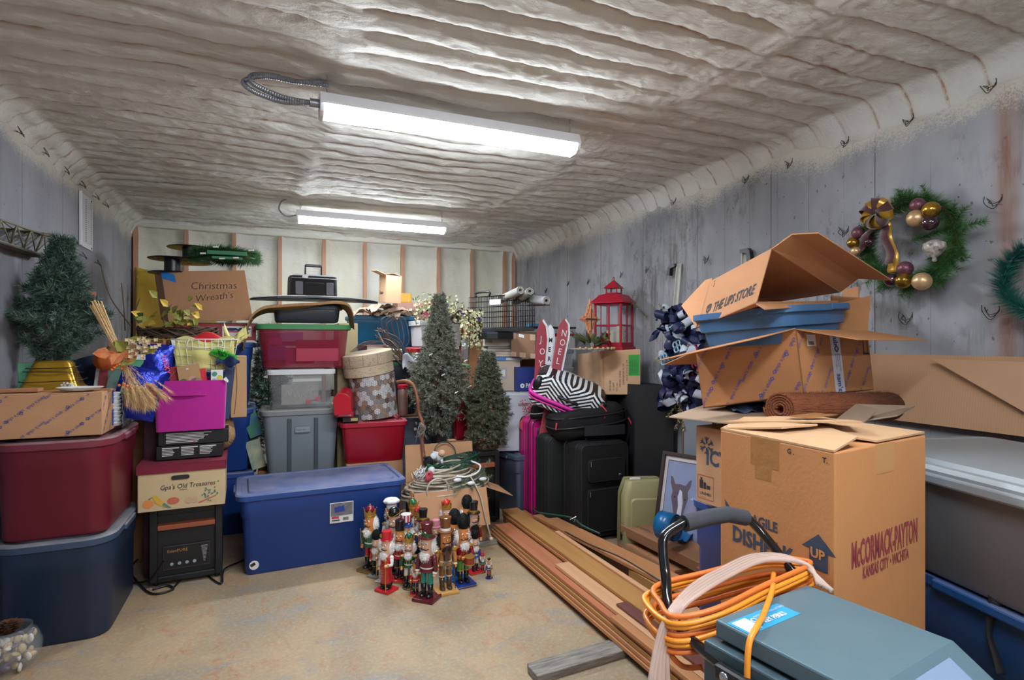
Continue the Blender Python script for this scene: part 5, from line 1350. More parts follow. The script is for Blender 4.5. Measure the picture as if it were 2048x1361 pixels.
# ---- back row: teal bin, paper heap, open carton, pink carton
carton('carton','tall brown carton at the back under the teal bin',(0.98,5.42,0),0.62,0.40,1.28)
tote('storage_bin','teal blue bin at the back under crumpled paper',(0.97,5.42,1.285),0.62,0.42,0.36,0,p_teal,p_teal,r=0.05,taper=0.86)
carton('carton','tan carton in the back between maroon bin and teal bin',(0.62,5.22,0),0.16,0.4,1.56,m=mat('khaki carton','#8f7f5e'),tape=False)
m_crump = mat('crumpled packing paper','#b59c88',rough=0.9,bump=0.6,bscale=20)
for k,(x,y,z,s_) in enumerate(((0.84,5.24,1.66,0.20),(1.02,5.22,1.665,0.22),(0.93,5.20,1.70,0.2),(1.12,5.22,1.66,0.16))):
    b = MB(); sd = k*9.1
    b.grid(lambda u,v: (s_*(u-0.5)*1.5,s_*(v-0.5),0.03+0.05*mnoise.noise(Vector((u*3+sd,v*3,0)))+0.03*mnoise.noise(Vector((u*7+sd,v*7,2)))-0.05*(abs(u-0.5)*2)**2),16,12,0.002)
    solo('packing_paper',b,m_crump,'crumpled tan packing paper on the teal bin, %s' % ('leftmost sheet','middle sheet','topmost sheet','rightmost sheet')[k],'packing paper',(x,y,z),0.2*k)
t,ex,ey,ez = vcarton('carton','small tan carton with one flap open on the crumpled paper',(0.923,4.958,1.740),(1.085,5.063,1.743),(0.911,5.213,1.766),(0.931,4.955,1.985),m_card2,flaps=(('l',0.11,75),('r',0.10,-80),('b',0.10,-80)))
lettering(t,'Quaser',ey*0.85+ez*0.30,-ey,ez,0.045,m_ink,bold=0.02)
b = MB(); b.box((0,0,0.075),(0.30,0.22,0.15)); carton('carton','pinkish brown carton right of the small open carton',(1.36,5.80,1.30),0.36,0.26,0.50,m=m_cardpink,tape=False)
carton('carton','brown carton at the back supporting the pinkish carton',(1.36,5.80,0),0.32,0.26,1.295,m=m_card3)
b = MB(); b.box((0,0,0.05),(0.155,0.03,0.10)); solo('padded_envelope',b,mat('yellow padded envelope','#c99a3a',rough=0.6),'yellow padded envelope standing on the pinkish carton','envelope',(1.27,5.78,1.802),bevel=0.01)

# white storage box with floral wreath
carton('carton','brown carton under the white storage box behind the trees',(1.38,5.02,0),0.46,0.40,1.02)
t = tote('storage_bin','red lidded bin beneath the white storage box',(1.38,5.02,1.022),0.46,0.38,0.33,0,mat('pale grey plastic','#aab0b8',rough=0.4),p_red,r=0.03)
t = thing('bankers_box','white cardboard storage box under the floral twig wreath','box',(1.39,5.0,1.36),0.05)
b = MB(); b.loft([(0.36,0.32,0.006,0),(0.385,0.33,0.006,0.22)],2); build('body',b,mat('white card','#c6c7cc',rough=0.7),t)
b = MB(); b.box((0,0,0.205),(0.41,0.355,0.045)); build('lid',b,mat('white card','#c6c7cc'),t,bevel=0.003)
sticker(t,(0.055,-0.168,0.04),(1,0,0),(0,0,1),0.06,0.075,m_paperw,'label',off=0.003); sticker(t,(0.065,-0.172,0.055),(1,0,0),(0,0,1),0.03,0.03,m_gred,'label_mark')
def vine_ring(t,Rr,r,m_,n=36,sq=1.0,name='vines'):
    b = MB()
    for k in range(n):
        ph = R.uniform(0,6.28); P_ = []
        for q in range(25):
            a = 2*PI*q/24*0.9+ph; rr_ = Rr+r*math.sin(a*3+k*1.7)*0.8; P_.append((rr_*math.cos(a),rr_*sq*math.sin(a),r*math.cos(a*4+k)*0.9+r))
        b.tube(P_,0.0038,5,cap=False)
    build(name,b,m_,t,kind='stuff')
mflo = [mat('pink blossom','#d4708a',rough=0.6),mat('light pink blossom','#e3a0c0',rough=0.6),mat('orange blossom','#d99a3a',rough=0.6),mat('violet blossom','#6b4aa0',rough=0.6),mat('pale cream blossom','#d5cfa8',rough=0.6),mat('sage sprig','#8a9468',rough=0.7)]
def florals(t,spots,n,spread,bounds=None,leaves=0):
    for (c,r_,mi,nm) in spots:
        b = MB(); 
        for k in range(5): flower(b,(c[0],c[1]+0.004*k,c[2]),(0.1,-1,0.4),r_*(1-0.15*k),6,cup=0.3+0.25*k)
        build(nm,b,mflo[mi],t)
    b = MB()
    for k in range(n):
        p = Vector((R.uniform(*spread[0]),R.uniform(*spread[1]),R.uniform(*spread[2])))
        flower(b,p,(R.uniform(-1,1),-1,R.uniform(-0.2,1)),R.uniform(0.010,0.02),5)
    build('filler_blossoms',b,mflo[4],t,kind='stuff')
    b = MB()
    for k in range(n):
        p = Vector((R.uniform(*spread[0]),R.uniform(*spread[1]),R.uniform(*spread[2])))
        leaf(b,p,(R.uniform(-1,1),R.uniform(-1,0),R.uniform(-0.5,1)),(0,-1,0.5),R.uniform(0.02,0.045),0.014)
    build('filler_leaves',b,mflo[5],t,kind='stuff')
t = thing('floral_wreath','twig wreath with pink and orange blossoms on the white storage box','wreath',(1.38,4.98,1.60),0,rot=(math.radians(28),0,0))
vine_ring(t,0.17,0.03,m_bark,40)
florals(t,(((-0.13,-0.12,0.11),0.035,0,'rose'),((-0.02,-0.02,0.20),0.034,1,'rose'),((0.07,-0.05,0.17),0.022,3,'violet_blossom'),((0.16,-0.05,0.06),0.03,2,'daisy'),((-0.06,-0.02,0.19),0.024,2,'daisy')),170,((-0.22,0.22),(-0.2,0.1),(0.02,0.22)))
t = thing('floral_bouquet','cream and violet artificial blossoms hanging right of the frosted tree top','flowers',(1.52,4.50,1.42),0)
florals(t,(((-0.05,-0.03,0.22),0.028,3,'violet_blossom'),((0.05,-0.03,0.2),0.026,4,'daisy'),((0.10,-0.02,0.17),0.024,3,'violet_blossom')),150,((-0.05,0.13),(-0.05,0.06),(-0.08,0.24)))
b = MB(); b.tube([(0,0,-0.4),(0.03,0,0.15)],0.006,6); build('stem',b,m_bark,t)
t = thing('toy_ski','red ski tip with white stripes standing behind the floral wreath','ski',(1.42,5.22,1.30),0,rot=(0,math.radians(-8),0))
b = MB(); b.prism([(-0.03,0),(0.03,0),(0.028,0.42),(0.01,0.50),(-0.02,0.49),(-0.03,0.40)],(0,0,0),(1,0,0),(0,0,1),(0,0.012,0)); build('ski',b,mat('ski red','#8f1f2e',rough=0.4),t,bevel=0.002)
for k in range(4): b = MB(); b.slab((-0.025,-0.002,0.36+0.03*k),(0.05,0,0.018),(0,0,0.007),(0,0.003,0)); build('stripe',b,m_paperw,t)
b = MB()
for k in range(26):
    z = R.uniform(0,0.10); P_ = [(0.16*(q/7-0.5)*2*R.uniform(0.9,1.1),0.04*math.sin(q+k)-0.02,z+0.03*math.sin(q*1.4+k)) for q in range(8)]
    b.tube(smooth_path(P_,3),0.011,6,flat=0.35)
solo('ribbon_pile',b,mat('dark brown ribbon','#4a3b33',rough=0.5,var=0.6,vscale=20,vcol='#8a7a66'),'pile of dark brown ribbon loops between floral wreath and wire cage','ribbon',(1.60,4.86,1.58),smooth=True)
carton('carton','brown carton beneath the dark ribbon pile behind the trees',(1.67,4.9,0),0.16,0.32,1.565,m=m_card3,tape=False)
# pieces behind the trees
t = tote('storage_bin','slim red bin with green lid between the two frosted trees',(1.44,4.44,0.60),0.13,0.16,0.62,0,p_red,p_green,r=0.02,taper=0.7,band=False)
carton('carton','tan carton standing under the slim red bin',(1.44,4.50,0),0.2,0.22,0.595)
t = thing('plastic_bottle','clear plastic tube of ornaments on the slim red bin','bottle',(1.475,4.42,1.24)); b = MB(); b.lathe([(0.026,0),(0.028,0.005),(0.028,0.16),(0.015,0.18),(0.015,0.19)],16); build('tube',b,m_clear,t,smooth='auto')
t = thing('red_bottle','small red bottle with pale cap on the slim red bin','bottle',(1.41,4.42,1.24)); b = MB(); b.lathe([(0.024,0),(0.026,0.005),(0.026,0.07),(0.012,0.09),(0.012,0.10)],14); build('bottle',b,p_red,t,smooth='auto'); b = MB(); b.lathe([(0.014,0.10),(0.014,0.12)],12); build('cap',b,m_white,t)
t = thing('door_panel','pale grey moulded panel behind the frosted tree trunk','panel',(1.12,4.72,0),0)
b = MB(); b.box((0,0,0.38),(0.30,0.05,0.76)); build('panel',b,mat('pale blue grey board','#6d7586',rough=0.5),t,bevel=0.004)
for k in range(3): b = MB(); b.tube([(-0.10+0.01*k+0.2*0,-0.028,0.60-0.03*k),(0.10-0.01*k,-0.028,0.60-0.03*k),(0.10-0.01*k,-0.028,0.1+0.03*k),(-0.10+0.01*k,-0.028,0.1+0.03*k)],0.004,5,closed=True); build('moulding',b,mat('pale moulding','#8a90a2'),t)
tote('storage_bin','slate bin behind the frosted tree trunk',(1.36,4.65,0),0.2,0.28,0.86,0,mat('slate plastic','#4c5568',rough=0.5),mat('slate plastic','#4c5568'),r=0.03)
b = MB(); b.grid(lambda u,v: (0.14*(u-0.5),0.03*math.sin(5*u+3*v),0.12*v+0.02*math.sin(9*u)),8,8,0.002,tv=(0,1,0)); solo('white_bag',b,mat('white plastic bag','#c7cbd6',rough=0.4),'white plastic bag hanging left of the frosted tree','bag',(1.08,4.64,1.17),smooth=True)

# the two frosted trees
def frosted(k): return (0.30+2.6*k if k < 0.25 else (1.0 if k < 0.45 else 1.0-0.85*((k-0.45)/0.55)**0.6))
tr = conifer('artificial_tree','tall frosted olive artificial tree with bare brown trunk',(1.20,4.22,0),1.77,0.25,260,m_needlef,per=340,nl=0.030,nw=0.0058,z0=0.70,trunk_r=0.026,sub=6,seed=21,shape=frosted,uplift=-0.15,vj=(-0.9,0.7),twigr=0.0025)
b = MB()
for a in range(4): b.box((0.1*math.cos(a*PI/2),0.1*math.sin(a*PI/2),0.015),(0.2,0.03,0.03),rz=a*PI/2)
build('stand',b,m_trunk,tr)
b = MB()
for p in ((-0.2,-0.02,0.93),(0.05,-0.24,1.02),(-0.04,-0.2,1.15),(0.15,-0.15,1.25),(-0.12,-0.15,1.3),(0.2,-0.1,1.05)): b.tube([p,(p[0]+0.025,p[1]-0.005,p[2]+0.012)],0.004,5)
build('bulb',b,m_white,tr,kind='stuff')
heater('black cabinet heater below the dark conical tree behind the cable box',(1.44,4.22,0),0.02,h=0.56,w=0.38)
tr = conifer('artificial_tree','shorter dark olive artificial tree standing on the rear heater',(1.575,4.16,0.562),0.76,0.20,200,m_needled,per=340,nl=0.028,nw=0.0055,z0=0.06,sub=6,seed=23,vj=(-0.9,0.7),shape=lambda k: 0.85 if k < 0.3 else (1.0-0.75*((k-0.3)/0.7)),uplift=-0.2,trunk_r=0.018)
b = MB(); b.lathe([(0.09,0),(0.09,0.02),(0.03,0.03)],16); build('stand',b,m_trunk,tr)

# ---- open carton of rope lights
t,ex,ey,ez = vcarton('carton','open brown carton heaped with rope lights behind the nutcrackers',(0.87,3.66,0),(1.37,3.64,0),(0.885,3.97,0),(0.87,3.66,0.40),m_card,
    flaps=(('f',0.25,158),('b',0.26,8),('r',0.21,112),('l',0.08,168)))
m_rope = mat('rope light tube','#a89a84',rough=0.25,var=0.5,vscale=10,vcol='#d5cfc0',coat=0.5)
t = thing('rope_light','big coil of clear rope light heaped in the open carton','rope light',(1.12,3.82,0.36),0)
b = MB()
for k in range(54):
    rr_ = 0.235-0.0022*k+R.uniform(-0.04,0.012); z = 0.0+0.0030*k+R.uniform(-0.008,0.012); ox,oy = R.uniform(-0.05,0.05),R.uniform(-0.03,0.03); tl = 0.10+R.uniform(-0.22,0.22)
    P_ = [(1.22*rr_*math.cos(a)+ox,0.72*rr_*math.sin(a)+oy,z+tl*rr_*math.cos(a-0.3)*0.8) for a in [2*PI*q/30 for q in range(30)]]
    b.tube(P_,0.0068,7,closed=True)
build('coil',b,m_rope,t,smooth=True)
b = MB(); b.tube([(-0.09+0.075*math.cos(a),-0.17,0.05+0.075*math.sin(a)) for a in [2*PI*q/24 for q in range(24)]],0.0066,7,closed=True); build('loose_loop',b,m_rope,t,smooth=True)
b = MB(); b.tube(smooth_path([(0.14,-0.16,0.12),(0.19,-0.22,0.0),(0.21,-0.28,-0.15),(0.24,-0.30,-0.28)],6),0.006,7); build('loose_end',b,m_rope,t,smooth=True)
b = MB(); b.ell((0.24,-0.30,-0.28),(0.014,0.014,0.014),10,8); build('plug',b,m_straw,t,smooth=True)
b = MB(); b.tube(smooth_path([(0.05,-0.13,0.12),(0.12,-0.15,0.115),(0.2,-0.13,0.13),(0.235,-0.1,0.17),(0.18,-0.06,0.20)],6),0.0065,7); build('white_cord',b,m_white,t,smooth=True)
for p in ((0.05,-0.16,0.10),(0.14,-0.18,0.075),(0.24,-0.14,0.085)): b = MB(); b.ell(p,(0.03,0.014,0.014),8,6); build('connector',b,m_white,t,smooth=True)
t = thing('light_string','green wired light string tangled on top of the rope light','light string',(1.18,3.84,0.50),0)
b = MB(); m_gw = mat('green wire','#1f4638',rough=0.4)
for k in range(17):
    P_ = [(0.17*math.cos(a+k)*R.uniform(0.7,1.05)+0.04,0.10*math.sin(a+k),0.045+0.03*math.sin(a*2+k)+0.03*math.cos(a+k)) for a in [2*PI*q/9 for q in range(9)]]
    b.tube(smooth_path(P_,4,True),0.0034,5,closed=True)
b.tube(smooth_path([(-0.10,0.08,0.02),(-0.08,0.12,0.14),(0.0,0.13,0.17),(0.06,0.12,0.12),(0.07,0.1,0.05)],6),0.004,6)
build('wire',b,m_gw,t,smooth=True,kind='stuff')
t = thing('icicle_lights','white wired lights bunched at the left of the rope light','light string',(0.955,3.76,0.46),0)
b = MB()
for k in range(60): p = Vector((R.gauss(0,0.03),R.gauss(0,0.03),R.uniform(0,0.07))); q = p+Vector((R.uniform(-0.03,0.03),R.uniform(-0.03,0.03),R.uniform(0,0.035))); b.tube([p,q],0.003,5)
build('lights',b,m_gwhite,t,kind='stuff')
def toy(label,loc,rz,c1,c2):
    t = thing('plush_toy',label,'toy',loc,0,rot=(0.3,0.8,rz)); b = MB(); b.ell((0,0,0),(0.035,0.028,0.04)); build('body',b,c1,t,smooth=True)
    b = MB(); b.ell((0,0,0.05),(0.026,0.026,0.026)); build('head',b,c2,t,smooth=True)
    for s in (-1,1): b = MB(); b.tube([(s*0.02,0,0.015),(s*0.055,-0.01,-0.005)],[0.012,0.009],8); build('arm',b,c1,t,smooth=True)
toy('small plush in black and white on the rope light heap',(1.02,3.86,0.56),0.4,mat('black fluff','#15151a',rough=0.9),m_gwhite)
toy('tiny santa toy in red on the rope light heap',(0.985,3.72,0.49),1.2,m_gred,m_gwhite)
toy('small white plush beside the green light wires',(1.10,3.88,0.58),-0.8,m_gwhite,mat('skin felt','#d0a58c',rough=0.8))
b = MB(); b.box((0,0,0),(0.05,0.02,0.05)); solo('gift_ornament',b,mat('green gift','#1f5a34',rough=0.6),'small green gift box ornament left on the rope light heap','ornament',(1.0,3.76,0.535),rot=(0.3,0.4,0.2),bevel=0.002)
t = thing('pine_garland','frosted pine garland spilling over the right edge of the carton','garland',(0,0,0))
P_ = [tuple(p) for p in smooth_path([(1.10,3.66,0.41),(1.22,3.68,0.44),(1.32,3.70,0.44),(1.40,3.74,0.47)],5)]; V = [sprig_needles(P_,1700,0.045,0.0032,1.0)]
for p in ((1.25,3.60,0.40),(1.36,3.68,0.52),(1.44,3.72,0.45),(1.40,3.66,0.40),(1.46,3.80,0.54),(1.12,3.60,0.40)): V.append(branch_needles((1.3,3.72,0.44),p,900,0.035,0.003,0.9))
tri_mesh('foliage',np.concatenate(V),mat('garland green','#4a5a42',rough=0.8,var=0.7,vscale=25,vcol='#8f9c88'),t,kind='stuff')

# ================================================================ RIGHT MIDDLE: cage, books, cases, lantern, swag
# rows of support behind the trees
carton('carton','brown carton low against the back wall behind the dark conical tree',(1.80,4.78,0),0.28,0.4,0.55)
tote('storage_bin','slate grey bin under the white printer box',(2.0,4.30,0),0.50,0.40,0.50,0.15,mat('slate plastic','#4c5568'),mat('slate plastic','#4c5568'),r=0.04)
t = thing('printer_box','white printer box with black printer picture behind the magenta suitcase','box',(1.89,4.34,0.515),-0.32)
w_,d_,h_ = 0.34,0.34,0.46
b = MB(); b.box((0,0,h_/2),(w_,d_,h_)); build('carton',b,mat('printer box white','#b4b8c2',rough=0.6),t,bevel=0.003)
f = -d_/2-0.0015
lettering(t,'Canon',(0.045,f,0.40),(-1,0,0.04),(0,0,-1),0.04,mat('canon red','#b03040'),bold=0.02) if False else lettering(t,'Canon',(0.12,f,0.385),(-1,0,0),(0,0,-1),0.042,mat('canon red','#a84450'),bold=0.02)
lettering(t,'Canon',(-0.155,f,0.27),(1,0,0),(0,0,1),0.03,mat('canon red','#a84450'),bold=0.02)
sticker(t,(0.05,f,0.10),(1,0,0),(0,0,1),0.085,0.14,m_ink,'printer_picture'); sticker(t,(0.06,f-0.001,0.20),(1,0,0),(0,0,1),0.06,0.012,mat('dark grey print','#3a3a44'),'printer_picture')
for k in range(5): sticker(t,(-0.15,f,0.03+0.018*k),(1,0,0),(0,0,1),0.09-0.01*(k % 3),0.005,mat('grey print2','#7d7d88'),'printed_line')
b = MB(); ring(b,(0.10,f-0.0005,0.27),(1,0,0),(0,0,1),0.012,0.007,14); ring(b,(0.06,f-0.0005,0.27),(1,0,0),(0,0,1),0.01,0.004,4); build('symbol',b,m_ink,t)
t = thing('document_carton','cream storage carton with white lid and blue tape below the old books','box',(1.86,4.62,0.98),-0.25)
b = MB(); b.box((0,0,0.14),(0.32,0.34,0.28)); build('body',b,mat('cream card','#c3b09c',rough=0.8),t,bevel=0.003); b = MB(); b.box((0,0,0.272),(0.345,0.365,0.025)); build('lid',b,mat('white card','#c6c7cc'),t,bevel=0.003)
b = MB(); b.box((-0.01,-0.184,0.272),(0.09,0.002,0.022)); build('tape',b,mat('blue painter tape','#2a7ac4'),t); sticker(t,(-0.03,-0.1705,0.10),(1,0,0),(0,0,1),0.075,0.10,mat('grey label','#a4a2a8'),'label'); sticker(t,(-0.02,-0.172,0.125),(1,0,0),(0,0,1),0.05,0.055,m_paperw,'label_print')
carton('carton','brown carton beneath the cream storage carton',(1.89,4.70,0.56),0.30,0.40,0.415)
b_ = [('cream white boxed set with gold mark in the stack below the wire cage','#c9c6b8',0.075),('navy blue boxed set on top of the cream one below the wire cage','#1c2a55',0.05)]
bz = 1.272
for k,(lb,c_,hh,w2) in enumerate((('thin white book at the bottom of the stack below the wire cage','#c4beb2',0.022,0.25),('thin tan book second from the bottom of the stack below the wire cage','#b99a78',0.022,0.27),('pale grey book third from the bottom of the stack below the wire cage','#a9acb2',0.024,0.26),('dark edged book under the cream boxed set','#3f4a3c',0.018,0.28))):
    book('book',lb,(1.86+0.008*(k % 2),4.60,bz),w2,0.20,hh,-0.25+0.03*k,mat('cover '+c_,c_,rough=0.6)); bz += hh+0.001
for lb,c_,hh in b_:
    t = thing('boxed_set',lb,'box',(1.87,4.60,bz),-0.25); b = MB(); b.box((0,0,hh/2),(0.30,0.22,hh)); build('case',b,mat('cover '+c_,c_,rough=0.5),t,bevel=0.002)
    sticker(t,(-0.12,-0.111,hh*0.4),(1,0,0),(0,0,1),0.07 if hh < 0.06 else 0.03,0.012 if hh < 0.06 else 0.025,m_paperw if hh < 0.06 else mat('ochre label','#b5a35a'),'label'); bz += hh+0.001
t,ex,ey,ez = vcarton('carton','worn brown taped carton against the right wall below the wire cage',(1.867,4.368,1.278),(2.000,4.169,1.261),(2.079,4.658,1.300),(1.867,4.368,1.476),mat('dull brown card','#8f6b52',rough=0.85,var=0.3),closed=True)
mt2 = mat('pale tape patch','#b59a84',rough=0.5)
u_,v_ = ex,ez
for (a,c_,w_,h_) in ((0.0,0.0,0.22,0.2),(0.80,0.0,0.2,0.2),(0.0,0.75,0.2,0.25),(0.78,0.75,0.22,0.25),(0.36,0.0,0.25,0.2)): sticker(t,u_*a+v_*c_,u_,v_,w_*ex.length,h_*ez.length,mt2,'tape_patch',off=0.0015)
sticker(t,u_*0.33+v_*0.85,u_-v_*0.15,v_,0.22*ex.length,0.13*ez.length,m_paperw,'label',off=0.003)
carton('carton','brown carton under the worn taped carton in the right corner',(2.13,4.82,0.0),0.30,0.34,1.24,m=m_card3,tape=False)
# copy paper box
t = thing('paper_box','navy blue copy paper box with PAPER lettering','box',(2.06,4.42,0.985),-0.12)
b = MB(); b.box((0,0,0.10),(0.28,0.24,0.20)); build('carton',b,mat('paper box navy','#17307a',rough=0.5),t,bevel=0.004)
sticker(t,(0.055,-0.121,0.0),(1,0,0),(0,0,1),0.085,0.2,mat('paper box blue','#2b4f9a'),'side_panel'); sticker(t,(0.055,-0.1225,0.14),(1,0,0),(0,0,1),0.085,0.06,m_paperw,'side_panel'); sticker(t,(0.10,-0.1225,0.02),(1,0,0),(0,0,1),0.03,0.06,m_paperw,'barcode')
lettering(t,'PAPER',(-0.07,-0.122,0.03),(1,0,0),(0,0,1),0.05,m_paperw,bold=0.03,xs=0.72)
b = MB(); ring(b,(-0.10,-0.122,0.045),(1,0,0),(0,0,1),0.02,0.006,12); build('logo',b,m_paperw,t)
for k,(lb,c_) in enumerate((('cream ledger under the navy paper box','#c9c2b4'),('white ledger second under the navy paper box','#d4d0c8'),('tan ledger third under the navy paper box','#b8a68c'))):
    book('book',lb,(2.07,4.42,0.955-0.03*k),0.27,0.22,0.028,-0.1-0.06*k,mat('cover '+c_,c_,rough=0.6))
b = MB(); b.box((2.09,4.44,0.445),(0.26,0.24,0.89)); carton('carton','tall brown carton under the paper ledgers',(2.17,4.53,0.0),0.20,0.26,0.893,m=m_card)
# wire pet crate
N_,L_,R_,T_ = [Vector(q) for q in ((1.832,4.383,1.522),(1.639,4.792,1.552),(1.993,4.172,1.482),(1.832,4.383,1.796))]
t = thing('pet_crate','folding black wire pet crate on the books near the right corner','pet crate',N_)
ex,ey,ez = R_-N_,L_-N_,T_-N_; ez = Vector((0,0,ez.z)); ex.z = 0; ey.z = 0
def wires(o,a,c_,na,nc,r=0.0022,skip=0):
    b = MB()
    for k in range(na+1): b.tube([o+a*(k/na),o+a*(k/na)+c_],r,5)
    for k in range(nc+1): b.tube([o+c_*(k/nc),o+c_*(k/nc)+a],r*1.25,5)
    return b
z0 = Vector((0,0,0))
for nm,o,a,c_,na in (('front_panel',z0,ex,ez,16),('side_panel',z0,ey,ez,18),('back_panel',ey,ex,ez,16),('side_panel',ex,ey,ez,18)): build(nm,wires(o,a,c_,na,6),m_black,t,smooth=True)
build('top_panel',wires(ez,ex,ey,10,8),m_black,t,smooth=True)
b = MB(); b.slab(Vector((0,0,-0.035)),ex,ey,(0,0,0.03)); build('tray',b,m_blackmat,t,bevel=0.004)
m1 = ey*0.45+ez; b = MB(); b.tube(smooth_path([m1,m1+Vector((0,0,0.035)),m1+ey*0.35+Vector((0,0,0.035)),m1+ey*0.35],4),0.009,8); build('handle',b,m_black,t,smooth=True)
m2 = ey*0.42+ez*0.72-ex.normalized()*0.006; sticker(t,m2,-ey,ez,0.13,0.045,m_paperw,'label',off=0.002)
t2_ = carton('carton','low dark box under the wire crate',tuple(N_+ex*0.5+ey*0.5-Vector((0,0,0.10))),0.36,0.3,0.055,0.4,m=m_blackmat,tape=False)
# rolled papers
for k,(p,q,r_,c_) in enumerate((((1.857,4.590,1.769),(1.859,4.154,1.816),0.034,'#b5b4ac'),((1.958,4.492,1.739),(1.908,4.078,1.803),0.032,'#a9a79c'),((1.985,4.426,1.779),(2.006,3.981,1.724),0.034,'#b8b9bd'))):
    p,q = Vector(p),Vector(q); t = thing('paper_roll',('pale paper roll furthest left on the wire crate','beige paper roll in the middle on the wire crate','white paper roll with dark core pointing at the right wall')[k],'paper roll',p)
    b = MB(); d_ = q-p; b.tube([Vector((0,0,0)),d_],r_,18,cap=False); build('paper',b,mat('roll '+c_,c_,rough=0.8),t,smooth=True)
    a = d_.normalized(); o_ = a.orthogonal().normalized(); o2 = a.cross(o_); b = MB()
    P_ = [d_*0.998+(o_*math.cos(x)+o2*math.sin(x))*(r_*(0.35+0.64*x/(6*PI))) for x in [6*PI*i/60 for i in range(61)]]; b.tube(P_,0.002,4); build('spiral_edge',b,m_paperw,t)
    if k == 2: b = MB(); b.tube([d_*0.9,d_*0.995],r_*0.75,14); build('core',b,m_black,t)
p,q = Vector((2.004,4.363,1.707)),Vector((2.033,4.024,1.692)); b = MB(); b.slab((0,0,0),q-p,(0.05,0.05,0.0),(0,0,0.008)); solo('red_folder',b,mat('dark red card2','#8a2532'),'flat red folder under the white paper roll','folder',p)

# skis with painted words
def ski(name_lb,base,top,wd,word,mface,mword,side):
    base,top = Vector(base),Vector(top); up = (top-base); L_ = up.length; up.normalize()
    t = thing('painted_ski',name_lb,'ski',base)
    sd = Vector(side).normalized(); sd = (sd-up*sd.dot(up)).normalized(); nn = sd.cross(up).normalized()
    b = MB(); pts = [(-wd/2,0),(wd/2,0),(wd*0.42,L_*0.55),(wd/2,L_*0.88),(wd*0.30,L_*0.96),(-wd*0.15,L_*1.0),(-wd/2,L_*0.93),(-wd*0.42,L_*0.55)]
    b.prism(pts,(0,0,0),sd,up,nn*-0.012); build('face',b,mface,t,bevel=0.001)
    b = MB(); b.prism([(x*1.0+wd*0.22,z*1.004) for x,z in pts],(0,0,0)-nn*0.013 if False else -nn*0.014,sd,up,nn*-0.010); build('base',b,m_white,t,bevel=0.002)
    mb_ = MB(); n_ = len(word)
    for k,ch in enumerate(word): mb_.text(ch,up*(L_*(0.86-0.075*k))-sd*wd*0.15,sd,up,0.072 if mface is not m_white else 0.05,bold=0.005 if mface is not m_white else 0.03,off=0.002,xs=0.8)
    build('painted_word',mb_,mword,t,kind='stuff')
m_skired = mat('ski brick red','#9c3440',rough=0.5)
ski('brick red ski standing upright with JOY painted in white',(1.923,4.072,0.298),(1.981,3.992,1.574),0.085,'JOY',m_skired,m_paperw,(1,-0.3,0))
ski('white ski with MERRY painted in black between the red skis',(2.018,4.031,0.537),(2.058,4.013,1.536),0.065,'MERRY',m_white,m_ink,(1,-0.3,0))
ski('brick red ski leaning right with NOEL painted in white',(1.911,3.859,0.614),(2.120,3.878,1.580),0.085,'NOEL',m_skired,m_paperw,(1,-0.3,0.2))
b = MB(); b.box((0,0,0.22),(0.30,0.06,0.44)); carton('carton','plain brown carton wedging the skis from behind',(2.16,4.23,0),0.3,0.1,0.6,m=m_card3,tape=False)

# suitcases
m_mgs = mat('magenta hard shell','#c41a7a',rough=0.35,var=0.2,vscale=8,vcol='#7e1048'); m_trimd = mat('dark seam','#2a1a24',rough=0.6)
m_blks = mat('black suitcase cloth','#0a0a0d',rough=0.85,bump=0.3,bscale=300); m_grns = mat('green black suitcase cloth','#171d1b',rough=0.85,bump=0.3,bscale=300); m_pip = mat('black piping','#26262b',rough=0.45)
t = suitcase('suitcase','magenta hard shell suitcase, leftmost of the row',(2.06,4.09,0),0.40,0.26,0.80,0.04,m_mgs,m_trimd,ribs=5,r=0.06)
b = MB(); b.lathe([(0.035,-0.004),(0.035,0.004)],20,c=(-0.13,-0.137,0.70),rot=Matrix.Rotation(PI/2,3,'X')); build('corner_badge',b,m_steel2,t)
suitcase('suitcase','greenish black cloth suitcase between magenta and black suitcases',(2.06,3.79,0),0.38,0.22,0.70,0.0,m_grns,m_pip,pockets=((0.05,0.35,0.24,0.4),),r=0.04)
t = suitcase('suitcase','large black suitcase with two zipped front pockets',(2.17,3.53,0),0.40,0.28,0.685,0.0,m_blks,m_pip,pockets=((0.0,0.50,0.30,0.16),(0.0,0.22,0.31,0.30)),r=0.045)
b = MB(); b.ell((0.11,-0.165,0.46),(0.014,0.004,0.010),10,6); build('badge',b,m_steel2,t,smooth=True)
# duffel, lumpy
t = thing('duffel_bag','slumped black duffel bag lying on the suitcases under the zebra suitcase','bag',(2.17,3.66,0.70),-0.1)
b = MB()
def df(u,v):
    a = 2*PI*u; th = PI*(v-0.5); cx = abs(math.cos(th))**0.5
    n_ = mnoise.noise(Vector((math.cos(a)*2,math.sin(a)*2,v*4)))
    return (0.29*math.copysign(abs(math.cos(a))**0.7,math.cos(a))*cx*(1+0.08*n_),0.19*math.copysign(abs(math.sin(a))**0.7,math.sin(a))*cx*(1+0.08*n_),0.115+0.115*math.copysign(abs(math.sin(th))**0.7,math.sin(th))+0.03*n_*math.cos(th)+0.03*math.cos(a))
b.grid(df,36,18); build('body',b,m_blks,t,smooth=True)
for zz_,r_ in ((0.10,0.006),(0.17,0.004)): b = MB(); b.tube([(0.297*math.copysign(abs(math.cos(a))**0.7,math.cos(a)),0.197*math.copysign(abs(math.sin(a))**0.7,math.sin(a)),zz_+0.03*math.cos(a)) for a in [2*PI*k/40 for k in range(40)]],r_,6,closed=True); build('seam',b,m_pip,t,smooth=True)
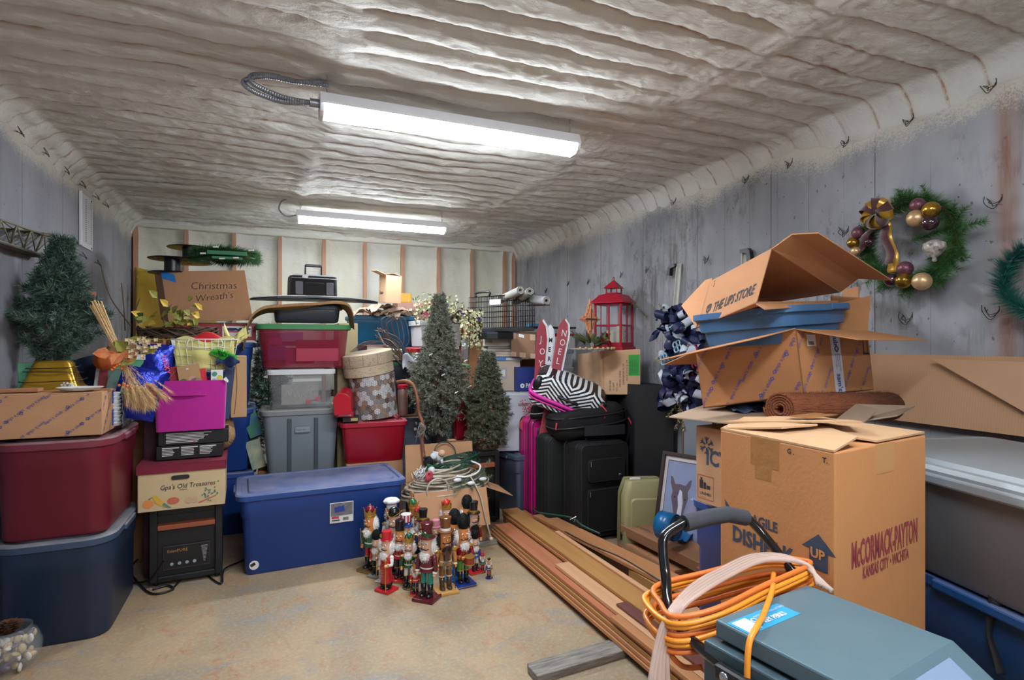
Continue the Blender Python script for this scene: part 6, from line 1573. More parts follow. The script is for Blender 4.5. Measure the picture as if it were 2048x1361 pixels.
b = MB(); b.grid(lambda u,v: (-0.10+0.32*u,-0.203-0.01*math.sin(PI*u),0.03+0.07*v),10,4,0.008,tv=(0,-1,0)); build('front_pocket',b,m_pip,t,smooth='auto')
m_rcord = mat('red cord','#c23048',rough=0.6)
for P_ in ([(0.27,-0.16,0.14),(0.29,-0.17,0.10),(0.30,-0.18,0.05),(0.295,-0.18,0.02)],[(0.05,-0.15,0.24),(0.08,-0.18,0.20),(0.06,-0.19,0.15)],[(-0.28,-0.12,0.12),(-0.29,-0.13,0.07)]): b = MB(); b.tube(smooth_path(P_,4),0.006,6); build('zip_pull',b,m_rcord,t,smooth=True)
# zebra suitcase
m_zeb = new_mat('zebra chevrons'); _t = NT(m_zeb)
X_ = _t.xyz(); ab = _t.ma('ABSOLUTE',X_[0]); q_ = _t.ma('ADD',_t.ma('MULTIPLY',_t.ma('ABSOLUTE',_t.ma('SUBTRACT',_t.ma('FRACT',_t.ma('MULTIPLY',X_[0],3.2)),0.5)),0.16),_t.ma('MAXIMUM',_t.ma('MULTIPLY',X_[1],1.0),_t.ma('ADD',_t.ma('MULTIPLY',X_[2],0.9),0.0)))
nz = _t.noise(60,_t.map((1,1,1)),2)
q_ = _t.ma('ADD',q_,_t.ma('MULTIPLY',nz,0.004)); fr_ = _t.ma('FRACT',_t.ma('MULTIPLY',q_,46))
_t.L.new(_t.mix(_t.rng(fr_,0.47,0.53),'131315','e4e6ea'),_t.b.inputs['Base Color']); _t.b.inputs['Roughness'].default_value = 0.4
m_pink = mat('hot pink trim','#d4219a',rough=0.4)
t = thing('zebra_suitcase','black and white zebra striped suitcase with pink trim lying on the duffel','suitcase',(2.10,3.80,0.985),0,rot=(math.radians(14),math.radians(22),math.radians(-28))); t.scale = (1.06,1.06,1.18)
b = MB(); b.loft([(0.48,0.32,0.05,-0.09),(0.52,0.36,0.07,-0.075),(0.53,0.37,0.075,0.0),(0.52,0.36,0.075,0.085),(0.45,0.30,0.06,0.115),(0.30,0.18,0.04,0.12)],7); build('shell',b,m_zeb,t,smooth='auto')
b = MB(); pts = []
for q,(sx,sy) in enumerate(((1,1),(-1,1),(-1,-1),(1,-1))):
    for k in range(7): a = PI/2*q+PI/2*k/6; pts.append((sx*(0.267-0.075)+0.078*math.cos(a),sy*(0.187-0.075)+0.078*math.sin(a),-0.02))
b.tube(pts,0.013,7,closed=True); build('trim',b,m_pink,t,smooth=True)
b = MB(); b.tube([(x,y,-0.045) for x,y,z in pts],0.006,6,closed=True); build('trim',b,m_pink,t,smooth=True)
b = MB(); b.tube([(x*1.003,y*1.003,-0.033) for x,y,z in pts],0.004,5,closed=True); build('zip',b,m_black,t,smooth=True)
for sx in (-1,1): 
    for sy in (-1,1): b = MB(); b.ell((sx*0.235,sy*0.155,0.05),(0.035,0.035,0.05),10,8); build('corner_guard',b,m_black,t,smooth=True)
b = MB(); b.tube(smooth_path([(-0.06,-0.185,0.03),(-0.06,-0.215,0.035),(0.06,-0.215,0.035),(0.06,-0.185,0.03)],4),0.009,8); build('handle',b,m_black,t,smooth=True)
t = thing('padded_hood','black padded hood with white piping left of the zebra suitcase','hood',(1.99,4.02,0.83),0.3)
b = MB(); b.grid(lambda u,v: (0.15*math.cos(PI*u)*math.sin(PI*0.5*v+0.2),-0.12*math.sin(PI*0.5*v+0.2)*math.sin(PI*u)-0.02,0.14*math.cos(PI*0.5*v)+0.02*math.sin(5*u)),16,8,0.01); build('shell',b,m_blks,t,smooth=True)
for v_ in (0.5,0.85): b = MB(); b.tube([(0.153*math.cos(PI*u)*math.sin(PI*0.5*v_+0.2),-0.124*math.sin(PI*0.5*v_+0.2)*math.sin(PI*u)-0.022,0.14*math.cos(PI*0.5*v_)+0.02*math.sin(5*u)) for u in [k/14 for k in range(15)]],0.003,5); build('piping',b,m_paperw,t,smooth=True)
t = thing('red_ornament','red scrolled ornament and berry spray behind the magenta suitcase','ornament',(1.879,4.112,0.734),0)
b = MB(); ring(b,(0,0,0),(1,0,0),(0,0,1),0.05,0.02,16); b.M = None; build('scroll',b,m_gred,t)
b = MB()
for k in range(60): b.ell((R.gauss(0.03,0.03),R.gauss(0,0.02),0.12+R.gauss(0,0.045)),0.006,6,4)
build('berries',b,m_gred,t,kind='stuff')
# black cabinets
t,ex,ey,ez = vcarton('speaker_cabinet','tall black cabinet standing between suitcases and right wall',(2.425,3.40,0),(2.615,3.20,0),(2.50,3.72,0),(2.425,3.40,1.085),m_blackmat,closed=True,cat='cabinet')
b = MB(); b.slab(ey*0.25+ez*0.93-ex.normalized()*0.002,ey*0.45,ez*0.015,ex.normalized()*0.003); build('slot_handle',b,m_black,t)
b = MB(); b.slab((2.52,3.80,0),(0.13,0.0,0),(0,0.28,0),(0,0,1.05)); solo('speaker_cabinet',b,m_blackmat,'second tall black cabinet deeper in the corner behind the first','cabinet',bevel=0.01)
# tall carton with lantern
carton('carton','brown carton low beneath the lettered tan carton',(2.36,4.10,0),0.28,0.30,0.92,m=m_card3)
t,ex,ey,ez = vcarton('carton','tan carton with black stencil lines and green label under the red lantern',(2.339,3.697,0.994),(2.513,3.448,1.009),(2.367,4.120,0.956),(2.339,3.697,1.331),m_card2,closed=True)
b = MB(); b.slab(ez*0.0-ey.normalized()*0.0012-ex.normalized()*0.0,ex.normalized()*0.018,ez,-ey.normalized()*0.0006); build('packing_tape',b,m_card,t)
uu,vv = ez,-ex
for k,(s_,x_,y_) in enumerate((('28136-0381',0.24,-0.02),('S-12697',0.33,0.0),('PCS-161',0.42,-0.02),('ORIGIN: CHINA',0.50,0.06),('DIMENSIONS IN CM',0.59,0.12),('35.0 X 27.5 X 26 CM',0.68,0.20))):
    lettering(t,s_,ex*x_+ez*(y_+0.10),ez,-ex,0.020,m_ink,xs=0.9)
sticker(t,ex*0.70+ez*0.42,ex,ez,0.28*ex.length,0.46*ez.length,mat('green label','#2f9a35',rough=0.6),'green_label',off=0.002)
for k in range(4): lettering(t,'CAREFUL HANDLE',ex*(0.76+0.055*k)+ez*0.46,ez,-ex,0.012,m_inknavy,off=0.004)
base_z = 1.4-(700-684)/1127*4.2
t = thing('red_lantern','large red metal lantern with glass panes holding candles','lantern',(2.50,3.78,1.335),0.55)
m_lred = mat('lantern red','#a3122c',rough=0.4)
W = 0.215; Hh = 0.32
b = MB(); b.box((0,0,0.012),(W+0.05,W+0.05,0.024)); b.box((0,0,0.034),(W+0.02,W+0.02,0.022)); build('base',b,m_lred,t,bevel=0.003)
for sx in (-1,1):
    for sy in (-1,1): b = MB(); b.box((sx*W/2,sy*W/2,0.045+Hh/2),(0.016,0.016,Hh)); build('post',b,m_lred,t,bevel=0.002)
for k in range(4):
    M_ = Matrix.Rotation(PI/2*k,4,'Z')
    b = MB(); b.M = M_; b.box((0,-W/2,0.045+Hh*0.46),(W,0.010,0.012)); b.box((0,-W/2,0.045+Hh-0.006),(W,0.012,0.014)); b.box((0,-W/2,0.052),(W,0.012,0.014)); b.box((0.01,-W/2,0.045+Hh/2),(0.009,0.009,Hh)); build('muntin',b,m_lred,t)
    g = MB(); g.M = M_; g.box((0,-W/2+0.005,0.045+Hh/2),(W-0.01,0.0015,Hh)); build('pane',g,mat('lantern glass','#dfe8ee',rough=0.05,alpha=0.07),t)
b = MB(); n_ = 7
prof = [(W/2+0.035,0.0),(W/2+0.030,0.010),(W/2*0.98,0.045),(W/2*0.80,0.068),(W/2*0.5,0.078)]
b.loft([(2*r_,2*r_,0.002,0.045+Hh+z) for r_,z in prof],1); build('roof',b,m_lred,t)
b = MB(); b.loft([(0.10,0.10,0.002,0.045+Hh+0.078),(0.10,0.10,0.002,0.045+Hh+0.086)],1)
for sx in (-1,1):
    for sy in (-1,1): b.box((sx*0.044,sy*0.044,0.045+Hh+0.105),(0.008,0.008,0.04))
build('cupola',b,m_lred,t,kind='stuff')
b = MB(); b.loft([(0.125,0.125,0.002,0.045+Hh+0.122),(0.11,0.11,0.002,0.045+Hh+0.130),(0.05,0.05,0.002,0.045+Hh+0.165),(0.01,0.01,0.001,0.045+Hh+0.185)],1); build('top',b,m_lred,t)
b = MB(); b.tube([(0.016*math.cos(a),0,0.045+Hh+0.195+0.016*math.sin(a)) for a in [2*PI*k/14 for k in range(14)]],0.003,5,closed=True); build('ring',b,m_lred,t,smooth=True)
for k,(x,y,r_,hh) in enumerate(((0.03,-0.04,0.028,0.155),(-0.045,0.01,0.03,0.11))):
    b = MB(); b.lathe([(r_,0),(r_,hh-0.004),(r_-0.004,hh),(0.004,hh-0.006)],20); b.tube([(0,0,hh-0.01),(0,0,hh+0.008)],0.0015,5)
    cs,sn = math.cos(0.55),math.sin(0.55)
    solo('pillar_candle',b,mat('ivory wax','#cfc8a8',rough=0.5),('tall ivory pillar candle in the red lantern','shorter ivory pillar candle in the red lantern')[k],'candle',(2.50+x*cs-y*sn,3.78+x*sn+y*cs,1.381),smooth='auto')
t = thing('pine_spray','long needled pine spray behind the red lantern','pine spray',(2.60,3.74,1.62),0)
V = [branch_needles((0,0,0.0),(-0.10,0.18,0.25),600,0.11,0.0016,0.8),branch_needles((0,0,0),(0.0,-0.10,0.18),800,0.03,0.003,0.9),branch_needles((0,-0.06,0.1),(0.02,-0.22,-0.03),1500,0.028,0.003,1.0),branch_needles((0,0.04,-0.26),(0,0,0.05),300,0.03,0.003,0.9)]
tri_mesh('foliage',np.concatenate(V),m_needlef,t,kind='stuff')
# cross and poinsettia centrepiece
t = thing('wooden_cross','orange wooden stepped cross standing behind the poinsettias','cross',(2.184,3.611,1.437),0.35)
m_cross = mat('salmon wood','#d0855a',rough=0.6)
def cx(k): return [(-0.022,0)]
pts = []
half = [(0.020,-0.13),(0.020,-0.075),(0.035,-0.075),(0.035,-0.045),(0.05,-0.045),(0.05,-0.022),(0.085,-0.022),(0.085,-0.010),(0.125,-0.004)]
half = half+[(x,-y) for x,y in half[::-1]][:-1]; half = half[:-0] if False else half
half = half+[(0.020,0.075),(0.020,0.11),(0.008,0.11),(0.004,0.15)]
pts = half+[(-x,y) for x,y in half[::-1]]
b = MB(); b.prism(pts,(0,0,0.13),(1,0,0),(0,0,1),(0,0.012,0)); build('cross',b,m_cross,t)
b = MB(); b.prism([(x*0.9,z*0.9) for x,z in pts],(0,-0.008,0.13),(0.72,0,0),(0,0,0.72),(0,0.008,0)); build('inlay',b,mat('pale salmon wood','#dd9a70',rough=0.6),t)
b = MB(); b.box((0,-0.010,0.13),(0.13,0.004,0.012)); b.box((0,-0.010,0.13),(0.006,0.003,0.15)); build('groove',b,m_bark,t)
t = thing('poinsettia_arrangement','green leaf and red poinsettia centrepiece on the tan carton','centrepiece',(2.205,3.624,1.344),0.5)
b = MB(); b.lathe([(0.16,0.0),(0.165,0.008),(0.0,0.01)],24,cap=False); build('tray',b,mat('cream tray','#cbbfa6'),t)
for k in range(34):
    b = MB(); a = R.uniform(0,6.28); r_ = R.uniform(0.02,0.12); leaf(b,(r_*math.cos(a)-0.02,r_*math.sin(a)*0.6,R.uniform(0.02,0.07)),(math.cos(a),math.sin(a)*0.6,R.uniform(0.1,0.9)),(0,-0.6,0.8),R.uniform(0.08,0.13),R.uniform(0.035,0.055)); build('leaf',b,mat('holly leaf','#3f4f30',rough=0.5,var=0.5,vscale=40,vcol='#6f7a4a'),t)
for p in ((0.07,-0.08,0.10),(0.10,-0.09,0.04),(0.035,-0.11,0.03),(0.12,-0.02,0.10),(-0.04,-0.10,0.07)):
    b = MB(); 
    for q in range(3): flower(b,(p[0],p[1]-0.004*q,p[2]),(0.2,-1,0.5),0.034*(1-0.2*q),6,cup=0.2+0.3*q)
    build('poinsettia',b,mat('poinsettia red','#a31a2c',rough=0.6),t)
for k in range(14): a = 2*PI*k/24+PI; b = MB(); b.ell((0.165*math.cos(a),0.165*math.sin(a),0.008),0.011,8,6); build('shell_bead',b,mat('shell tan'  ,'#b59a6e'),t,smooth=True)
# shelf of odds left of the tan carton
carton('carton','brown carton under the small clear bins behind the skis',(2.48,4.62,0),0.30,0.34,1.0,m=m_card3)
tote('clear_bin','small clear bin of clothes behind the NOEL ski',(2.35,4.60,1.005),0.36,0.30,0.17,0,m_clearbin,mat('white lid plastic','#d7d9da'),r=0.03,cat='storage bin')
tote('clear_bin','second small clear bin stacked behind the NOEL ski',(2.35,4.60,1.185),0.36,0.30,0.15,0,m_clearbin,mat('grey lid','#7d8794'),r=0.03,cat='storage bin')
b = MB(); b.box((0,0,0.02),(0.30,0.20,0.04)); solo('game_box',b,mat('yellow blue box','#2e4f8a',var=0.8,vscale=9,vcol='#d9b43a'),'blue and yellow game box lying behind the skis','box',(2.33,4.58,1.345),bevel=0.002)
b = MB(); b.box((0,0,0.03),(0.28,0.20,0.06)); solo('game_box',b,mat('cream box','#c4bfae'),'cream lidded box behind the NOEL ski','box',(2.36,4.58,1.388),bevel=0.002)
b = MB(); b.box((0,0,0.01),(0.40,0.22,0.02)); solo('folder',b,m_redp,'dark red folder under the grey folder behind the skis','folder',(2.34,4.57,1.452),0.1)
b = MB(); b.box((0,0,0.02),(0.40,0.22,0.04)); solo('folder',b,mat('cool grey card','#9aa0aa'),'thick grey folder between red and black folders','folder',(2.34,4.57,1.475),0.1)
b = MB(); b.box((0,0,0.008),(0.42,0.22,0.016)); solo('folder',b,m_black,'black folder on top of the grey folder behind the skis','folder',(2.34,4.57,1.518),0.1)
b = MB(); b.box((0,0,0.012),(0.16,0.1,0.024)); solo('small_box',b,mat('sky blue card','#5b9ac4'),'small sky blue box on top of the folders behind the skis','box',(2.20,4.56,1.537),0.1)

# ---- navy and silver ribbon swag on the wall
m_nav = mat('navy mesh ribbon','#121b40',rough=0.5,var=0.4,vscale=60,vcol='#2b3766'); m_sil = mat('silver ribbon','#b9bfce',rough=0.3,var=0.5,vscale=40,vcol='#dfe3ee'); m_ice = mat('ice blue tubing','#8fb6c8',rough=0.3); m_champ = mat('champagne glitter','#b9ac86',rough=0.4,metal=0.4)
t = thing('ribbon_swag','navy and silver ribbon swag with berries hanging on the right wall','swag',(2.60,3.02,1.28),0)
def loop(b,p,ax,up,r_,w_,n=12):
    p,ax,up = Vector(p),Vector(ax).normalized(),Vector(up).normalized(); sd = ax.cross(up).normalized(); vs = []; fs = []
    for k in range(n+1):
        a = 2*PI*k/n; c_ = p+up*(r_*(1-math.cos(a)))*1.0+sd*r_*0.75*math.sin(a); vs += [c_-ax*w_/2,c_+ax*w_/2]
    for k in range(n): fs.append((2*k,2*k+1,2*k+3,2*k+2))
    b.add(vs,fs)
def sw(k):
    y = R.gauss(0,0.10); z = R.uniform(-0.34,0.33); return (-R.uniform(0.02,0.10),max(-0.22,min(0.22,y)),z)
for k in range(120):
    p = sw(k); b = MB(); loop(b,p,(R.uniform(-1,0.2),R.uniform(-1,1),R.uniform(-1,1)),(R.uniform(-1,-0.2),R.uniform(-1,1),R.uniform(-1,1)),R.uniform(0.026,0.052),R.uniform(0.04,0.07))
    build('ribbon_loop',b,m_nav if k % 4 else m_sil,t,smooth=True)
b = MB(); 
for k in range(40): p = sw(k); b.ell((p[0]*0.4-0.01,p[1]*0.9,p[2]),(0.03,0.055,0.055),8,6)
build('mesh_core',b,m_nav,t,kind='stuff')
for c_ in ((-0.12,-0.02,0.09),(-0.12,-0.07,-0.09),(-0.12,0.03,0.19),(-0.10,0.14,-0.0)):
    for k in range(4):
        a = k*PI/2+0.4; b = MB(); b.tube([(c_[0],c_[1]+0.024*math.cos(a)+0.019*math.cos(x),c_[2]+0.024*math.sin(a)+0.019*math.sin(x)) for x in [2*PI*q/12 for q in range(12)]],0.006,6,closed=True); build('tube_loop',b,m_ice,t,smooth=True)
for (y0,z0) in ((0.17,0.30),(-0.10,-0.04)):
    for k in range(16): b = MB(); b.ell((-0.07+R.uniform(-0.02,0.02),y0+R.gauss(0,0.035),z0+R.gauss(0,0.03)),0.009,8,6); build('berry',b,mat('navy pearl','#26345e',rough=0.2),t,smooth=True)
V = []
for (a0,b0) in (((-0.06,0.14,0.26),(-0.09,0.20,0.38)),((-0.06,0.16,-0.02),(-0.08,0.26,0.0)),((-0.07,0.02,-0.28),(-0.09,0.12,-0.40)),((-0.07,0.0,-0.3),(-0.09,-0.05,-0.46)),((-0.07,0.0,-0.3),(-0.10,0.02,-0.47)),((-0.08,0.05,-0.25),(-0.10,0.2,-0.30)),((-0.1,-0.04,0.14),(-0.12,-0.12,0.05))): V.append(branch_needles(a0,b0,500,0.03,0.006,0.8))
tri_mesh('glitter_sprays',np.concatenate(V),m_champ,t,kind='stuff')
b = MB(); b.prism([(-0.09,-0.06),(0.09,-0.06),(0.10,0.06),(-0.10,0.06)],(-0.125,0,-0.06),(0,-1,0),(0,0,1),(-0.004,0,0)); pl = build('plaque',b,m_nav,t)
b = MB(); 
for pts in ([(-0.03,-0.045),(0.03,-0.045),(0.028,-0.01),(0.02,0.04),(0.008,-0.002),(-0.006,0.0),(-0.018,0.042),(-0.028,-0.008)],[(-0.045,-0.05),(0.05,-0.048),(0.03,-0.035),(-0.03,-0.035)]): fpoly(b,pts,(-0.130,0,-0.06),(0,-1,0),(0,0,1))
build('plaque_picture',b,m_gwhite,pl)
lettering(pl,'O come let us adore Him',(-0.1305,0.095,-0.02),(0,-1,0.28),(0,0.1,1),0.016,m_champ,slant=0.3)
b = MB(); 
for k in range(5): b.tube([(-0.09,-0.165+0.01*k,0.10-0.03*k),(-0.1,-0.19+0.01*k,0.07-0.03*k)],0.006,5)
for k in range(9): leaf(b,(-0.10,-0.17+0.02*math.sin(k),0.06-0.02*k),(0,math.sin(k*2),math.cos(k*1.3)),(-1,0,0),0.045,0.03)
build('red_leaves',b,mat('deep red leaf','#8a1a33'),t,kind='stuff')
# white metal tracks leaning on the wall
m_track = mat('pale metal track','#b9b7ae',rough=0.5)
for k,(p,q) in enumerate((((2.655,3.192,1.951),(2.620,3.198,1.555)),((2.655,2.594,1.960),(2.600,2.583,1.352)))):
    p,q = Vector(p),Vector(q)
    t = thing('metal_track',('slim pale metal track with black hook leaning above the swag','second metal track with black hook leaning behind the upper carton')[k],'metal track',p)
    b = MB(); b.slab((0,0,0),q-p,(0,-0.03,0),(-0.006,0,0)); build('rail',b,m_track,t); b = MB(); b.slab((0,0.004,0),q-p,(0,-0.006,0),(-0.02,0,0)); build('lip',b,m_track,t)
    b = MB(); b.prism([(0,0),(0.06,0),(0.075,-0.02),(0.085,-0.075),(0.055,-0.08),(0.05,-0.03),(0.0,-0.02)],(-0.01,-0.0,0.0),(0,1,0) if k == 0 else (0,-1,0),(0,0,1),(-0.03,0,0)); build('hook',b,m_black,t)

# green plastic case, picture, easel posts, strap, light fixture carton
m_olive = mat('pale green hard case','#a59f74',rough=0.45,var=0.15,vscale=5)
t = thing('tool_case','pale green hard plastic case beside the large black suitcase','case',(2.30,3.13,0.05),-0.30)
b = MB(); b.loft([(0.30,0.20,0.02,0),(0.31,0.21,0.025,0.01),(0.30,0.20,0.03,0.33),(0.25,0.16,0.03,0.42),(0.24,0.15,0.03,0.43)],4); build('shell',b,m_olive,t,smooth='auto')
b = MB(); b.M = Matrix.Translation((0,-0.10,0.18)) @ Matrix.Rotation(PI/2,4,'X'); b.loft([(0.24,0.30,0.03,-0.004),(0.22,0.28,0.03,0.012)],4); build('panel',b,m_olive,t,smooth='auto')
b = MB(); b.tube([(-0.157,0.0,0.02),(-0.157,0.0,0.33),(-0.12,0.0,0.43),(0.12,0.0,0.43)],0.004,6); build('seam',b,mat('dark olive seam','#6a6a3e'),t)
b = MB(); b.box((-0.06,-0.02,0.437),(0.07,0.025,0.012)); build('latch',b,m_paperw,t,bevel=0.003); b = MB(); b.box((-0.158,-0.03,0.06),(0.004,0.02,0.05)); build('latch',b,m_black,t)
carton('carton','low brown carton under the pale green case',(2.30,3.13,0),0.3,0.2,0.047,-0.35,m=m_card3,tape=False)
BL,BR,TL = Vector((2.248,2.952,0.097)),Vector((2.346,2.508,0.113)),Vector((2.419,3.053,0.669))
t = thing('framed_picture','framed print of a horse and a rider in a hat leaning on the stack','picture',BL)
u_ = BR-BL; v_ = TL-BL; n_ = u_.cross(v_).normalized(); W_,H_ = u_.length,v_.length; u1,v1 = u_.normalized(),v_.normalized()
m_fr = mat('dark walnut frame','#3a2b26',rough=0.4,var=0.3,vscale=20); m_mat_ = mat('cream mat board','#c9bfc0',rough=0.8); m_sky = mat('slate blue ground','#7c88a8',rough=0.8,var=0.35,vscale=7,vcol='#97a0ba')
fw = 0.022
for o,a,c_ in (((0,0),(1,0),(0,1)),((0,H_-fw),(1,0),(0,1))): b = MB(); b.slab(u1*o[0]+v1*o[1],u_,v1*fw,n_*0.02); build('frame_rail',b,m_fr,t,bevel=0.002)
for x in (0,W_-fw): b = MB(); b.slab(u1*x+v1*fw,u1*fw,v1*(H_-2*fw),n_*0.02); build('frame_stile',b,m_fr,t,bevel=0.002)
b = MB(); b.slab(u1*fw+v1*fw-n_*0.004,u1*(W_-2*fw),v1*(H_-2*fw),n_*0.008); build('mat_board',b,m_mat_,t)
ix0,ix1,iy0,iy1 = fw+0.028,W_-fw-0.028,fw+0.055,H_-fw-0.032
b = MB(); b.slab(u1*(ix0-0.005)+v1*(iy0-0.005)+n_*0.004,u1*(ix1-ix0+0.01),v1*(iy1-iy0+0.01),n_*0.0008); build('inner_line',b,mat('burgundy line','#4a1f2b'),t)
b = MB(); b.slab(u1*ix0+v1*iy0+n_*0.0052,u1*(ix1-ix0),v1*(iy1-iy0),n_*0.0006); build('print',b,m_sky,t)
iw,ih = ix1-ix0,iy1-iy0
def art(pts,m_,lv,nm='print_shape'):
    b = MB(); b.add([u1*(ix0+x*iw)+v1*(iy0+y*ih)+n_*(0.0062+0.0003*lv) for x,y in pts],[tuple(range(len(pts)))]); build(nm,b,m_,t)
c1,c2,c3,c4 = mat('horse brown','#5a4d5c'),mat('horse light','#c3c6d6'),mat('shirt lilac','#8f8aa8'),mat('hat grey','#b4bccb')
art([(0.42,0.30),(0.50,0.22),(0.70,0.20),(0.98,0.25),(0.98,0.55),(0.80,0.55),(0.6,0.52)],c3,0)
art([(0.14,0.52),(0.16,0.60),(0.10,0.70),(0.08,0.80),(0.13,0.79),(0.20,0.70),(0.30,0.71),(0.42,0.70),(0.50,0.78),(0.54,0.79),(0.53,0.70),(0.48,0.63),(0.50,0.54),(0.46,0.42),(0.43,0.32),(0.42,0.20),(0.34,0.14),(0.26,0.16),(0.24,0.26),(0.20,0.38)],c1,1)
art([(0.31,0.64),(0.36,0.62),(0.40,0.48),(0.39,0.34),(0.40,0.22),(0.33,0.18),(0.29,0.28),(0.31,0.42),(0.28,0.54)],c2,2)
art([(0.62,0.50),(0.68,0.56),(0.82,0.56),(0.90,0.48),(0.88,0.40),(0.78,0.34),(0.68,0.38)],mat('rider face','#8d7d8c'),2)
art([(0.54,0.54),(0.66,0.60),(0.70,0.74),(0.84,0.76),(0.90,0.60),(0.98,0.56),(0.98,0.52),(0.75,0.54)],c4,3)
for p in ((0.22,0.53),(0.44,0.52)): art([(p[0]+0.02*math.cos(a),p[1]+0.012*math.sin(a)) for a in [PI/4*k for k in range(8)]],m_ink,3,'eye')
art([(0.70,0.40),(0.78,0.42),(0.92,0.36),(0.96,0.44),(0.98,0.30),(0.78,0.30)],mat('scarf pale','#b9b4c6'),4)
lettering(t,'Original print',u1*(W_*0.35)+v1*(fw+0.020)+n_*0.006,u1,v1,0.012,m_ink)
m_oak = mat('brown frame wood','#7a4e34',rough=0.5,var=0.3,vscale=15)
for k,(p,q,w_) in enumerate((((2.587,3.090,0.643),(2.615,3.078,0.831),0.03),((2.560,2.949,0.605),(2.594,2.913,0.921),0.042))):
    p,q = Vector(p)-Vector((0,0,Vector(p).z-0.0)),Vector(q)
    b = MB(); b.slab((0,0,0),q-p,(w_,-0.004,0),(0,0.02,0)); solo('easel_leg',b,m_oak,('thinner brown wooden bar standing behind the horse picture','thicker brown wooden bar standing behind the horse picture')[k],'wooden bar',p,bevel=0.002)
b = MB(); b.slab((2.52,2.98,0.0),(0.11,-0.14,0),(0.02,0.02,0),(0,0,0.98)); solo('mirror_panel',b,mat('grey glass panel','#8d949e',rough=0.15),'grey glass panel behind the wooden bars','mirror')
t = thing('spare_frame','dark wooden picture frame edge behind the thicker wooden bar','picture',(2.553,2.843,0.690),-0.7); b = MB(); b.box((0,0,-0.1),(0.03,0.02,0.42)); b.box((0.12,0,0.10),(0.24,0.02,0.03)); build('frame',b,m_fr,t,kind='stuff')
# blue strap roll
t = thing('strap_roll','rolled blue plastic discharge hose in front of the horse picture','hose',(2.129,2.655,0.329),0,rot=(0,0,0.35))
b = MB(); m_bhose = mat('blue flat hose','#0f5f94',rough=0.3,bump=0.2,bscale=40); P_ = []
for k in range(90): a = 2*PI*k/18; r_ = 0.024+0.0125*k/18; P_.append((r_*math.cos(a),r_*math.sin(a)))
vs = []; fs = []
for k,(x,z) in enumerate(P_): vs += [(x,-0.05,z),(x,0.05,z)]
for k in range(len(P_)-1): fs.append((2*k,2*k+1,2*k+3,2*k+2))
b.add(vs,fs); o_ = build('coil',b,m_bhose,t,smooth=True); sm = o_.modifiers.new('s','SOLIDIFY'); sm.thickness = 0.004
b = MB(); b.grid(lambda u,v: (0.09+0.24*u,-0.04+0.08*v,-0.09-0.02*math.sin(9*u)-0.03*u+0.012*math.sin(20*v)),14,4,0.004); build('loose_end',b,m_bhose,t,smooth=True)
t,ex,ey,ez = vcarton('carton','long flattened brown carton lettered LIGHT FIXTURES beside the boards',(2.132,3.133,0.126),(2.164,2.270,0.127),(2.308,3.275,0.141),(2.126,3.135,0.192),mat('cocoa cardboard','#96684a',rough=0.85,var=0.25),closed=True)
lettering(t,'LIGHT FIXTURES',ex*0.34+ey*0.45+ez*1.0,-ex,-ey,0.045,m_ink,off=0.0015)
lettering(t,'fixtures and fittings included',ex*0.34+ey*0.85+ez*1.0,-ex,-ey,0.014,m_ink,off=0.0015)
carton('carton','brown carton hidden under the long flattened carton',(2.20,2.85,0),0.14,0.5,0.085,0.0,m=m_card3,tape=False)

# ================================================================ LUMBER
def wood(name,a,b_,sc=1.0): return mat(name,a,rough=0.6,var=0.55,vscale=3.2*sc,stretch=(9,0.45,9),vcol=b_,bump=0.08,bscale=30)
WD = [wood('warm pine plank','#c1895c','#a2663c'),wood('honey plank','#b3834a','#8a5e30'),wood('rosy cedar plank','#b5744f','#8e4f33',1.5),wood('pale plank','#cfa27a','#b58059'),wood('maroon painted plank','#6f4038','#5c332d'),wood('rust plank','#9c5a35','#6b3c28',2)]
def plank(label,x0,x1,y0,y1,z,th,m,x0f=None,x1f=None):
    """x0,x1 at the near end y0; optional far-end values"""
    x0f = x0 if x0f is None else x0f; x1f = x1 if x1f is None else x1f
    cx_,cy_ = (x0+x1)/2,(y0+y1)/2
    b = MB(); P_ = [(x0,y0),(x1,y0),(x1f,y1),(x0f,y1)]
    b.hexa([(x-cx_,y-cy_,0) for x,y in P_]+[(x-cx_,y-cy_,th) for x,y in P_])
    return solo('plank',b,m,label,'plank',(cx_,cy_,z),bevel=0.0015)
for y,xx,lb in ((2.14,(1.0,1.95),'weathered grey board lying crosswise under the planks at the front'),(3.66,(1.26,1.95),'grey board lying crosswise under the far end of the planks')):
    t = thing('sleeper_board',lb,'board',((xx[0]+xx[1])/2,y,0),0.05); L_ = xx[1]-xx[0]
    mw = mat('weathered wood','#a8a198',rough=0.9,var=0.8,vscale=9,stretch=(1,9,9),vcol='#4f4a46',bump=0.6,bscale=40)
    b = MB(); b.box((0,0,0.017),(L_,0.09,0.034)); build('board',b,mw,t,bevel=0.004); b = MB(); b.box((0,0.062,0.012),(L_*0.97,0.028,0.024)); build('lip',b,mw,t,bevel=0.004)
lay = 0.036
for k in range(4): plank('pine plank %s at the left side of the pile' % ('lowest of four','second from the floor','third from the floor','topmost, with rosy grain,')[k],1.432+0.006*k,1.565,1.05,3.74-0.02*k-(0.0 if k < 3 else 0.0),lay+0.021*k,0.018,WD[(0,0,1,2)[k]])
for k in range(6): plank('thin board, %s, in the taller middle pile' % ('lowest of six','second from below','third from below','fourth from below','fifth from below','topmost, honey coloured')[k],1.575+(0.004*(k % 2)),1.712-(0.004*(k % 3)),1.05,3.87-0.012*(5-k),lay+0.0205*k,0.0175,WD[(5,1,5,1,0,1)[k]])
plank('pale pine plank with a square end lying on the left pile',1.487,1.573,1.05,2.84,lay+0.0845,0.019,WD[3])
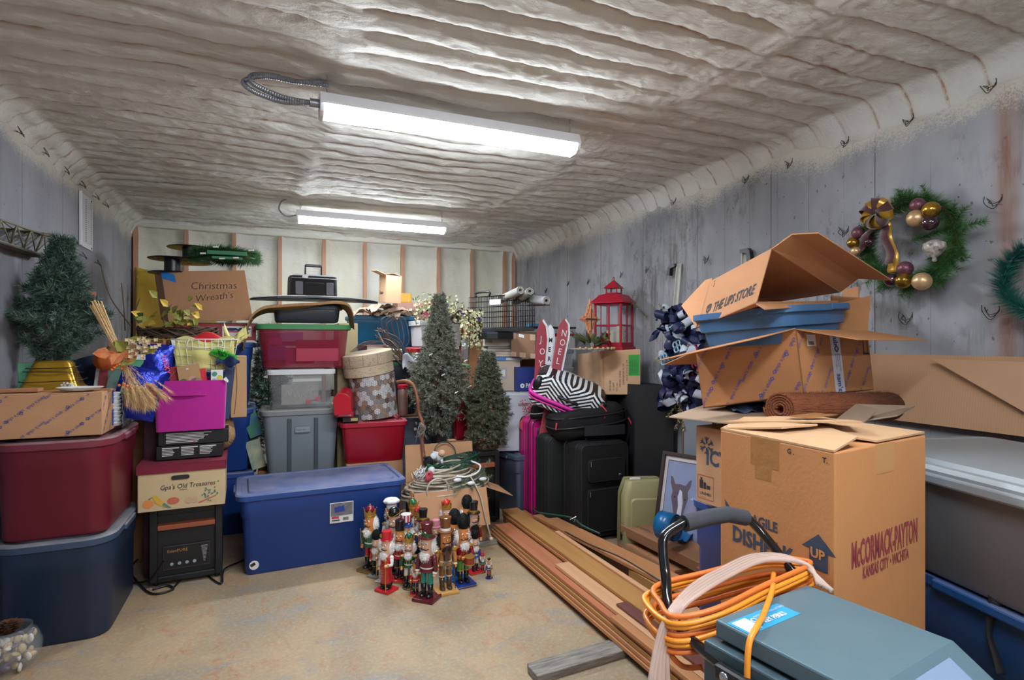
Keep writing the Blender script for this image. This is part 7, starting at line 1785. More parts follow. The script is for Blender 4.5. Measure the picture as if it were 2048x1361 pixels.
plank('narrow pale plank beside it lying on the left pile',1.436,1.483,1.05,2.20,lay+0.0845,0.019,WD[0])
plank('maroon painted strip lying on the pale square ended plank',1.515,1.573,1.05,2.27,lay+0.105,0.012,WD[4])
plank('rust brown board lying between the middle pile and the slanting plank',1.745,1.85,1.30,3.3,lay+0.01,0.02,WD[5])
plank('slim pale lath lying on the edge of the middle pile',1.700,1.728,1.9,3.25,lay+0.124,0.010,WD[3])
plank('wide honey plank slanting across to the right',1.995,2.15,1.95,3.80,0.085,0.022,WD[0],1.80,1.93)
plank('pinkish plank end showing behind the slanting plank',1.72,1.84,3.3,4.02,0.06,0.02,WD[2])
plank('short pale block lying at the near end of the rust board',1.76,1.88,1.98,2.14,0.10,0.03,WD[3])
b = MB(); b.slab((0,0,0),Vector((1.868,1.864,0.448))-Vector((1.820,2.070,0.335)),Vector((1.706,1.716,0.370))-Vector((1.820,2.070,0.335)),(0,0,0.016)); solo('plank',b,WD[4],'short maroon painted board end beside the big moving box','plank',(1.820,2.070,0.335),bevel=0.001)
b = MB(); b.box((0,0,0.04),(0.12,0.3,0.08)); solo('block',b,WD[1],'wood block under the slanting plank','block',(1.98,2.6,0),bevel=0.002)
t = thing('extension_cord','thin dark cable with clips lying over the planks in front of the suitcases','cord',(0,0,0))
b = MB(); b.tube(smooth_path([(1.737,3.662,0.200),(1.733,3.555,0.201),(1.789,3.422,0.215),(1.825,3.243,0.241),(1.809,3.087,0.241),(1.829,2.915,0.241)],6),0.0065,7); build('cable',b,m_gw,t,smooth=True)
b = MB(); b.tube(smooth_path([(1.732,3.174,0.186),(1.722,2.852,0.211),(1.741,2.572,0.234),(1.735,2.302,0.242),(1.728,2.142,0.245)],6),0.004,6); build('cable',b,m_black,t,smooth=True)
b = MB(); b.tube([(1.761,3.162,0.263),(1.796,3.147,0.282),(1.784,3.152,0.250)],0.004,6); build('clip',b,m_steel2,t)

# ================================================================ RIGHT FOREGROUND STACK
tote('storage_bin','tall blue bin under the lettered cooler carton',(1.93,1.72,0),0.48,0.50,0.725,0.0,p_blue,p_bluel,r=0.05,taper=0.9)
m_card5 = board('cooler carton','#b98d6a')
t,ex,ey,ez = vcarton('carton','brown carton with snowflake and battery mark behind the big moving box',(1.668,1.42,0.735),(2.10,1.46,0.735),(1.635,1.86,0.735),(1.668,1.42,1.05),m_card5,closed=True)
U,V_ = (-ey).normalized(),ez.normalized(); o = ey
lettering(t,'ICY',o+U*0.055+V_*0.165,U,V_,0.085,m_inknavy,bold=0.03,xs=0.85)
b = MB()
for k in range(6):
    a = PI/3*k+PI/6; c_ = o+U*0.06+V_*0.24-ex.normalized()*0.0015; d_ = U*math.cos(a)+V_*math.sin(a); s_ = -U*math.sin(a)+V_*math.cos(a)
    b.add([c_+d_*0.008-s_*0.004,c_+d_*0.036-s_*0.004,c_+d_*0.036+s_*0.004,c_+d_*0.008+s_*0.004],[(0,3,2,1)])
    for q in (-1,1): e_ = c_+d_*0.022; f_ = (d_+s_*q)*0.012; b.add([e_-d_*0.003,e_+d_*0.003,e_+f_+d_*0.003,e_+f_-d_*0.003],[(0,1,2,3)])
build('snowflake_print',b,m_inknavy,t)
fr = MB(); 
for (x,y,w_,h_) in ((0.01,0.02,0.085,0.0015),(0.01,0.115,0.085,0.0015),(0.01,0.02,0.0015,0.096),(0.094,0.02,0.0015,0.096)): fr.slab(o+U*x+V_*y-ex.normalized()*0.0012,U*w_,V_*h_,-ex.normalized()*0.0004)
build('mark_frame',fr,mat('red line print','#a8473c'),t)
b = MB(); 
for (x,y,w_,h_) in ((0.022,0.062,0.018,0.034),(0.044,0.062,0.012,0.026),(0.060,0.064,0.018,0.014),(0.026,0.098,0.01,0.008)): b.slab(o+U*x+V_*y-ex.normalized()*0.0012,U*w_,V_*h_,-ex.normalized()*0.0004)
build('battery_print',b,m_ink,t)
lettering(t,'UN3481',o+U*0.022+V_*0.036,U,V_,0.018,m_ink,bold=0.01); lettering(t,'lithium ion',o+U*0.03+V_*0.025,U,V_,0.006,m_ink)
for (p,a,c_,lb,mm) in (((1.529,1.901,1.089),(1.854,2.055,1.107),(1.669,1.405,1.095),'greyish carton flap sheet sticking out left above the snowflake carton',m_cardgrey),((1.773,1.361,1.109),(2.054,1.458,1.163),(1.702,1.228,1.106),'greyed cardboard sheet propped at the right of the coir roll',m_cardgrey)):
    p,a,c_ = Vector(p),Vector(a),Vector(c_)
    b = MB(); b.slab((0,0,0),a-p,c_-p,(0,0,-0.006)); solo('cardboard_sheet',b,mm,lb,'cardboard',p,bevel=0.001)
p,q,r_ = Vector((1.773,1.361,1.109)),Vector((2.054,1.458,1.163)),Vector((2.314,1.401,1.150)); b = MB(); b.add([(0,0,0),q-p,r_-p,Vector((2.046,1.298,1.141))-p]+[Vector(v)-Vector((0,0,0.006)) for v in ((0,0,0),q-p,r_-p,Vector((2.046,1.298,1.141))-p)],[(0,3,2,1),(4,5,6,7),(0,1,5,4),(1,2,6,5),(2,3,7,6),(3,0,4,7)]); solo('cardboard_sheet',b,m_cardgrey,'grey cardboard flap pointing right over the big grey bin','cardboard',p)
# coir roll
p,q = Vector((1.677,1.478,1.160)),Vector((2.382,1.545,1.132)); d_ = q-p; L_ = d_.length
t = thing('coir_mat_roll','rolled rusty brown coir mat under the open printed carton','mat',p,rot=(d_.to_track_quat('Z','Y').to_euler()))
m_coir2 = mat('rusty coir','#8e5030',rough=0.95,var=0.7,vscale=120,stretch=(1,1,0.15),vcol='#5c2f1a',bump=1.0,bscale=160)
b = MB(); vs = []; P_ = [((0.012+0.0098*a/(2*PI))*math.cos(a),(0.012+0.0098*a/(2*PI))*math.sin(a)*0.92) for a in [10*PI*k/150 for k in range(151)]]
for x,y in P_: vs += [(x,y,0),(x,y,L_)]
b.add(vs,[(2*k,2*k+1,2*k+3,2*k+2) for k in range(150)]); o_ = build('roll',b,m_coir2,t,smooth=True); sm = o_.modifiers.new('s','SOLIDIFY'); sm.thickness = 0.0065
n_ = 5000; a = NR.rand(n_)*2*PI; z = NR.rand(n_)*L_; rr_ = 0.06; Pn = np.stack([rr_*np.cos(a),rr_*0.92*np.sin(a),z],1); Dn = Pn*np.array([1,1,0])+NR.normal(size=(n_,3))*0.05; tri_mesh('fibres',needles(Pn,Dn,0.012,0.0012),m_coir2,t,kind='stuff')
b = MB(); b.grid(lambda u,v: (0.20*u,0.16*v-0.02*math.sin(7*u),0.03*math.sin(PI*u)*math.sin(PI*v)+0.008*math.sin(21*u+9*v)),14,10,0.004); solo('mesh_sack',b,mat('navy mesh sack','#1c2c4a',rough=0.7,wave=(60,0.7,'DIAGONAL','#46587c')),'dark blue mesh sack peeking out left of the coir roll','sack',(1.774,1.796,1.112),rz=-0.6,smooth=True)
# open carton with slanted print
m_club = board('club carton','#bb8152')
t,ex,ey,ez = vcarton('carton','open carton with slanted blue print and white tape, flaps spread wide',(1.851,1.519,1.200),(2.334,1.577,1.198),(1.737,1.931,1.110),(1.801,1.512,1.448),m_club,
    flaps=(('l',0.23,100),('f',0.22,112),('b',0.17,100),('r',0.16,20)))
club_print(t,ey-ex.normalized()*0.0005,-ey,ez,ey.length,ez.length*0.99,mat('bright blue print','#3f4fae',rough=0.7),ang=54,size=0.023,dx=0.135,dy=0.085)
club_print(t,(0,0,0),ex,ez,ex.length,ez.length*0.99,mat('bright blue print','#3f4fae'),ang=54,size=0.023,dx=0.135,dy=0.085)
nx_ = ex.normalized(); ny_ = -(ey-nx_*ey.dot(nx_)).normalized(); n_ = ex.cross(ez).normalized()
sticker(t,ex*0.43,ex,ez,0.065,ez.length*0.96,mat('white tape','#c6cad4',rough=0.3),'printed_tape',off=0.0014)
mb_ = MB(); mb_.text("sam's",ex*0.43+Vector(ex).normalized()*0.018+ez*0.30,-ez,ex,0.042,bold=0.02,off=0.003,xs=0.8); mb_.text('club',ex*0.43+ex.normalized()*0.018+ez*0.97,-ez,ex,0.042,bold=0.02,off=0.003,xs=0.8)
for k,s_ in enumerate(('environmentally','friendly and','recycled tape')): mb_.text(s_,ex*0.43+ex.normalized()*(0.044-0.012*k)+ez*0.62,-ez,ex,0.011,off=0.003)
build('tape_lettering',mb_,m_inkblue,t,kind='stuff'); b = MB(); ring(b,ex*0.43+ex.normalized()*0.034+ez*0.70+n_*0.003,ez,ex,0.017,0.009); build('diamond_logo',b,m_inkblue,t)
sticker(t,ex*0.12+ez*0.74,ex,ez,0.055,0.045,m_paperw,'shipping_label',off=0.0015)
b = MB(); 
for k in range(9): b.slab(ex*0.13+ez*0.76+ex.normalized()*0.004*k+n_*0.003,ex.normalized()*(0.001+0.0012*(k % 2)),ez.normalized()*0.014,n_*0.0002)
build('barcode',b,m_ink,t)
b = MB(); b.slab(ex*0.90+ez*0.62+n_*0.001,ex.normalized()*0.004,ez*0.3,n_*0.0004); b.slab(ex*0.96+ez*0.62+n_*0.001,ex.normalized()*0.004,ez*0.3,n_*0.0004); b.slab(ex*0.89+ez*0.60+n_*0.001,ex.normalized()*0.045,ez*0.03,n_*0.0004); build('arrow_mark',b,m_ink,t)
# steel blue bin
t = thing('storage_bin','wide steel blue bin resting in the open printed carton','storage bin',(1.97,1.77,1.395),0,rot=(math.radians(-3.2),math.radians(-3),math.radians(13)))
b = MB(); b.loft([(0.48,0.38,0.10,0),(0.50,0.40,0.10,0.06),(0.525,0.425,0.10,0.066),(0.535,0.435,0.10,0.112),(0.57,0.47,0.11,0.118),(0.57,0.47,0.11,0.142),(0.53,0.43,0.10,0.142),(0.48,0.38,0.09,0.01)],8); build('body',b,p_steel,t,smooth='auto')
b = MB(); b.box((0.10,-0.236,0.132),(0.14,0.014,0.026)); build('handle',b,p_steel,t,bevel=0.004)
# upper carton
N0,A0,B0,C0 = Vector((1.633,1.541,1.541)),Vector((2.241,1.671,1.572)),Vector((1.699,1.926,1.461)),Vector((1.668,1.504,1.738))
ex,ey,ez = A0-N0,B0-N0,C0-N0
ez2 = Vector((2.326,1.722,1.624))-A0
t = thing('carton','open brown shipping store carton tipped over on top of the steel blue bin','box',N0)
m_ups = board('shipping carton','#bd865c'); T_ = 0.005
b = MB(); b.slab((0,0,0),ey,ez,ex.normalized()*T_)
b.slab((0,0,0),ex,ey,ez.normalized()*T_)
top = [Vector((0,0,0))+ez,ez+ey,ex*0.9+ey+ez*0.55,ex+ez2]
b.add(top+[v-Vector((0,0,T_)) for v in top],[(0,3,2,1),(4,5,6,7),(0,1,5,4),(1,2,6,5),(2,3,7,6),(3,0,4,7)])
b.slab(ey*0.98,ex,ez*0.9,ey.normalized()*T_); build('body',b,m_ups,t)
def flap4(pts,nm='flap',m_=None):
    b = MB(); P_ = [Vector(p)-N0 for p in pts]; n_ = (P_[1]-P_[0]).cross(P_[2]-P_[0]).normalized()*0.004
    b.add(P_+[p+n_ for p in P_],[(0,3,2,1),(4,5,6,7),(0,1,5,4),(1,2,6,5),(2,3,7,6),(3,0,4,7)]); build(nm,b,m_ or m_ups,t)
flap4([(1.668,1.504,1.738),(2.251,1.667,1.617),(2.282,1.610,1.670),(1.685,1.431,1.780)])
flap4([(1.685,1.431,1.780),(2.282,1.610,1.670),(2.353,1.514,1.655),(1.726,1.359,1.775)])
flap4([(1.699,1.926,1.461),(1.750,1.882,1.673),(1.813,1.997,1.678),(1.747,2.079,1.566)])
flap4([(1.629,1.537,1.540),(2.232,1.664,1.571),(1.973,1.547,1.546),(1.614,1.483,1.517)])
U = (-ey).normalized(); V_ = ez.normalized(); nn = -ex.normalized()
W_ = ey.length; o = ey
lettering(t,'THE UPS STORE',o+U*W_*0.235+V_*0.045,U,V_+U*0.12,0.058,m_ink,bold=0.03,xs=0.66)
b = MB(); sh = [(0,0.036),(0.018,0.042),(0.036,0.036),(0.036,0.016),(0.018,0.0),(0,0.016)]; b.add([o+U*(W_*0.10+x)+V_*(0.045+y*1.1)+U.cross(V_)*0.001 for x,y in sh],[tuple(range(6))]); build('shield_logo',b,m_ink,t)
lettering(t,'ups',o+U*(W_*0.10+0.006)+V_*0.062,U,V_,0.018,m_ups,off=0.002,xs=0.9)
b = MB(); b.slab(o+U*W_*0.10+V_*0.19,U*0.012,V_*0.003,nn*0.0005); b.slab(o+U*W_*0.115+V_*0.165,U*0.004,V_*0.02,nn*0.0005); build('mark',b,m_ink,t)
t = thing('carton','brown carton side standing behind the steel blue bin on the right','box',(2.305,1.753,1.454),0)
b = MB(); N0 = Vector((2.305,1.753,1.454)); 
b.slab((0,0,0),Vector((2.484,1.741,1.450))-N0,Vector((2.309,1.751,1.606))-N0,(0.0,0.006,0)); b.slab(Vector((2.484,1.741,1.450))-N0,(0.06,0.12,0),Vector((2.478,1.744,1.652))-Vector((2.484,1.741,1.450)),(-0.005,0,0)); build('panels',b,m_ups,t,kind='stuff')

# big moving box
DISH = ((1.190,0.895),(1.671,0.986),(1.199,1.258))
m_dish = mat('moving box cardboard','#c28652',rough=0.8,var=0.28,vscale=3,bump=0.1,bscale=90,vcol='#b0703f',wave=(55,0.10,'X','#8e5228'))
t,ex,ey,ez = vcarton('moving_box','big brown moving box lettered DISHPAK with maroon movers lettering',(1.190,0.895,0.42),(1.676,0.986,0.415),(1.199,1.262,0.42),(1.190,0.895,1.145),m_dish,closed=True)
carton('carton','brown carton hidden beneath the big moving box',(1.44,1.13,0),0.40,0.34,0.415,0.1,m=m_card3)
U,V_ = (-ey).normalized(),ez.normalized(); W_ = ey.length; o = ey; H_ = ez.length; n1 = U.cross(V_)
lettering(t,'FRAGILE',o+U*0.085+V_*(H_-0.235),U,V_,0.036,m_inknavy,bold=0.03,xs=0.9)
lettering(t,'DISHPAK',o+U*0.048+V_*(H_-0.302),U,V_,0.058,m_inknavy,bold=0.035,xs=0.88)
ar = [(0,0),(0.05,0),(0.05,0.045),(0.072,0.045),(0.025,0.085),(-0.022,0.045),(0,0.045)]
for cx_,s_ in ((0.300,1.0),(0.0,0.7)):
    b = MB(); b.add([o+U*(cx_+x*s_)+V_*(H_-0.285+y*s_+(0.03 if s_ < 1 else 0))+n1*0.001 for x,y in ar if cx_+x*s_ > 0],[tuple(range(len([1 for x,y in ar if cx_+x*s_ > 0])))]); build('arrow_print',b,m_inknavy,t)
lettering(t,'UP',o+U*0.303+V_*(H_-0.258),U,V_,0.032,m_dish,bold=0.035,off=0.002)
sticker(t,o+U*0.115+V_*(H_-0.075),U,V_,0.095,0.075,m_tape,'packing_tape',off=0.0006); sticker(t,o+U*0.13+V_*(H_-0.11),U,V_,0.055,0.035,m_tape,'packing_tape',off=0.0006)
lettering(t,'G .',o+U*0.235+V_*(H_-0.025),U,V_,0.018,m_ink,bold=0.02); lettering(t,'T.',o+U*0.335+V_*(H_-0.028),U,V_,0.018,m_ink,bold=0.02)
U2 = ex.normalized(); n2 = U2.cross(V_)
lettering(t,'McCORMACK-PAYTON',U2*0.075+V_*(H_-0.282),U2,V_,0.088,m_inkred,bold=0.025,xs=0.395)
lettering(t,'KANSAS CITY \u2022 WICHITA',U2*0.13+V_*(H_-0.318),U2,V_,0.040,m_inkred,bold=0.02,xs=0.56)
sticker(t,U2*0.20+V_*(H_-0.075),U2,V_,0.10,0.075,mat('old tape','#c08a52',rough=0.35),'old_tape',off=0.0006)
m_lidc = board('pale inner cardboard','#c39a72',0.2)
t0 = t
def lidflap(pts,th=0.005,m_=m_lidc):
    b = MB(); o_ = Vector((1.190,0.895,0.42)); P_ = [Vector(p)-o_ for p in pts]
    b.add(P_+[p-Vector((0,0,th)) for p in P_],[tuple(range(len(P_))),tuple(range(len(P_),2*len(P_)))[::-1]]+[((i+1) % len(P_),i,len(P_)+i,len(P_)+(i+1) % len(P_)) for i in range(len(P_))]); return build('flap',b,m_,t0)
lidflap([(1.190,0.897,1.150),(1.30,0.918,1.172),(1.42,1.10,1.166),(1.40,1.30,1.158),(1.20,1.258,1.150)])
lidflap([(1.671,0.986,1.150),(1.68,1.35,1.152),(1.40,1.30,1.156),(1.35,1.03,1.160),(1.40,0.938,1.152)])
lidflap([(1.20,1.262,1.150),(1.235,1.08,1.176),(1.33,1.05,1.182),(1.40,1.20,1.180),(1.36,1.33,1.166)])
lidflap([(1.25,1.31,1.160),(1.32,1.06,1.190),(1.46,1.02,1.186),(1.56,1.12,1.172),(1.50,1.34,1.160)])
b = MB(); b.slab((1.36-1.19,1.10-0.895,0.7685),(0.18,0.05,-0.005),(-0.02,0.06,0),(0,0,0.001)); build('packing_tape',b,m_tape,t)

# big grey bin, blue bin, cardboard sheets
g = tote('storage_bin','very large grey bin with scuffed grey lid along the right wall',(2.07,0.816,0.70),0.67,1.15,0.34,-0.25,mat('slate grey bin','#77797e',rough=0.5,bump=0.1,bscale=200,var=0.1),mat('scuffed grey lid','#8c9296',rough=0.4,var=0.35,vscale=4,vcol='#6c7378',bump=0.05,bscale=20),r=0.07,taper=0.86,band=False,lidh=0.045)
tote('storage_bin','open blue bin under the very large grey bin',(2.105,0.80,0),0.66,1.10,0.69,-0.25,plastic('marine blue plastic','#1c4f8c'),p_blue,r=0.06,taper=0.88,lid=False)
b = MB(); b.slab((0,0,0),(0.14,0.5,0),(0.3,-0.08,0),(0,0,0.004)); solo('green_folder',b,mat('dark green card','#2c5a34'),'green and white edged board on the rim of the open blue bin','board',(1.83,0.86,0.692))
t = thing('black_strap','black webbing strap hanging over the rim of the open blue bin','strap',(0,0,0))
P_ = smooth_path([(1.863,0.941,0.707),(1.826,0.903,0.718),(1.797,0.882,0.704),(1.787,0.887,0.657),(1.782,0.889,0.610),(1.785,0.877,0.561),(1.789,0.864,0.514)],6); b = MB(); vs = []
for k,p in enumerate(P_): tw = 0.3+1.2*math.sin(k*0.11); w_ = Vector((math.cos(tw),-0.3,0)).normalized()*(0.012+0.004*math.sin(k*0.2)); vs += [p-w_,p+w_]
b.add(vs,[(2*k,2*k+1,2*k+3,2*k+2) for k in range(len(P_)-1)]); o_ = build('webbing',b,m_blackmat,t,smooth=True); sm = o_.modifiers.new('s','SOLIDIFY'); sm.thickness = 0.002
m_corr = mat('corrugated sheet','#c59a75',rough=0.85,var=0.15,vscale=3,wave=(32,0.22,'Y','#a77c58',1.5),bump=0.05)
b = MB(); b.slab((2.60,0.25,1.042),(0.03,1.62,0),(0.045,0,0.30),(-0.006,0,0)); solo('cardboard_sheet',b,m_corr,'long corrugated cardboard sheet leaning on the right wall behind the grey bin','cardboard')
b = MB(); b.add([(2.585,0.25,1.044),(2.592,1.02,1.044),(2.628,1.52,1.325),(2.628,0.25,1.32)]+[(2.580,0.25,1.044),(2.587,1.02,1.044),(2.623,1.52,1.325),(2.623,0.25,1.32)],[(3,2,1,0),(4,5,6,7),(0,1,5,4),(1,2,6,5),(2,3,7,6),(3,0,4,7)]); solo('cardboard_sheet',b,mat('smooth carton sheet','#cb9f7c',rough=0.85,var=0.12,vscale=3),'paler diagonal cut cardboard sheet in front of the corrugated one','cardboard')

# ================================================================ MACHINE WITH HANDLE
m_mach = mat('teal grey enamel','#4f6670',rough=0.45,var=0.3,vscale=5,vcol='#6d8289',bump=0.06,bscale=120); m_machd = mat('teal grey side','#40545d',rough=0.5,bump=0.06,bscale=120)
t = thing('dehumidifier','teal grey wheeled machine with black tube handle in the foreground','dehumidifier',(0.985,0.74,0))
Mx = Matrix.Rotation(0.14,4,'Z')
def profile(b,pts,x0,x1):
    b.M = Mx; n_ = len(pts); b.add([(x0,y,z) for y,z in pts]+[(x1,y,z) for y,z in pts],[tuple(range(n_)),tuple(range(n_,2*n_))[::-1]]+[((i+1) % n_,i,n_+i,n_+(i+1) % n_) for i in range(n_)])
b = MB(); profile(b,[(0.15,0.815),(0.15,0.85),(-0.13,0.85),(-0.30,0.735),(-0.30,0.70),(-0.125,0.815)],-0.155,0.155); build('top_cover',b,m_mach,t,bevel=0.004)
b = MB(); profile(b,[(0.165,0.22),(0.165,0.808),(-0.122,0.808),(-0.295,0.69),(-0.295,0.22)],-0.172,0.172); build('housing',b,m_machd,t,bevel=0.004)
b = MB(); b.M = Mx; b.add([(-0.09,-0.145,0.8415),(0.10,-0.145,0.8415),(0.10,-0.28,0.7505),(-0.09,-0.28,0.7505)],[(3,2,1,0)]); build('display_panel',b,mat('blue grey panel','#7d8fa8',rough=0.25),t)
for k in range(5):
    b = MB(); b.M = Mx; b.box((-0.1725,0.0,0.745-0.028*k),(0.003,0.085,0.010)); build('vent_slot',b,m_ink,t)
b = MB(); b.M = Mx; b.box((-0.187,0.055,0.775),(0.024,0.135,0.030)); build('handle_bracket',b,m_black,t,bevel=0.008)
for y in (0.095,0.035): b = MB(); b.M = Mx; b.ell((-0.200,y,0.776),(0.004,0.010,0.010),12,6); build('screw',b,m_steel2,t,smooth=True)
o_ = Vector((0.985,0.74,0)); W_ = [(.802,.80,.772),(.80,.93,.785),(.805,1.0,.81),(.828,1.04,.86),(.836,1.06,.91),(.848,1.07,.945),(.89,1.07,.965),(.93,1.07,.970),(1.08,1.07,.962),(1.115,1.065,.945),(1.14,1.03,.90),(1.155,.96,.835),(1.155,.85,.79),(1.155,.8,.78)]
P_ = [p-o_ for p in smooth_path(W_,6)]
b = MB(); b.tube(P_,0.0115,12); build('handle_tube',b,mat('gloss black tube','#0c0c0e',rough=0.15,coat=0.6),t,smooth=True)
b = MB(); b.tube([Vector(p)-o_ for p in ((.905,1.07,.9675),(.98,1.07,.973),(1.04,1.07,.973),(1.098,1.07,.957))],0.0195,16); build('foam_grip',b,mat('grey foam grip','#3b3d42',rough=0.9,bump=0.2,bscale=300),t,smooth='auto')
st_o = Mx @ Vector((-0.150,0.075,0.8502)); su,sv = Mx.to_3x3() @ Vector((1,0,0)),Mx.to_3x3() @ Vector((0,1,0))
sticker(t,st_o,su,sv,0.16,0.052,mat('cyan label','#2f9ac8',rough=0.4),'label',off=0.0006)
sticker(t,st_o+su*0.006+sv*0.006,su,sv,0.040,0.040,m_paperw,'label_square',off=0.0012)
lettering(t,'FULLY PERFORMING',st_o+su*0.064+sv*0.012,su,sv,0.016,m_paperw,bold=0.02,xs=0.62,off=0.0016) if False else lettering(t,'KEY PERKS',st_o+su*0.066+sv*0.012,su,sv,0.018,m_paperw,bold=0.03,xs=0.8,off=0.0016)
lettering(t,'WATCH FOR FULL DETAILS',st_o+su*0.062+sv*0.036,su,sv,0.008,m_paperw,off=0.0016)
b = MB(); ring(b,st_o+su*0.055+sv*0.030+Vector((0,0,0.0016)),su,sv,0.008,0.005,14); build('label_mark',b,m_paperw,t)
for sx in (-1,1):
    for y in (0.10,-0.22):
        b = MB(); b.M = Mx; b.lathe([(0.10,-0.02),(0.11,-0.012),(0.11,0.012),(0.10,0.02)],24,c=(sx*0.175,y,0.11),rot=Matrix.Rotation(PI/2,3,'Y')); build('wheel',b,m_black,t,smooth='auto')
b = MB(); b.M = Mx; b.tube([(-0.17,0.10,0.11),(-0.10,0.10,0.24)],0.01,8); b.tube([(0.17,0.10,0.11),(0.10,0.10,0.24)],0.01,8); b.tube([(-0.17,-0.22,0.11),(-0.10,-0.22,0.24)],0.01,8); b.tube([(0.17,-0.22,0.11),(0.10,-0.22,0.24)],0.01,8); build('axle_strut',b,m_black,t,kind='stuff')
# orange cord and clear tube looped round the handle
t = thing('orange_cord','orange extension cord wound round the black handle','cord',(0,0,0)); m_or = mat('orange cord jacket','#e8902c',rough=0.35); m_or2 = mat('deep orange cord jacket','#d9702c',rough=0.4)
for k in range(7):
    z = 0.762+0.012*k+R.uniform(-0.003,0.003); e = R.uniform(0,0.018); q = 0.020+0.003*(k % 3)
    P_ = [(.80-q-e,.99+0.02*(k % 3),z),(.81-e,1.04+e,z+0.012),(.95,1.03+e,z+0.025),(1.10,1.00+e,z+0.045),(1.165+q*0.6,.97,z+0.040),(1.15,.935-e*0.5,z+0.045),(1.0,.925-e,z+0.030),(.85,.915-e,z+0.010),(.79-q,.94,z-0.004)]
    b = MB(); b.tube(smooth_path(P_,7,True),0.0058,9,closed=True); build('cord_loop',b,m_or if k % 3 else m_or2,t,smooth=True)
b = MB(); b.tube(smooth_path([(1.06,.95,.868),(1.00,.90,.860),(.93,.85,.862),(.885,.82,.860),(.845,.795,.862),(.808,.78,.838),(.795,.77,.74),(.795,.76,.62),(.81,.74,.4),(.82,.72,.10),(.84,.70,0.01)],7),0.0058,9); build('cord_tail',b,m_or,t,smooth=True)
b = MB(); b.tube(smooth_path([(.79,.96,.80),(.775,.965,.75),(.80,.95,.715),(.83,.925,.72)],6),0.0058,9); build('cord_drop',b,m_or2,t,smooth=True)
t = thing('clear_hose','clear vinyl hose hanging over the orange cord and handle','hose',(0,0,0)); m_hose = mat('clear vinyl','#dfc6b8',rough=0.15,alpha=0.5,coat=0.4)
for k in range(5):
    q = 0.008*k
    P_ = [(1.125,.885-q,.857),(1.14,.93+q,.885),(1.05,.965+q,.895),(.95,.97+q,.875),(.86,.965+q,.852),(.80-q,.96,.825),(.765-q,.955,.76),(.755-q*1.6,.94,.66),(.75-q*1.5+0.02*(k % 2),.93,.52),(.765-q,.92,.36),(.79,.90,.20+0.03*k),(.80,.89,0.012)]
    b = MB(); b.tube(smooth_path(P_,6),0.0055,8); build('hose_loop',b,m_hose,t,smooth=True)

# ================================================================ WREATHS ON THE RIGHT WALL
c = Vector((2.585,1.590,1.840)); m_wr = mat('bright wreath green','#2c5a2a',rough=0.6,var=0.6,vscale=30,vcol='#5d8a45')
t = thing('wall_wreath','green wreath with gold bow and baubles hanging on the right wall','wreath',c)
P_ = [(0.0,0.185*math.cos(a),0.175*math.sin(a)) for a in [2*PI*k/28 for k in range(29)]]
V = [sprig_needles(P_,6500,0.066,0.0024,1.0)]
for k in range(90):
    a = R.uniform(0,6.28); p = (0,0.185*math.cos(a),0.175*math.sin(a)); a2 = a+R.uniform(-0.9,0.9); l = R.uniform(0.03,0.08)*R.choice((1,1,1,-0.6)); V.append(branch_needles(p,(R.uniform(-0.06,0.02),p[1]+l*math.cos(a2),p[2]+l*math.sin(a2)),1500,0.04,0.0024,0.9))
V.append(branch_needles((-0.02,-0.10,0.02),(-0.02,-0.30,0.03),2200,0.05,0.0024,0.9)); V.append(branch_needles((-0.02,-0.02,0.0),(-0.02,-0.14,0.02),1800,0.045,0.0024,0.9))
tri_mesh('foliage',np.concatenate(V),m_wr,t,kind='stuff'); b = MB(); b.tube(P_[:-1],0.01,6,closed=True); build('ring',b,m_bark,t,smooth=True)
m_bg = mat('gold bauble','#c2983a',rough=0.25,metal=0.8,var=0.9,vscale=28,vcol='#1c150c'); m_bm = mat('maroon glitter bauble','#3f1424',rough=0.35,var=0.6,vscale=250,vcol='#a06a78',metal=0.3); m_bc = mat('champagne bauble','#b58f60',rough=0.35,metal=0.5,var=0.5,vscale=200,vcol='#ecd3ae'); m_bs = mat('plum gloss bauble','#2a0c1c',rough=0.08,coat=1.0)
for p,r_,m_ in (((2.500,1.503,1.974),0.030,m_bm),((2.490,1.445,1.941),0.034,m_bg),((2.490,1.503,1.918),0.036,m_bc),((2.490,1.449,1.889),0.032,m_bs),((2.500,1.764,1.904),0.028,m_bm),((2.490,1.781,1.860),0.027,m_bg),((2.500,1.710,1.854),0.020,m_bs),((2.500,1.554,1.713),0.032,m_bm),((2.500,1.611,1.671),0.030,m_bs),((2.490,1.554,1.661),0.033,m_bg),((2.490,1.480,1.651),0.037,m_bc),((2.500,1.776,1.821),0.022,m_bc)):
    b = MB(); b.ell(Vector(p)-c,r_,18,12); build('bauble',b,m_,t,smooth=True)
q = Vector((2.490,1.432,1.781))-c; b = MB(); b.lathe([(0.004,-0.055),(0.009,-0.05),(0.007,-0.038),(0.02,-0.028),(0.042,0.0),(0.038,0.022),(0.012,0.035)],18,c=q); build('balloon_bauble',b,mat('leopard bauble','#cfc6bd',rough=0.3,var=1.0,vscale=45,vcol='#181310'),t,smooth=True)
m_bowg = mat('gold satin','#c09238',rough=0.3,metal=0.4); m_bowm = mat('burgundy velvet','#4a1a1c',rough=0.8,sheen=0.6,var=0.4,vscale=40)
bc = Vector((2.500,1.662,1.971))-c
for k in range(11):
    a = 2*PI*k/11; b = MB(); loop(b,bc+Vector((-0.01*(k % 2),0,0)),(-0.6,math.sin(a),-math.cos(a)),(-0.35,math.cos(a),math.sin(a)),0.036,0.045); build('bow_loop',b,(m_bowg,m_bowm)[k % 2],t,smooth=True)
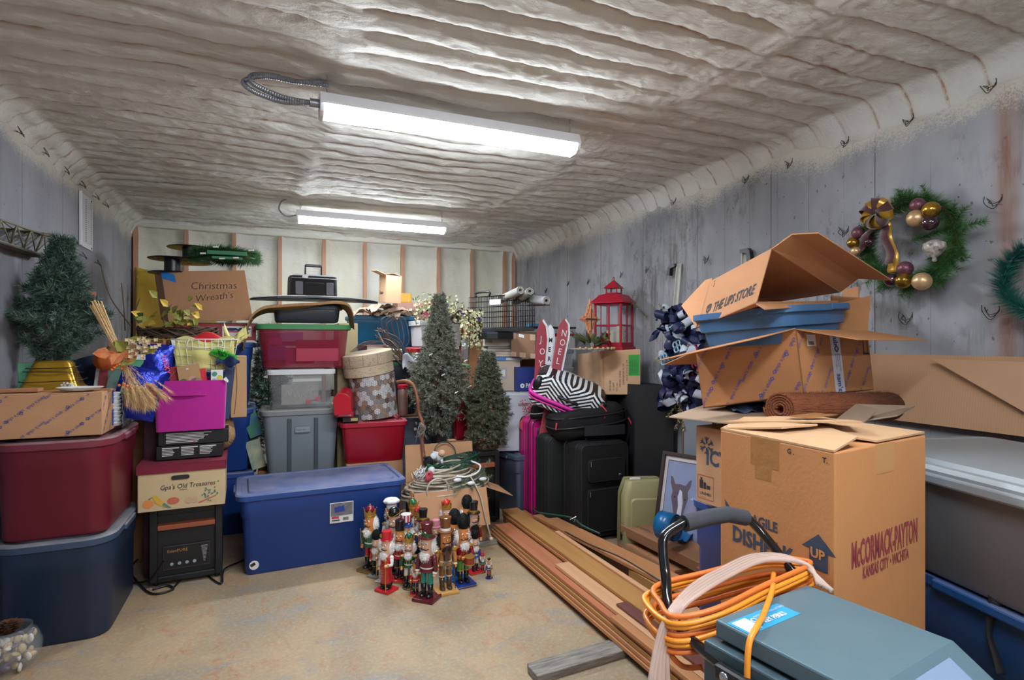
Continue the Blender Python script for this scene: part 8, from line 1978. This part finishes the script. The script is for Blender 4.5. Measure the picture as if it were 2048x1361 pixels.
for (e1,e2,m_,w_) in (((2.500,1.719,1.887),(2.500,1.774,1.799),m_bowm,0.036),((2.500,1.639,1.873),(2.500,1.613,1.742),m_bowm,0.036),((2.510,1.633,1.873),(2.520,1.611,1.705),m_bowg,0.045)):
    P_ = smooth_path([bc,Vector(e1)-c,Vector(e2)-c],8); b = MB(); vs = []
    for k,p in enumerate(P_): wv = Vector((0,-0.5,0)).normalized()*w_/2; o3 = Vector((-0.012*math.sin(k*0.9),0,0)); vs += [p-wv+o3,p+wv+o3]
    b.add(vs,[(2*k,2*k+1,2*k+3,2*k+2) for k in range(len(P_)-1)]); o_ = build('bow_tail',b,m_,t,smooth=True); sm = o_.modifiers.new('s','SOLIDIFY'); sm.thickness = 0.002
c = Vector((2.600,1.120,1.633)); t = thing('wall_wreath','teal green wreath cut by the right frame edge','wreath',c)
P_ = [(0.0,0.13*math.cos(a),0.13*math.sin(a)) for a in [2*PI*k/24 for k in range(25)]]; tri_mesh('foliage',sprig_needles(P_,7500,0.07,0.0026,1.0),m_needlet,t,kind='stuff'); b = MB(); b.tube(P_[:-1],0.01,6,closed=True); build('ring',b,m_needlet,t)

# ================================================================ NUTCRACKERS
NC = {}
def nm(c,rough=0.25,**k):
    key = c+str(rough)
    if key not in NC: NC[key] = mat('lacquer '+key,c,rough=rough,coat=0.3,**k)
    return NC[key]
m_furw = mat('white fake fur','#efeeec',rough=0.9); m_furb = mat('black fake fur','#0d0d10',rough=0.8); m_gpaint = mat('gold paint','#c59a45',rough=0.3,metal=0.6)
def fur(name,t,c,r,m,n=700,L=0.012,cut=None):
    b = MB(); b.ell(c,[q*0.93 for q in r],12,8); o = build(name,b,m,t,smooth=True)
    q = NR.normal(size=(n,3)); q /= np.linalg.norm(q,axis=1,keepdims=True)
    if cut: q = q[cut(q)]
    P = q*np.array(r)*0.9+np.array(c); D = q+NR.normal(size=q.shape)*0.35+np.array((0,0,-0.35 if m is m_furw else 0))
    f = tri_mesh('fur',needles(P,D,L,0.0028),m,o,kind='stuff'); return o
def nutcracker(label,base,H,face,hat,hatc,coat,pants,boot='#121216',basec='#a81c28',rnd=False,skin='#d98a4a',hair=True,hairm=None,bw=0.30,prop=None,robe=None,trim=True,beard=True,sleeve=None,cuff=None):
    """base: point on the floor; H full height with hat; face: heading of the front in degrees (0 looks at -y)"""
    t = thing('nutcracker',label,'nutcracker',base,math.radians(face),'nutcracker figures on the floor')
    hh = {'crown': .17,'top': .19,'fur': .21,'shako': .19,'chef': .16,'ball': .17,'sam': .19,'bicorne': .14,'cap': .15}[hat]*H
    B = H-hh; w = B*0.115       # body height without hat, torso radius
    zb = 0.045*H; S = lambda k: zb+(B-zb)*k
    b = MB()
    if rnd: b.lathe([(bw*H/2,0),(bw*H/2,zb*0.4),(bw*H*0.46,zb*0.5),(bw*H*0.46,zb),(0.01,zb)],26,cap=True)
    else: b.box((0,0,zb/2),(bw*H,bw*H*0.9,zb))
    build('base',b,nm(basec),t,bevel=0 if rnd else 0.003,smooth='auto' if rnd else False)
    if trim: 
        b = MB()
        if rnd: b.tube([(bw*H*0.49*math.cos(a),bw*H*0.49*math.sin(a),zb*0.45) for a in [2*PI*k/24 for k in range(24)]],0.0018,5,closed=True)
        else: b.tube([(sx*bw*H*0.502,sy*bw*H*0.452,zb*0.5) for sx,sy in ((1,1),(-1,1),(-1,-1),(1,-1))],0.0016,5,closed=True)
        build('base_trim',b,m_gpaint,t)
    lr = w*0.42
    if robe:
        b = MB(); b.lathe([(w*0.95,S(.10)),(w*1.02,S(.13)),(w*0.9,S(.35)),(w*0.85,S(.62))],22); build('robe',b,nm(robe),t,smooth=True)
        b = MB(); b.lathe([(w*0.9,S(.055)),(w*1.06,S(.10)),(w*1.06,S(.13))],22); build('robe_hem',b,m_furb,t,smooth=True)
        b = MB()
        for k in range(7): b.ell((0,-w*0.95,S(.16+.06*k)),0.0035,6,4)
        build('gold_trim',b,m_gpaint,t,kind='stuff')
    for s in (-1,1):
        x = s*w*0.52
        b = MB(); b.ell((x,-lr*0.55,S(.015)),(lr*1.0,lr*1.7,S(.02)-zb+0.006),12,6); b.lathe([(lr*0.95,S(.0)),(lr*0.85,S(.08)),(lr*1.05,S(.22))],14,c=(x,0,0)); build('boot',b,nm(boot),t,smooth=True)
        b = MB(); b.lathe([(lr*1.0,S(.22)),(lr*1.02,S(.48))],14,c=(x,0,0)); build('leg',b,nm(pants),t,smooth='auto')
        if trim and not robe: b = MB(); b.lathe([(lr*1.1,S(.215)),(lr*1.1,S(.235))],14,c=(x,0,0)); build('boot_cuff',b,nm(cuff) if cuff else m_gpaint,t)
    b = MB(); b.lathe([(w*1.10,S(.425)),(w*1.08,S(.45)),(w*0.90,S(.49)),(w*0.96,S(.58)),(w*1.02,S(.66)),(w*0.6,S(.69))],22,sy=0.85); build('torso',b,nm(coat),t,smooth='auto')
    b = MB(); b.lathe([(w*0.94,S(.483)),(w*0.94,S(.503))],22,sy=0.87); build('belt',b,nm('#e8e2d2') if coat != '#f0f0f0' else nm('#151518'),t)
    if trim:
        for k in range(3):
            for s in (-1,1): b = MB(); b.ell((s*w*0.28,-w*0.82-0.001,S(.525+.04*k)),0.0030,8,5); build('button',b,m_gpaint,t,smooth=True)
    for s in (-1,1):
        sh = Vector((s*w*1.18,0,S(.655))); 
        if s == -1 or prop not in ('drum','staff'): el = Vector((s*w*1.42,-w*0.05,S(.50))); hd = Vector((s*w*1.35,-w*0.35,S(.385)))
        else: el = Vector((s*w*1.45,-w*0.25,S(.52))); hd = Vector((s*w*0.95,-w*1.25,S(.52)))
        if prop == 'drum': hd = Vector((s*w*0.6,-w*1.35,S(.50)))
        b = MB(); b.tube([sh,sh.lerp(el,.5),el,hd.lerp(el,.2)],[lr*0.85,lr*0.8,lr*0.72,lr*0.62],12); b.ell(sh,lr*0.95,10,8); a_ = build('arm',b,nm(sleeve or coat),t,smooth=True)
        b = MB(); b.ell(hd,(lr*0.62,lr*0.62,lr*0.7),10,8); build('hand',b,nm(skin if skin != '#1' else '#d98a4a'),t,smooth=True)
        if trim: b = MB(); b.lathe([(lr*0.3,lr*0.9),(lr*1.15,lr*0.45),(lr*1.2,lr*0.1),(lr*0.9,0)],14,c=sh); build('epaulette',b,m_gpaint,t,smooth='auto')
        b = MB(); b.tube([el.lerp(hd,.55),el.lerp(hd,.78)],lr*0.78,10); build('cuff',b,nm(cuff) if cuff else m_gpaint,t)
    hr = w*0.80; hz0,hz1 = S(.68),S(1.0)
    b = MB(); b.lathe([(hr*0.85,hz0),(hr,hz0+0.15*(hz1-hz0)),(hr,hz1)],20); build('head',b,nm(skin,0.4),t,smooth='auto')
    b = MB(); b.ell((0,-hr*1.08,(hz0+hz1)/2+0.08*(hz1-hz0)),(hr*0.2,hr*0.34,hr*0.22),10,6); build('nose',b,nm(skin,0.4),t,smooth=True)
    for s in (-1,1):
        ez_ = hz0+0.72*(hz1-hz0)
        b = MB(); b.ell((s*hr*0.42,-hr*0.86,ez_),(hr*0.22,hr*0.14,hr*0.22),10,6); e_ = build('eye',b,nm('#f4f4f2'),t,smooth=True)
        b = MB(); b.ell((s*hr*0.42,-hr*0.985,ez_-hr*0.02),(hr*0.11,hr*0.05,hr*0.12),8,5); build('pupil',b,nm('#1d3a6a'),e_,smooth=True)
    mz = hz0+0.40*(hz1-hz0)
    b = MB(); b.tube([(-hr*0.75,-hr*0.75,mz+hr*0.12),(-hr*0.35,-hr*0.98,mz-hr*0.02),(0,-hr*1.04,mz+hr*0.04),(hr*0.35,-hr*0.98,mz-hr*0.02),(hr*0.75,-hr*0.75,mz+hr*0.12)],hr*0.10,6); build('moustache',b,nm('#15131a') if hairm is not m_furw else m_furw,t,smooth=True)
    b = MB(); b.box((0,-hr*0.97,mz-hr*0.24),(hr*0.5,hr*0.1,hr*0.16)); build('mouth',b,nm('#f4f4f2'),t)
    hm = hairm or m_furw
    if beard: fur('beard',t,(0,-hr*0.75,hz0+0.02*(hz1-hz0)),(hr*0.78,hr*0.5,hr*0.9),hm,600,hr*0.4)
    if hair:
        fur('hair',t,(0,hr*0.40,(hz0+hz1)/2+0.02*H*0),(hr*1.6,hr*0.95,(hz1-hz0)*0.58),hm,1000,hr*0.42,cut=lambda q: q[:,1] > -0.55)
    z = hz1
    if hat in ('crown','ball'):
        b = MB(); n_ = 7; vs = []; fs = []
        for k in range(n_*2):
            a = PI*k/n_; zz_ = z+hh*(0.62 if k % 2 == 0 else 0.34); r_ = hr*(1.3 if k % 2 == 0 else 1.15); vs += [(hr*1.05*math.cos(a),hr*1.05*math.sin(a),z-0.002),(r_*math.cos(a),r_*math.sin(a),zz_)]
        m_ = n_*2
        b.add(vs,[(2*k,2*((k+1) % m_),2*((k+1) % m_)+1,2*k+1) for k in range(m_)]+[(2*k+1,2*((k+1) % m_)+1,2*((k+1) % m_),2*k) for k in range(m_)]); b.lathe([(hr*1.1,z-0.004),(hr*1.14,z+0.002),(hr*1.1,z+0.008)],20); cr = build('crown',b,m_gpaint,t)
        b = MB(); b.ell((0,0,z+hh*0.48),(hr*0.92,hr*0.92,hh*0.42),16,10); build('crown_cap',b,nm(hatc),cr,smooth=True)
        b = MB(); b.ell((0,0,z+hh*0.95),hh*0.05+0.002,8,6); b.tube([(0,0,z+hh*0.85),(0,0,z+hh)],0.0015,6); build('finial',b,m_gpaint,cr,smooth=True)
        for k in range(n_): a = 2*PI*k/n_; b = MB(); b.ell((hr*1.3*math.cos(a),hr*1.3*math.sin(a),z+hh*0.64),0.0032,6,5); build('crown_bead',b,m_gpaint,cr,smooth=True)
    elif hat in ('top','sam','shako','cap'):
        k0 = {'top': (1.55,0.85,1.0),'sam': (1.6,0.92,1.05),'shako': (1.12,1.02,1.0),'cap': (1.25,1.05,0.98)}[hat]
        if hat != 'shako': b = MB(); b.lathe([(hr*k0[0]*0.98,z-0.002),(hr*k0[0],z+0.002),(hr*k0[0]*0.95,z+hh*0.07),(hr*0.9,z+hh*0.09)],24); build('hat_brim',b,nm('#1f3f8a' if hat == 'sam' else hatc),t,smooth='auto')
        b = MB(); b.lathe([(hr*0.98,z),(hr*k0[1]*1.02,z+hh*0.3),(hr*k0[2]*1.08,z+hh*0.97),(hr*k0[2],z+hh),(0.001,z+hh)],24); ht = build('hat',b,nm('#e9e6e2' if hat == 'sam' else hatc),t,smooth='auto')
        if hat == 'sam':
            for k in range(9):
                a = 2*PI*k/9; b = MB(); b.M = Matrix.Rotation(a,4,'Z'); b.slab((hr*1.03,-hr*0.16,z+hh*0.36),(hr*0.07,0,hh*0.58),(0,hr*0.32,0),(hr*0.04,0,0)); build('stripe',b,nm('#c0283a'),ht)
            b = MB(); b.lathe([(hr*1.04,z+hh*0.06),(hr*1.05,z+hh*0.36)],24,cap=False); build('hat_band',b,nm('#1c3270'),ht)
            for k in range(6):
                a = 2*PI*k/6-PI/2; c_ = Vector((hr*1.07*math.cos(a),hr*1.07*math.sin(a),z+hh*0.21)); u_ = Vector((-math.sin(a),math.cos(a),0)); P_ = [c_+(u_*math.sin(q*PI/5)+Vector((0,0,1))*math.cos(q*PI/5))*(hr*0.24 if q % 2 == 0 else hr*0.10) for q in range(10)]
                b = MB(); b.add(P_,[tuple(range(10))[::-1]]); build('star',b,nm('#f4f4f2'),ht)
        elif hat == 'top': 
            b = MB(); b.lathe([(hr*0.95,z+hh*0.08),(hr*0.93,z+hh*0.26)],24,cap=False); build('hat_band',b,nm('#1d5a36') if hatc == '#5a1520' else m_gpaint if hatc == '#141416' else m_furw,ht)
            if hatc == '#5a1520':
                for a in (-2.2,-1.6,-1.1): b = MB(); leaf(b,(hr*1.0*math.cos(a),hr*1.0*math.sin(a),z+hh*0.3),(math.sin(a),0,1),(math.cos(a),math.sin(a),0),hr*0.6,hr*0.4); build('holly_leaf',b,nm('#1d6a36'),ht)
        elif hat == 'shako': b = MB(); b.lathe([(hr*1.05,z),(hr*1.05,z+hh*0.1)],24,cap=False); build('hat_band',b,m_gpaint,ht)
        else: b = MB(); b.lathe([(hr*0.16,-0.001),(hr*0.4,0),(hr*0.4,0.003)],14,c=(-hr*0.7,-hr*0.85,z+hh*0.5),rot=Matrix.Rotation(PI/2,3,'X')); build('hat_badge',b,m_gpaint,ht)
    elif hat == 'fur': fur('fur_hat',t,(0,0,z+hh*0.45),(hr*1.2,hr*1.2,hh*0.58),m_furb,1400,hr*0.22)
    elif hat == 'chef':
        b = MB(); b.lathe([(hr*1.05,z),(hr*1.05,z+hh*0.35)],20); ht = build('hat',b,nm('#e8e8ea',0.8),t,smooth='auto')
        b = MB()
        def ch(u,v): a = 2*PI*u; th = PI*(v-0.5); k = 1+0.07*math.sin(a*7); return (hr*1.65*k*math.cos(th)*math.cos(a),hr*1.65*k*math.cos(th)*math.sin(a),z+hh*0.68+hh*0.34*math.sin(th))
        b.grid(ch,40,12); build('hat_puff',b,nm('#e8e8ea',0.8),ht,smooth=True)
    elif hat == 'bicorne':
        b = MB(); b.ell((0,0,z+hh*0.35),(hr*1.15,hr*1.15,hh*0.65),18,10); ht = build('hat',b,nm('#0e0e12'),t,smooth=True)
        b = MB(); b.tube(smooth_path([(-hr*1.9,0,z+hh*0.7),(-hr*1.2,-hr*0.6,z+hh*0.3),(0,-hr*1.25,z-hh*0.05),(hr*1.2,-hr*0.6,z+hh*0.3),(hr*1.9,0,z+hh*0.7)],5),0.003,6); build('hat_rope',b,m_gpaint,ht,smooth=True)
    if prop in ('staff','sword','cane'):
        x,y = (w*0.95,-w*1.25) if prop == 'staff' else (-w*1.35,-w*0.45)
        if prop == 'sword':
            b = MB(); b.slab((x-0.004,y,S(.36)),(0.008,0,0),(0,0.002,0),(-0.01,0.0,0.30*H)); pr = build('sword',b,m_steel2,t); b = MB(); b.tube([(x,y,S(.30)),(x,y,S(.40))],0.005,8); build('hilt',b,nm('#151518'),pr)
        else:
            b = MB(); b.tube([(x,y,zb),(x,y,S(.62 if prop == 'staff' else .44))],0.0028,8); pr = build('staff',b,nm('#5a3a22') if prop == 'cane' else m_gpaint,t); b = MB(); b.ell((x,y,S(.63 if prop == 'staff' else .45)),0.008,10,8); build('knob',b,m_gpaint,pr,smooth=True)
    if prop == 'drum':
        b = MB(); b.lathe([(w*0.75,0),(w*0.75,w*1.1)],20,c=(w*0.3,-w*1.75,S(.40))); dr = build('drum',b,nm('#8a3324'),t,smooth='auto')
        for zz_ in (0.0,w*1.1): b = MB(); b.lathe([(w*0.8,zz_-0.003),(w*0.8,zz_+0.003)],20,c=(w*0.3,-w*1.75,S(.40))); build('drum_rim',b,m_gpaint,dr)
        for s in (-1,1): b = MB(); b.tube([(s*w*0.6,-w*1.35,S(.50)),(s*w*1.0+w*0.3,-w*2.0,S(.545))],0.0025,6); b.ell((s*w*1.0+w*0.3,-w*2.0,S(.545)),0.005,8,6); build('drumstick',b,nm('#d8b070'),t)
    if prop == 'birdhouse':
        c_ = Vector((-w*0.2,-w*1.3,S(.60))); b = MB(); b.box(c_,(w*0.75,w*0.5,w*0.9)); b.prism([(-w*0.5,0),(w*0.5,0),(0,w*0.6)],c_+Vector((0,-w*0.3,w*0.45)),(1,0,0),(0,0,1),(0,w*0.6,0)); pr = build('birdhouse',b,nm('#4a2c1c',0.6),t)
        tri_mesh('greenery',sprig_needles([tuple(c_+Vector((w*0.7*math.cos(a),-w*0.35,-w*1.0+w*0.45*math.sin(a)))) for a in [2*PI*k/12 for k in range(13)]],2600,0.012,0.0018,1.0),m_needlef,t,kind='stuff')
        b = MB(); b.tube([(w*1.3,-w*0.5,zb),(w*1.0,-w*1.1,S(.44))],0.0025,6); build('staff',b,nm('#3a261a'),t)
    if prop == 'stripes':
        for k in range(6): b = MB(); b.slab((-w*1.0,-w*0.9,S(.48+.028*k)),(w*0.6,-w*0.08,0.006),(0,0,0.0045),(0,-0.002,0)); build('sash_stripe',b,nm('#c0283a'),t)
    return t
O_ = '#d98a4a'; P_K = '#e0b497'
LST = [
 ('nutcracker king with red and navy crown, green tunic and white hair, leftmost figure',(0.562,3.508,-0.000),0.4066,-52,dict(hat='crown',hatc='#7c1a2a',coat='#1f5a3a',pants='#b0182a',basec='#6b5a2c',prop='sword')),
 ('nutcracker in silver white coat and black fur hat behind the red robed one',(0.582,3.412,0.000),0.2776,-44,dict(hat='fur',hatc='#111',coat='#b8b4b8',pants='#15151a',basec='#8f979c',skin=P_K,prop='staff',sleeve='#c23048')),
 ('slim nutcracker on a white base right behind the red robed one',(0.598,3.321,0.000),0.2012,-44,dict(hat='crown',hatc='#c9cdd2',coat='#c9c9ce',pants='#dcdce0',boot='#c9cdd2',basec='#d4d6da',skin=P_K,prop='staff')),
 ('nutcracker in long red robe with red cap and white hair on a red base',(0.602,3.190,0.000),0.3373,-54,dict(hat='cap',hatc='#c4202c',coat='#c4202c',pants='#c4202c',robe='#c4202c',basec='#c41f2a',skin=P_K,prop='staff',sleeve='#e4e0da',trim=False)),
 ('nutcracker chef in a puffed white hat at the back left',(0.717,3.631,0.000),0.3982,-34,dict(hat='chef',hatc='#fff',coat='#e2e2e4',pants='#20202a',basec='#20305a',prop=None)),
 ('nutcracker captain with round black hat and gold rope, sword in hand',(0.695,3.443,-0.000),0.3935,-44,dict(hat='bicorne',hatc='#111',coat='#8e1c2a',pants='#c9a97c',basec='#22242c',prop='sword',skin=P_K,hair=False,beard=False)),
 ('nutcracker in red and black on a red base beside the star banded one',(0.701,3.299,-0.000),0.3551,-29,dict(hat='shako',hatc='#15151a',coat='#a01c2a',pants='#15151a',basec='#c41f2a')),
 ('nutcracker in a red and white striped top hat with a star band',(0.751,3.362,0.000),0.3665,-39,dict(hat='sam',hatc='#fff',coat='#1c3270',pants='#c0283a',basec='#22305c',skin=P_K,prop='stripes',sleeve='#e6e4e0')),
 ('nutcracker king with green capped crown at the back by the carton',(0.860,3.643,0.000),0.3794,-24,dict(hat='crown',hatc='#1c6a3c',coat='#4a3320',pants='#2a2018',basec='#3a2a1c',skin='#b5743f',hairm=m_furb)),
 ('nutcracker king with red ball crown half hidden behind the tall black hat',(0.872,3.546,0.000),0.3516,-24,dict(hat='ball',hatc='#c4202c',coat='#c9762c',pants='#1c3270',basec='#1c3270')),
 ('nutcracker in tall black hat with orange and blue coat behind the maroon hatted one',(0.871,3.425,-0.000),0.3655,-34,dict(hat='top',hatc='#141416',coat='#c9762c',pants='#15151a',sleeve='#1c3270',basec='#a81c28')),
 ('nutcracker king with green crown, white beard and green coat on a round green base',(0.727,3.178,0.000),0.3187,-26,dict(hat='crown',hatc='#165236',coat='#165236',pants='#e6e4e0',basec='#123c28',rnd=True,skin=P_K,bw=0.24)),
 ('small red coated nutcracker with blue crown in front of the teal trousered one',(0.740,3.076,0.000),0.1937,-29,dict(hat='crown',hatc='#22356e',coat='#c4202c',pants='#22305c',basec='#c41f2a',prop='cane')),
 ('nutcracker in maroon top hat with holly, maroon jacket and teal trousers, frontmost',(0.784,2.997,0.000),0.4186,-44,dict(hat='top',hatc='#5a1520',coat='#5e1a26',pants='#128070',boot='#121216',basec='#5a1520',skin=P_K,cuff='#e8e2d2',trim=False)),
 ('round faced nutcracker with pink lettered hat peeking behind the maroon hat',(0.953,3.424,0.000),0.2875,-19,dict(hat='cap',hatc='#d98aa0',coat='#e0d4d6',pants='#a81c28',basec='#a81c28',skin=P_K)),
 ('rustic nutcracker in brown snow capped hat holding a birdhouse on a pale wood base',(0.903,3.046,0.000),0.42,0,dict(hat='top',hatc='#7a4a28',coat='#b57f48',pants='#8a5a34',boot='#4f3a28',basec='#d2a060',hairm=mat('brown fake fur','#3a2a20',rough=0.9),prop='birdhouse',cuff='#e0d4bc')),
 ('nutcracker king with bright red ball crown at the back before the carton',(1.061,3.556,0.000),0.3762,-19,dict(hat='ball',hatc='#d2202c',coat='#8e1c2a',pants='#e6e4e0',basec='#a81c28',skin=P_K)),
 ('nutcracker in black fur hat and blue coat on a light blue base',(0.997,3.179,0.000),0.4176,12,dict(hat='fur',hatc='#111',coat='#1c5aa8',pants='#3a86c8',boot='#2a6ab0',basec='#2a86c8')),
 ('nutcracker drummer in red coat and green trousers on a royal blue base',(1.022,3.094,0.000),0.4119,5,dict(hat='fur',hatc='#111',coat='#8e1420',pants='#3f8a2a',basec='#173a92',prop='drum',bw=0.30)),
 ('tall nutcracker guard with high black fur hat at the back right',(1.168,3.455,0.000),0.4129,15,dict(hat='fur',hatc='#111',coat='#a01c2a',pants='#15151a',basec='#22242c')),
 ('nutcracker in tall black hat and red plaid scarf at the back right',(1.195,3.407,0.000),0.3804,10,dict(hat='top',hatc='#141416',coat='#7a1424',pants='#15151a',basec='#15151a',skin=P_K,hairm=m_furb)),
 ('small nutcracker drummer in blue coat and black fur hat on a red base',(1.144,3.233,0.000),0.2581,8,dict(hat='fur',hatc='#111',coat='#1f4fa8',pants='#e6e4e0',basec='#c41f2a',skin=P_K,bw=0.36)),
 ('tiny nutcracker with red hat and white beard on a round green base',(1.186,3.216,0.000),0.1184,0,dict(hat='cap',hatc='#c4202c',coat='#165236',pants='#c4202c',basec='#123c28',rnd=True,skin=P_K,bw=0.36,trim=False)),
 ('tiny nutcracker in blue with dark hat on a round blue base, rightmost figure',(1.191,3.119,0.000),0.1214,-19,dict(hat='bicorne',hatc='#111',coat='#22407e',pants='#c4202c',basec='#17307a',rnd=True,skin=P_K,bw=0.36,trim=False,prop='staff')),
]
for lb,p,H_,f_,kw in LST:
    nutcracker(lb,p,H_,f_,**kw)

GROUPS = {'plank': 'planks of the lumber pile','suitcase': 'suitcases standing in a row','strip_light': 'strip lights under the ceiling','storage_bin': 'plastic storage bins in the stacks','carton': 'cardboard cartons in the stacks',
 'book': 'old books and ledgers','gift_bag': 'gift bags in the magenta cube','wrapped_gift': 'wrapped gifts in the maroon bin','painted_ski': 'painted skis','paper_roll': 'paper rolls on the crate','packing_paper': 'crumpled packing paper',
 'tissue_paper': 'tissue paper in the basket and bags','cable_spool': 'empty cable spools','folder': 'folders behind the skis','artificial_tree': 'artificial trees','pillar_candle': 'candles in the lantern','cardboard_sheet': 'loose cardboard sheets',
 'game_box': 'flat boxes','wall_wreath': 'wreaths on the right wall','metal_track': 'metal tracks leaning on the wall','battery_box': 'black printed boxes','snack_sack': 'blue foil sacks','cabinet_heater': 'cabinet heaters','clear_bin': 'clear bins','plush_toy': 'small plush toys'}
for o in list(scene.objects):
    if o.parent is None and o.get('category') and not o.get('group'):
        g = GROUPS.get(o.name.split('.')[0])
        if g: o['group'] = g
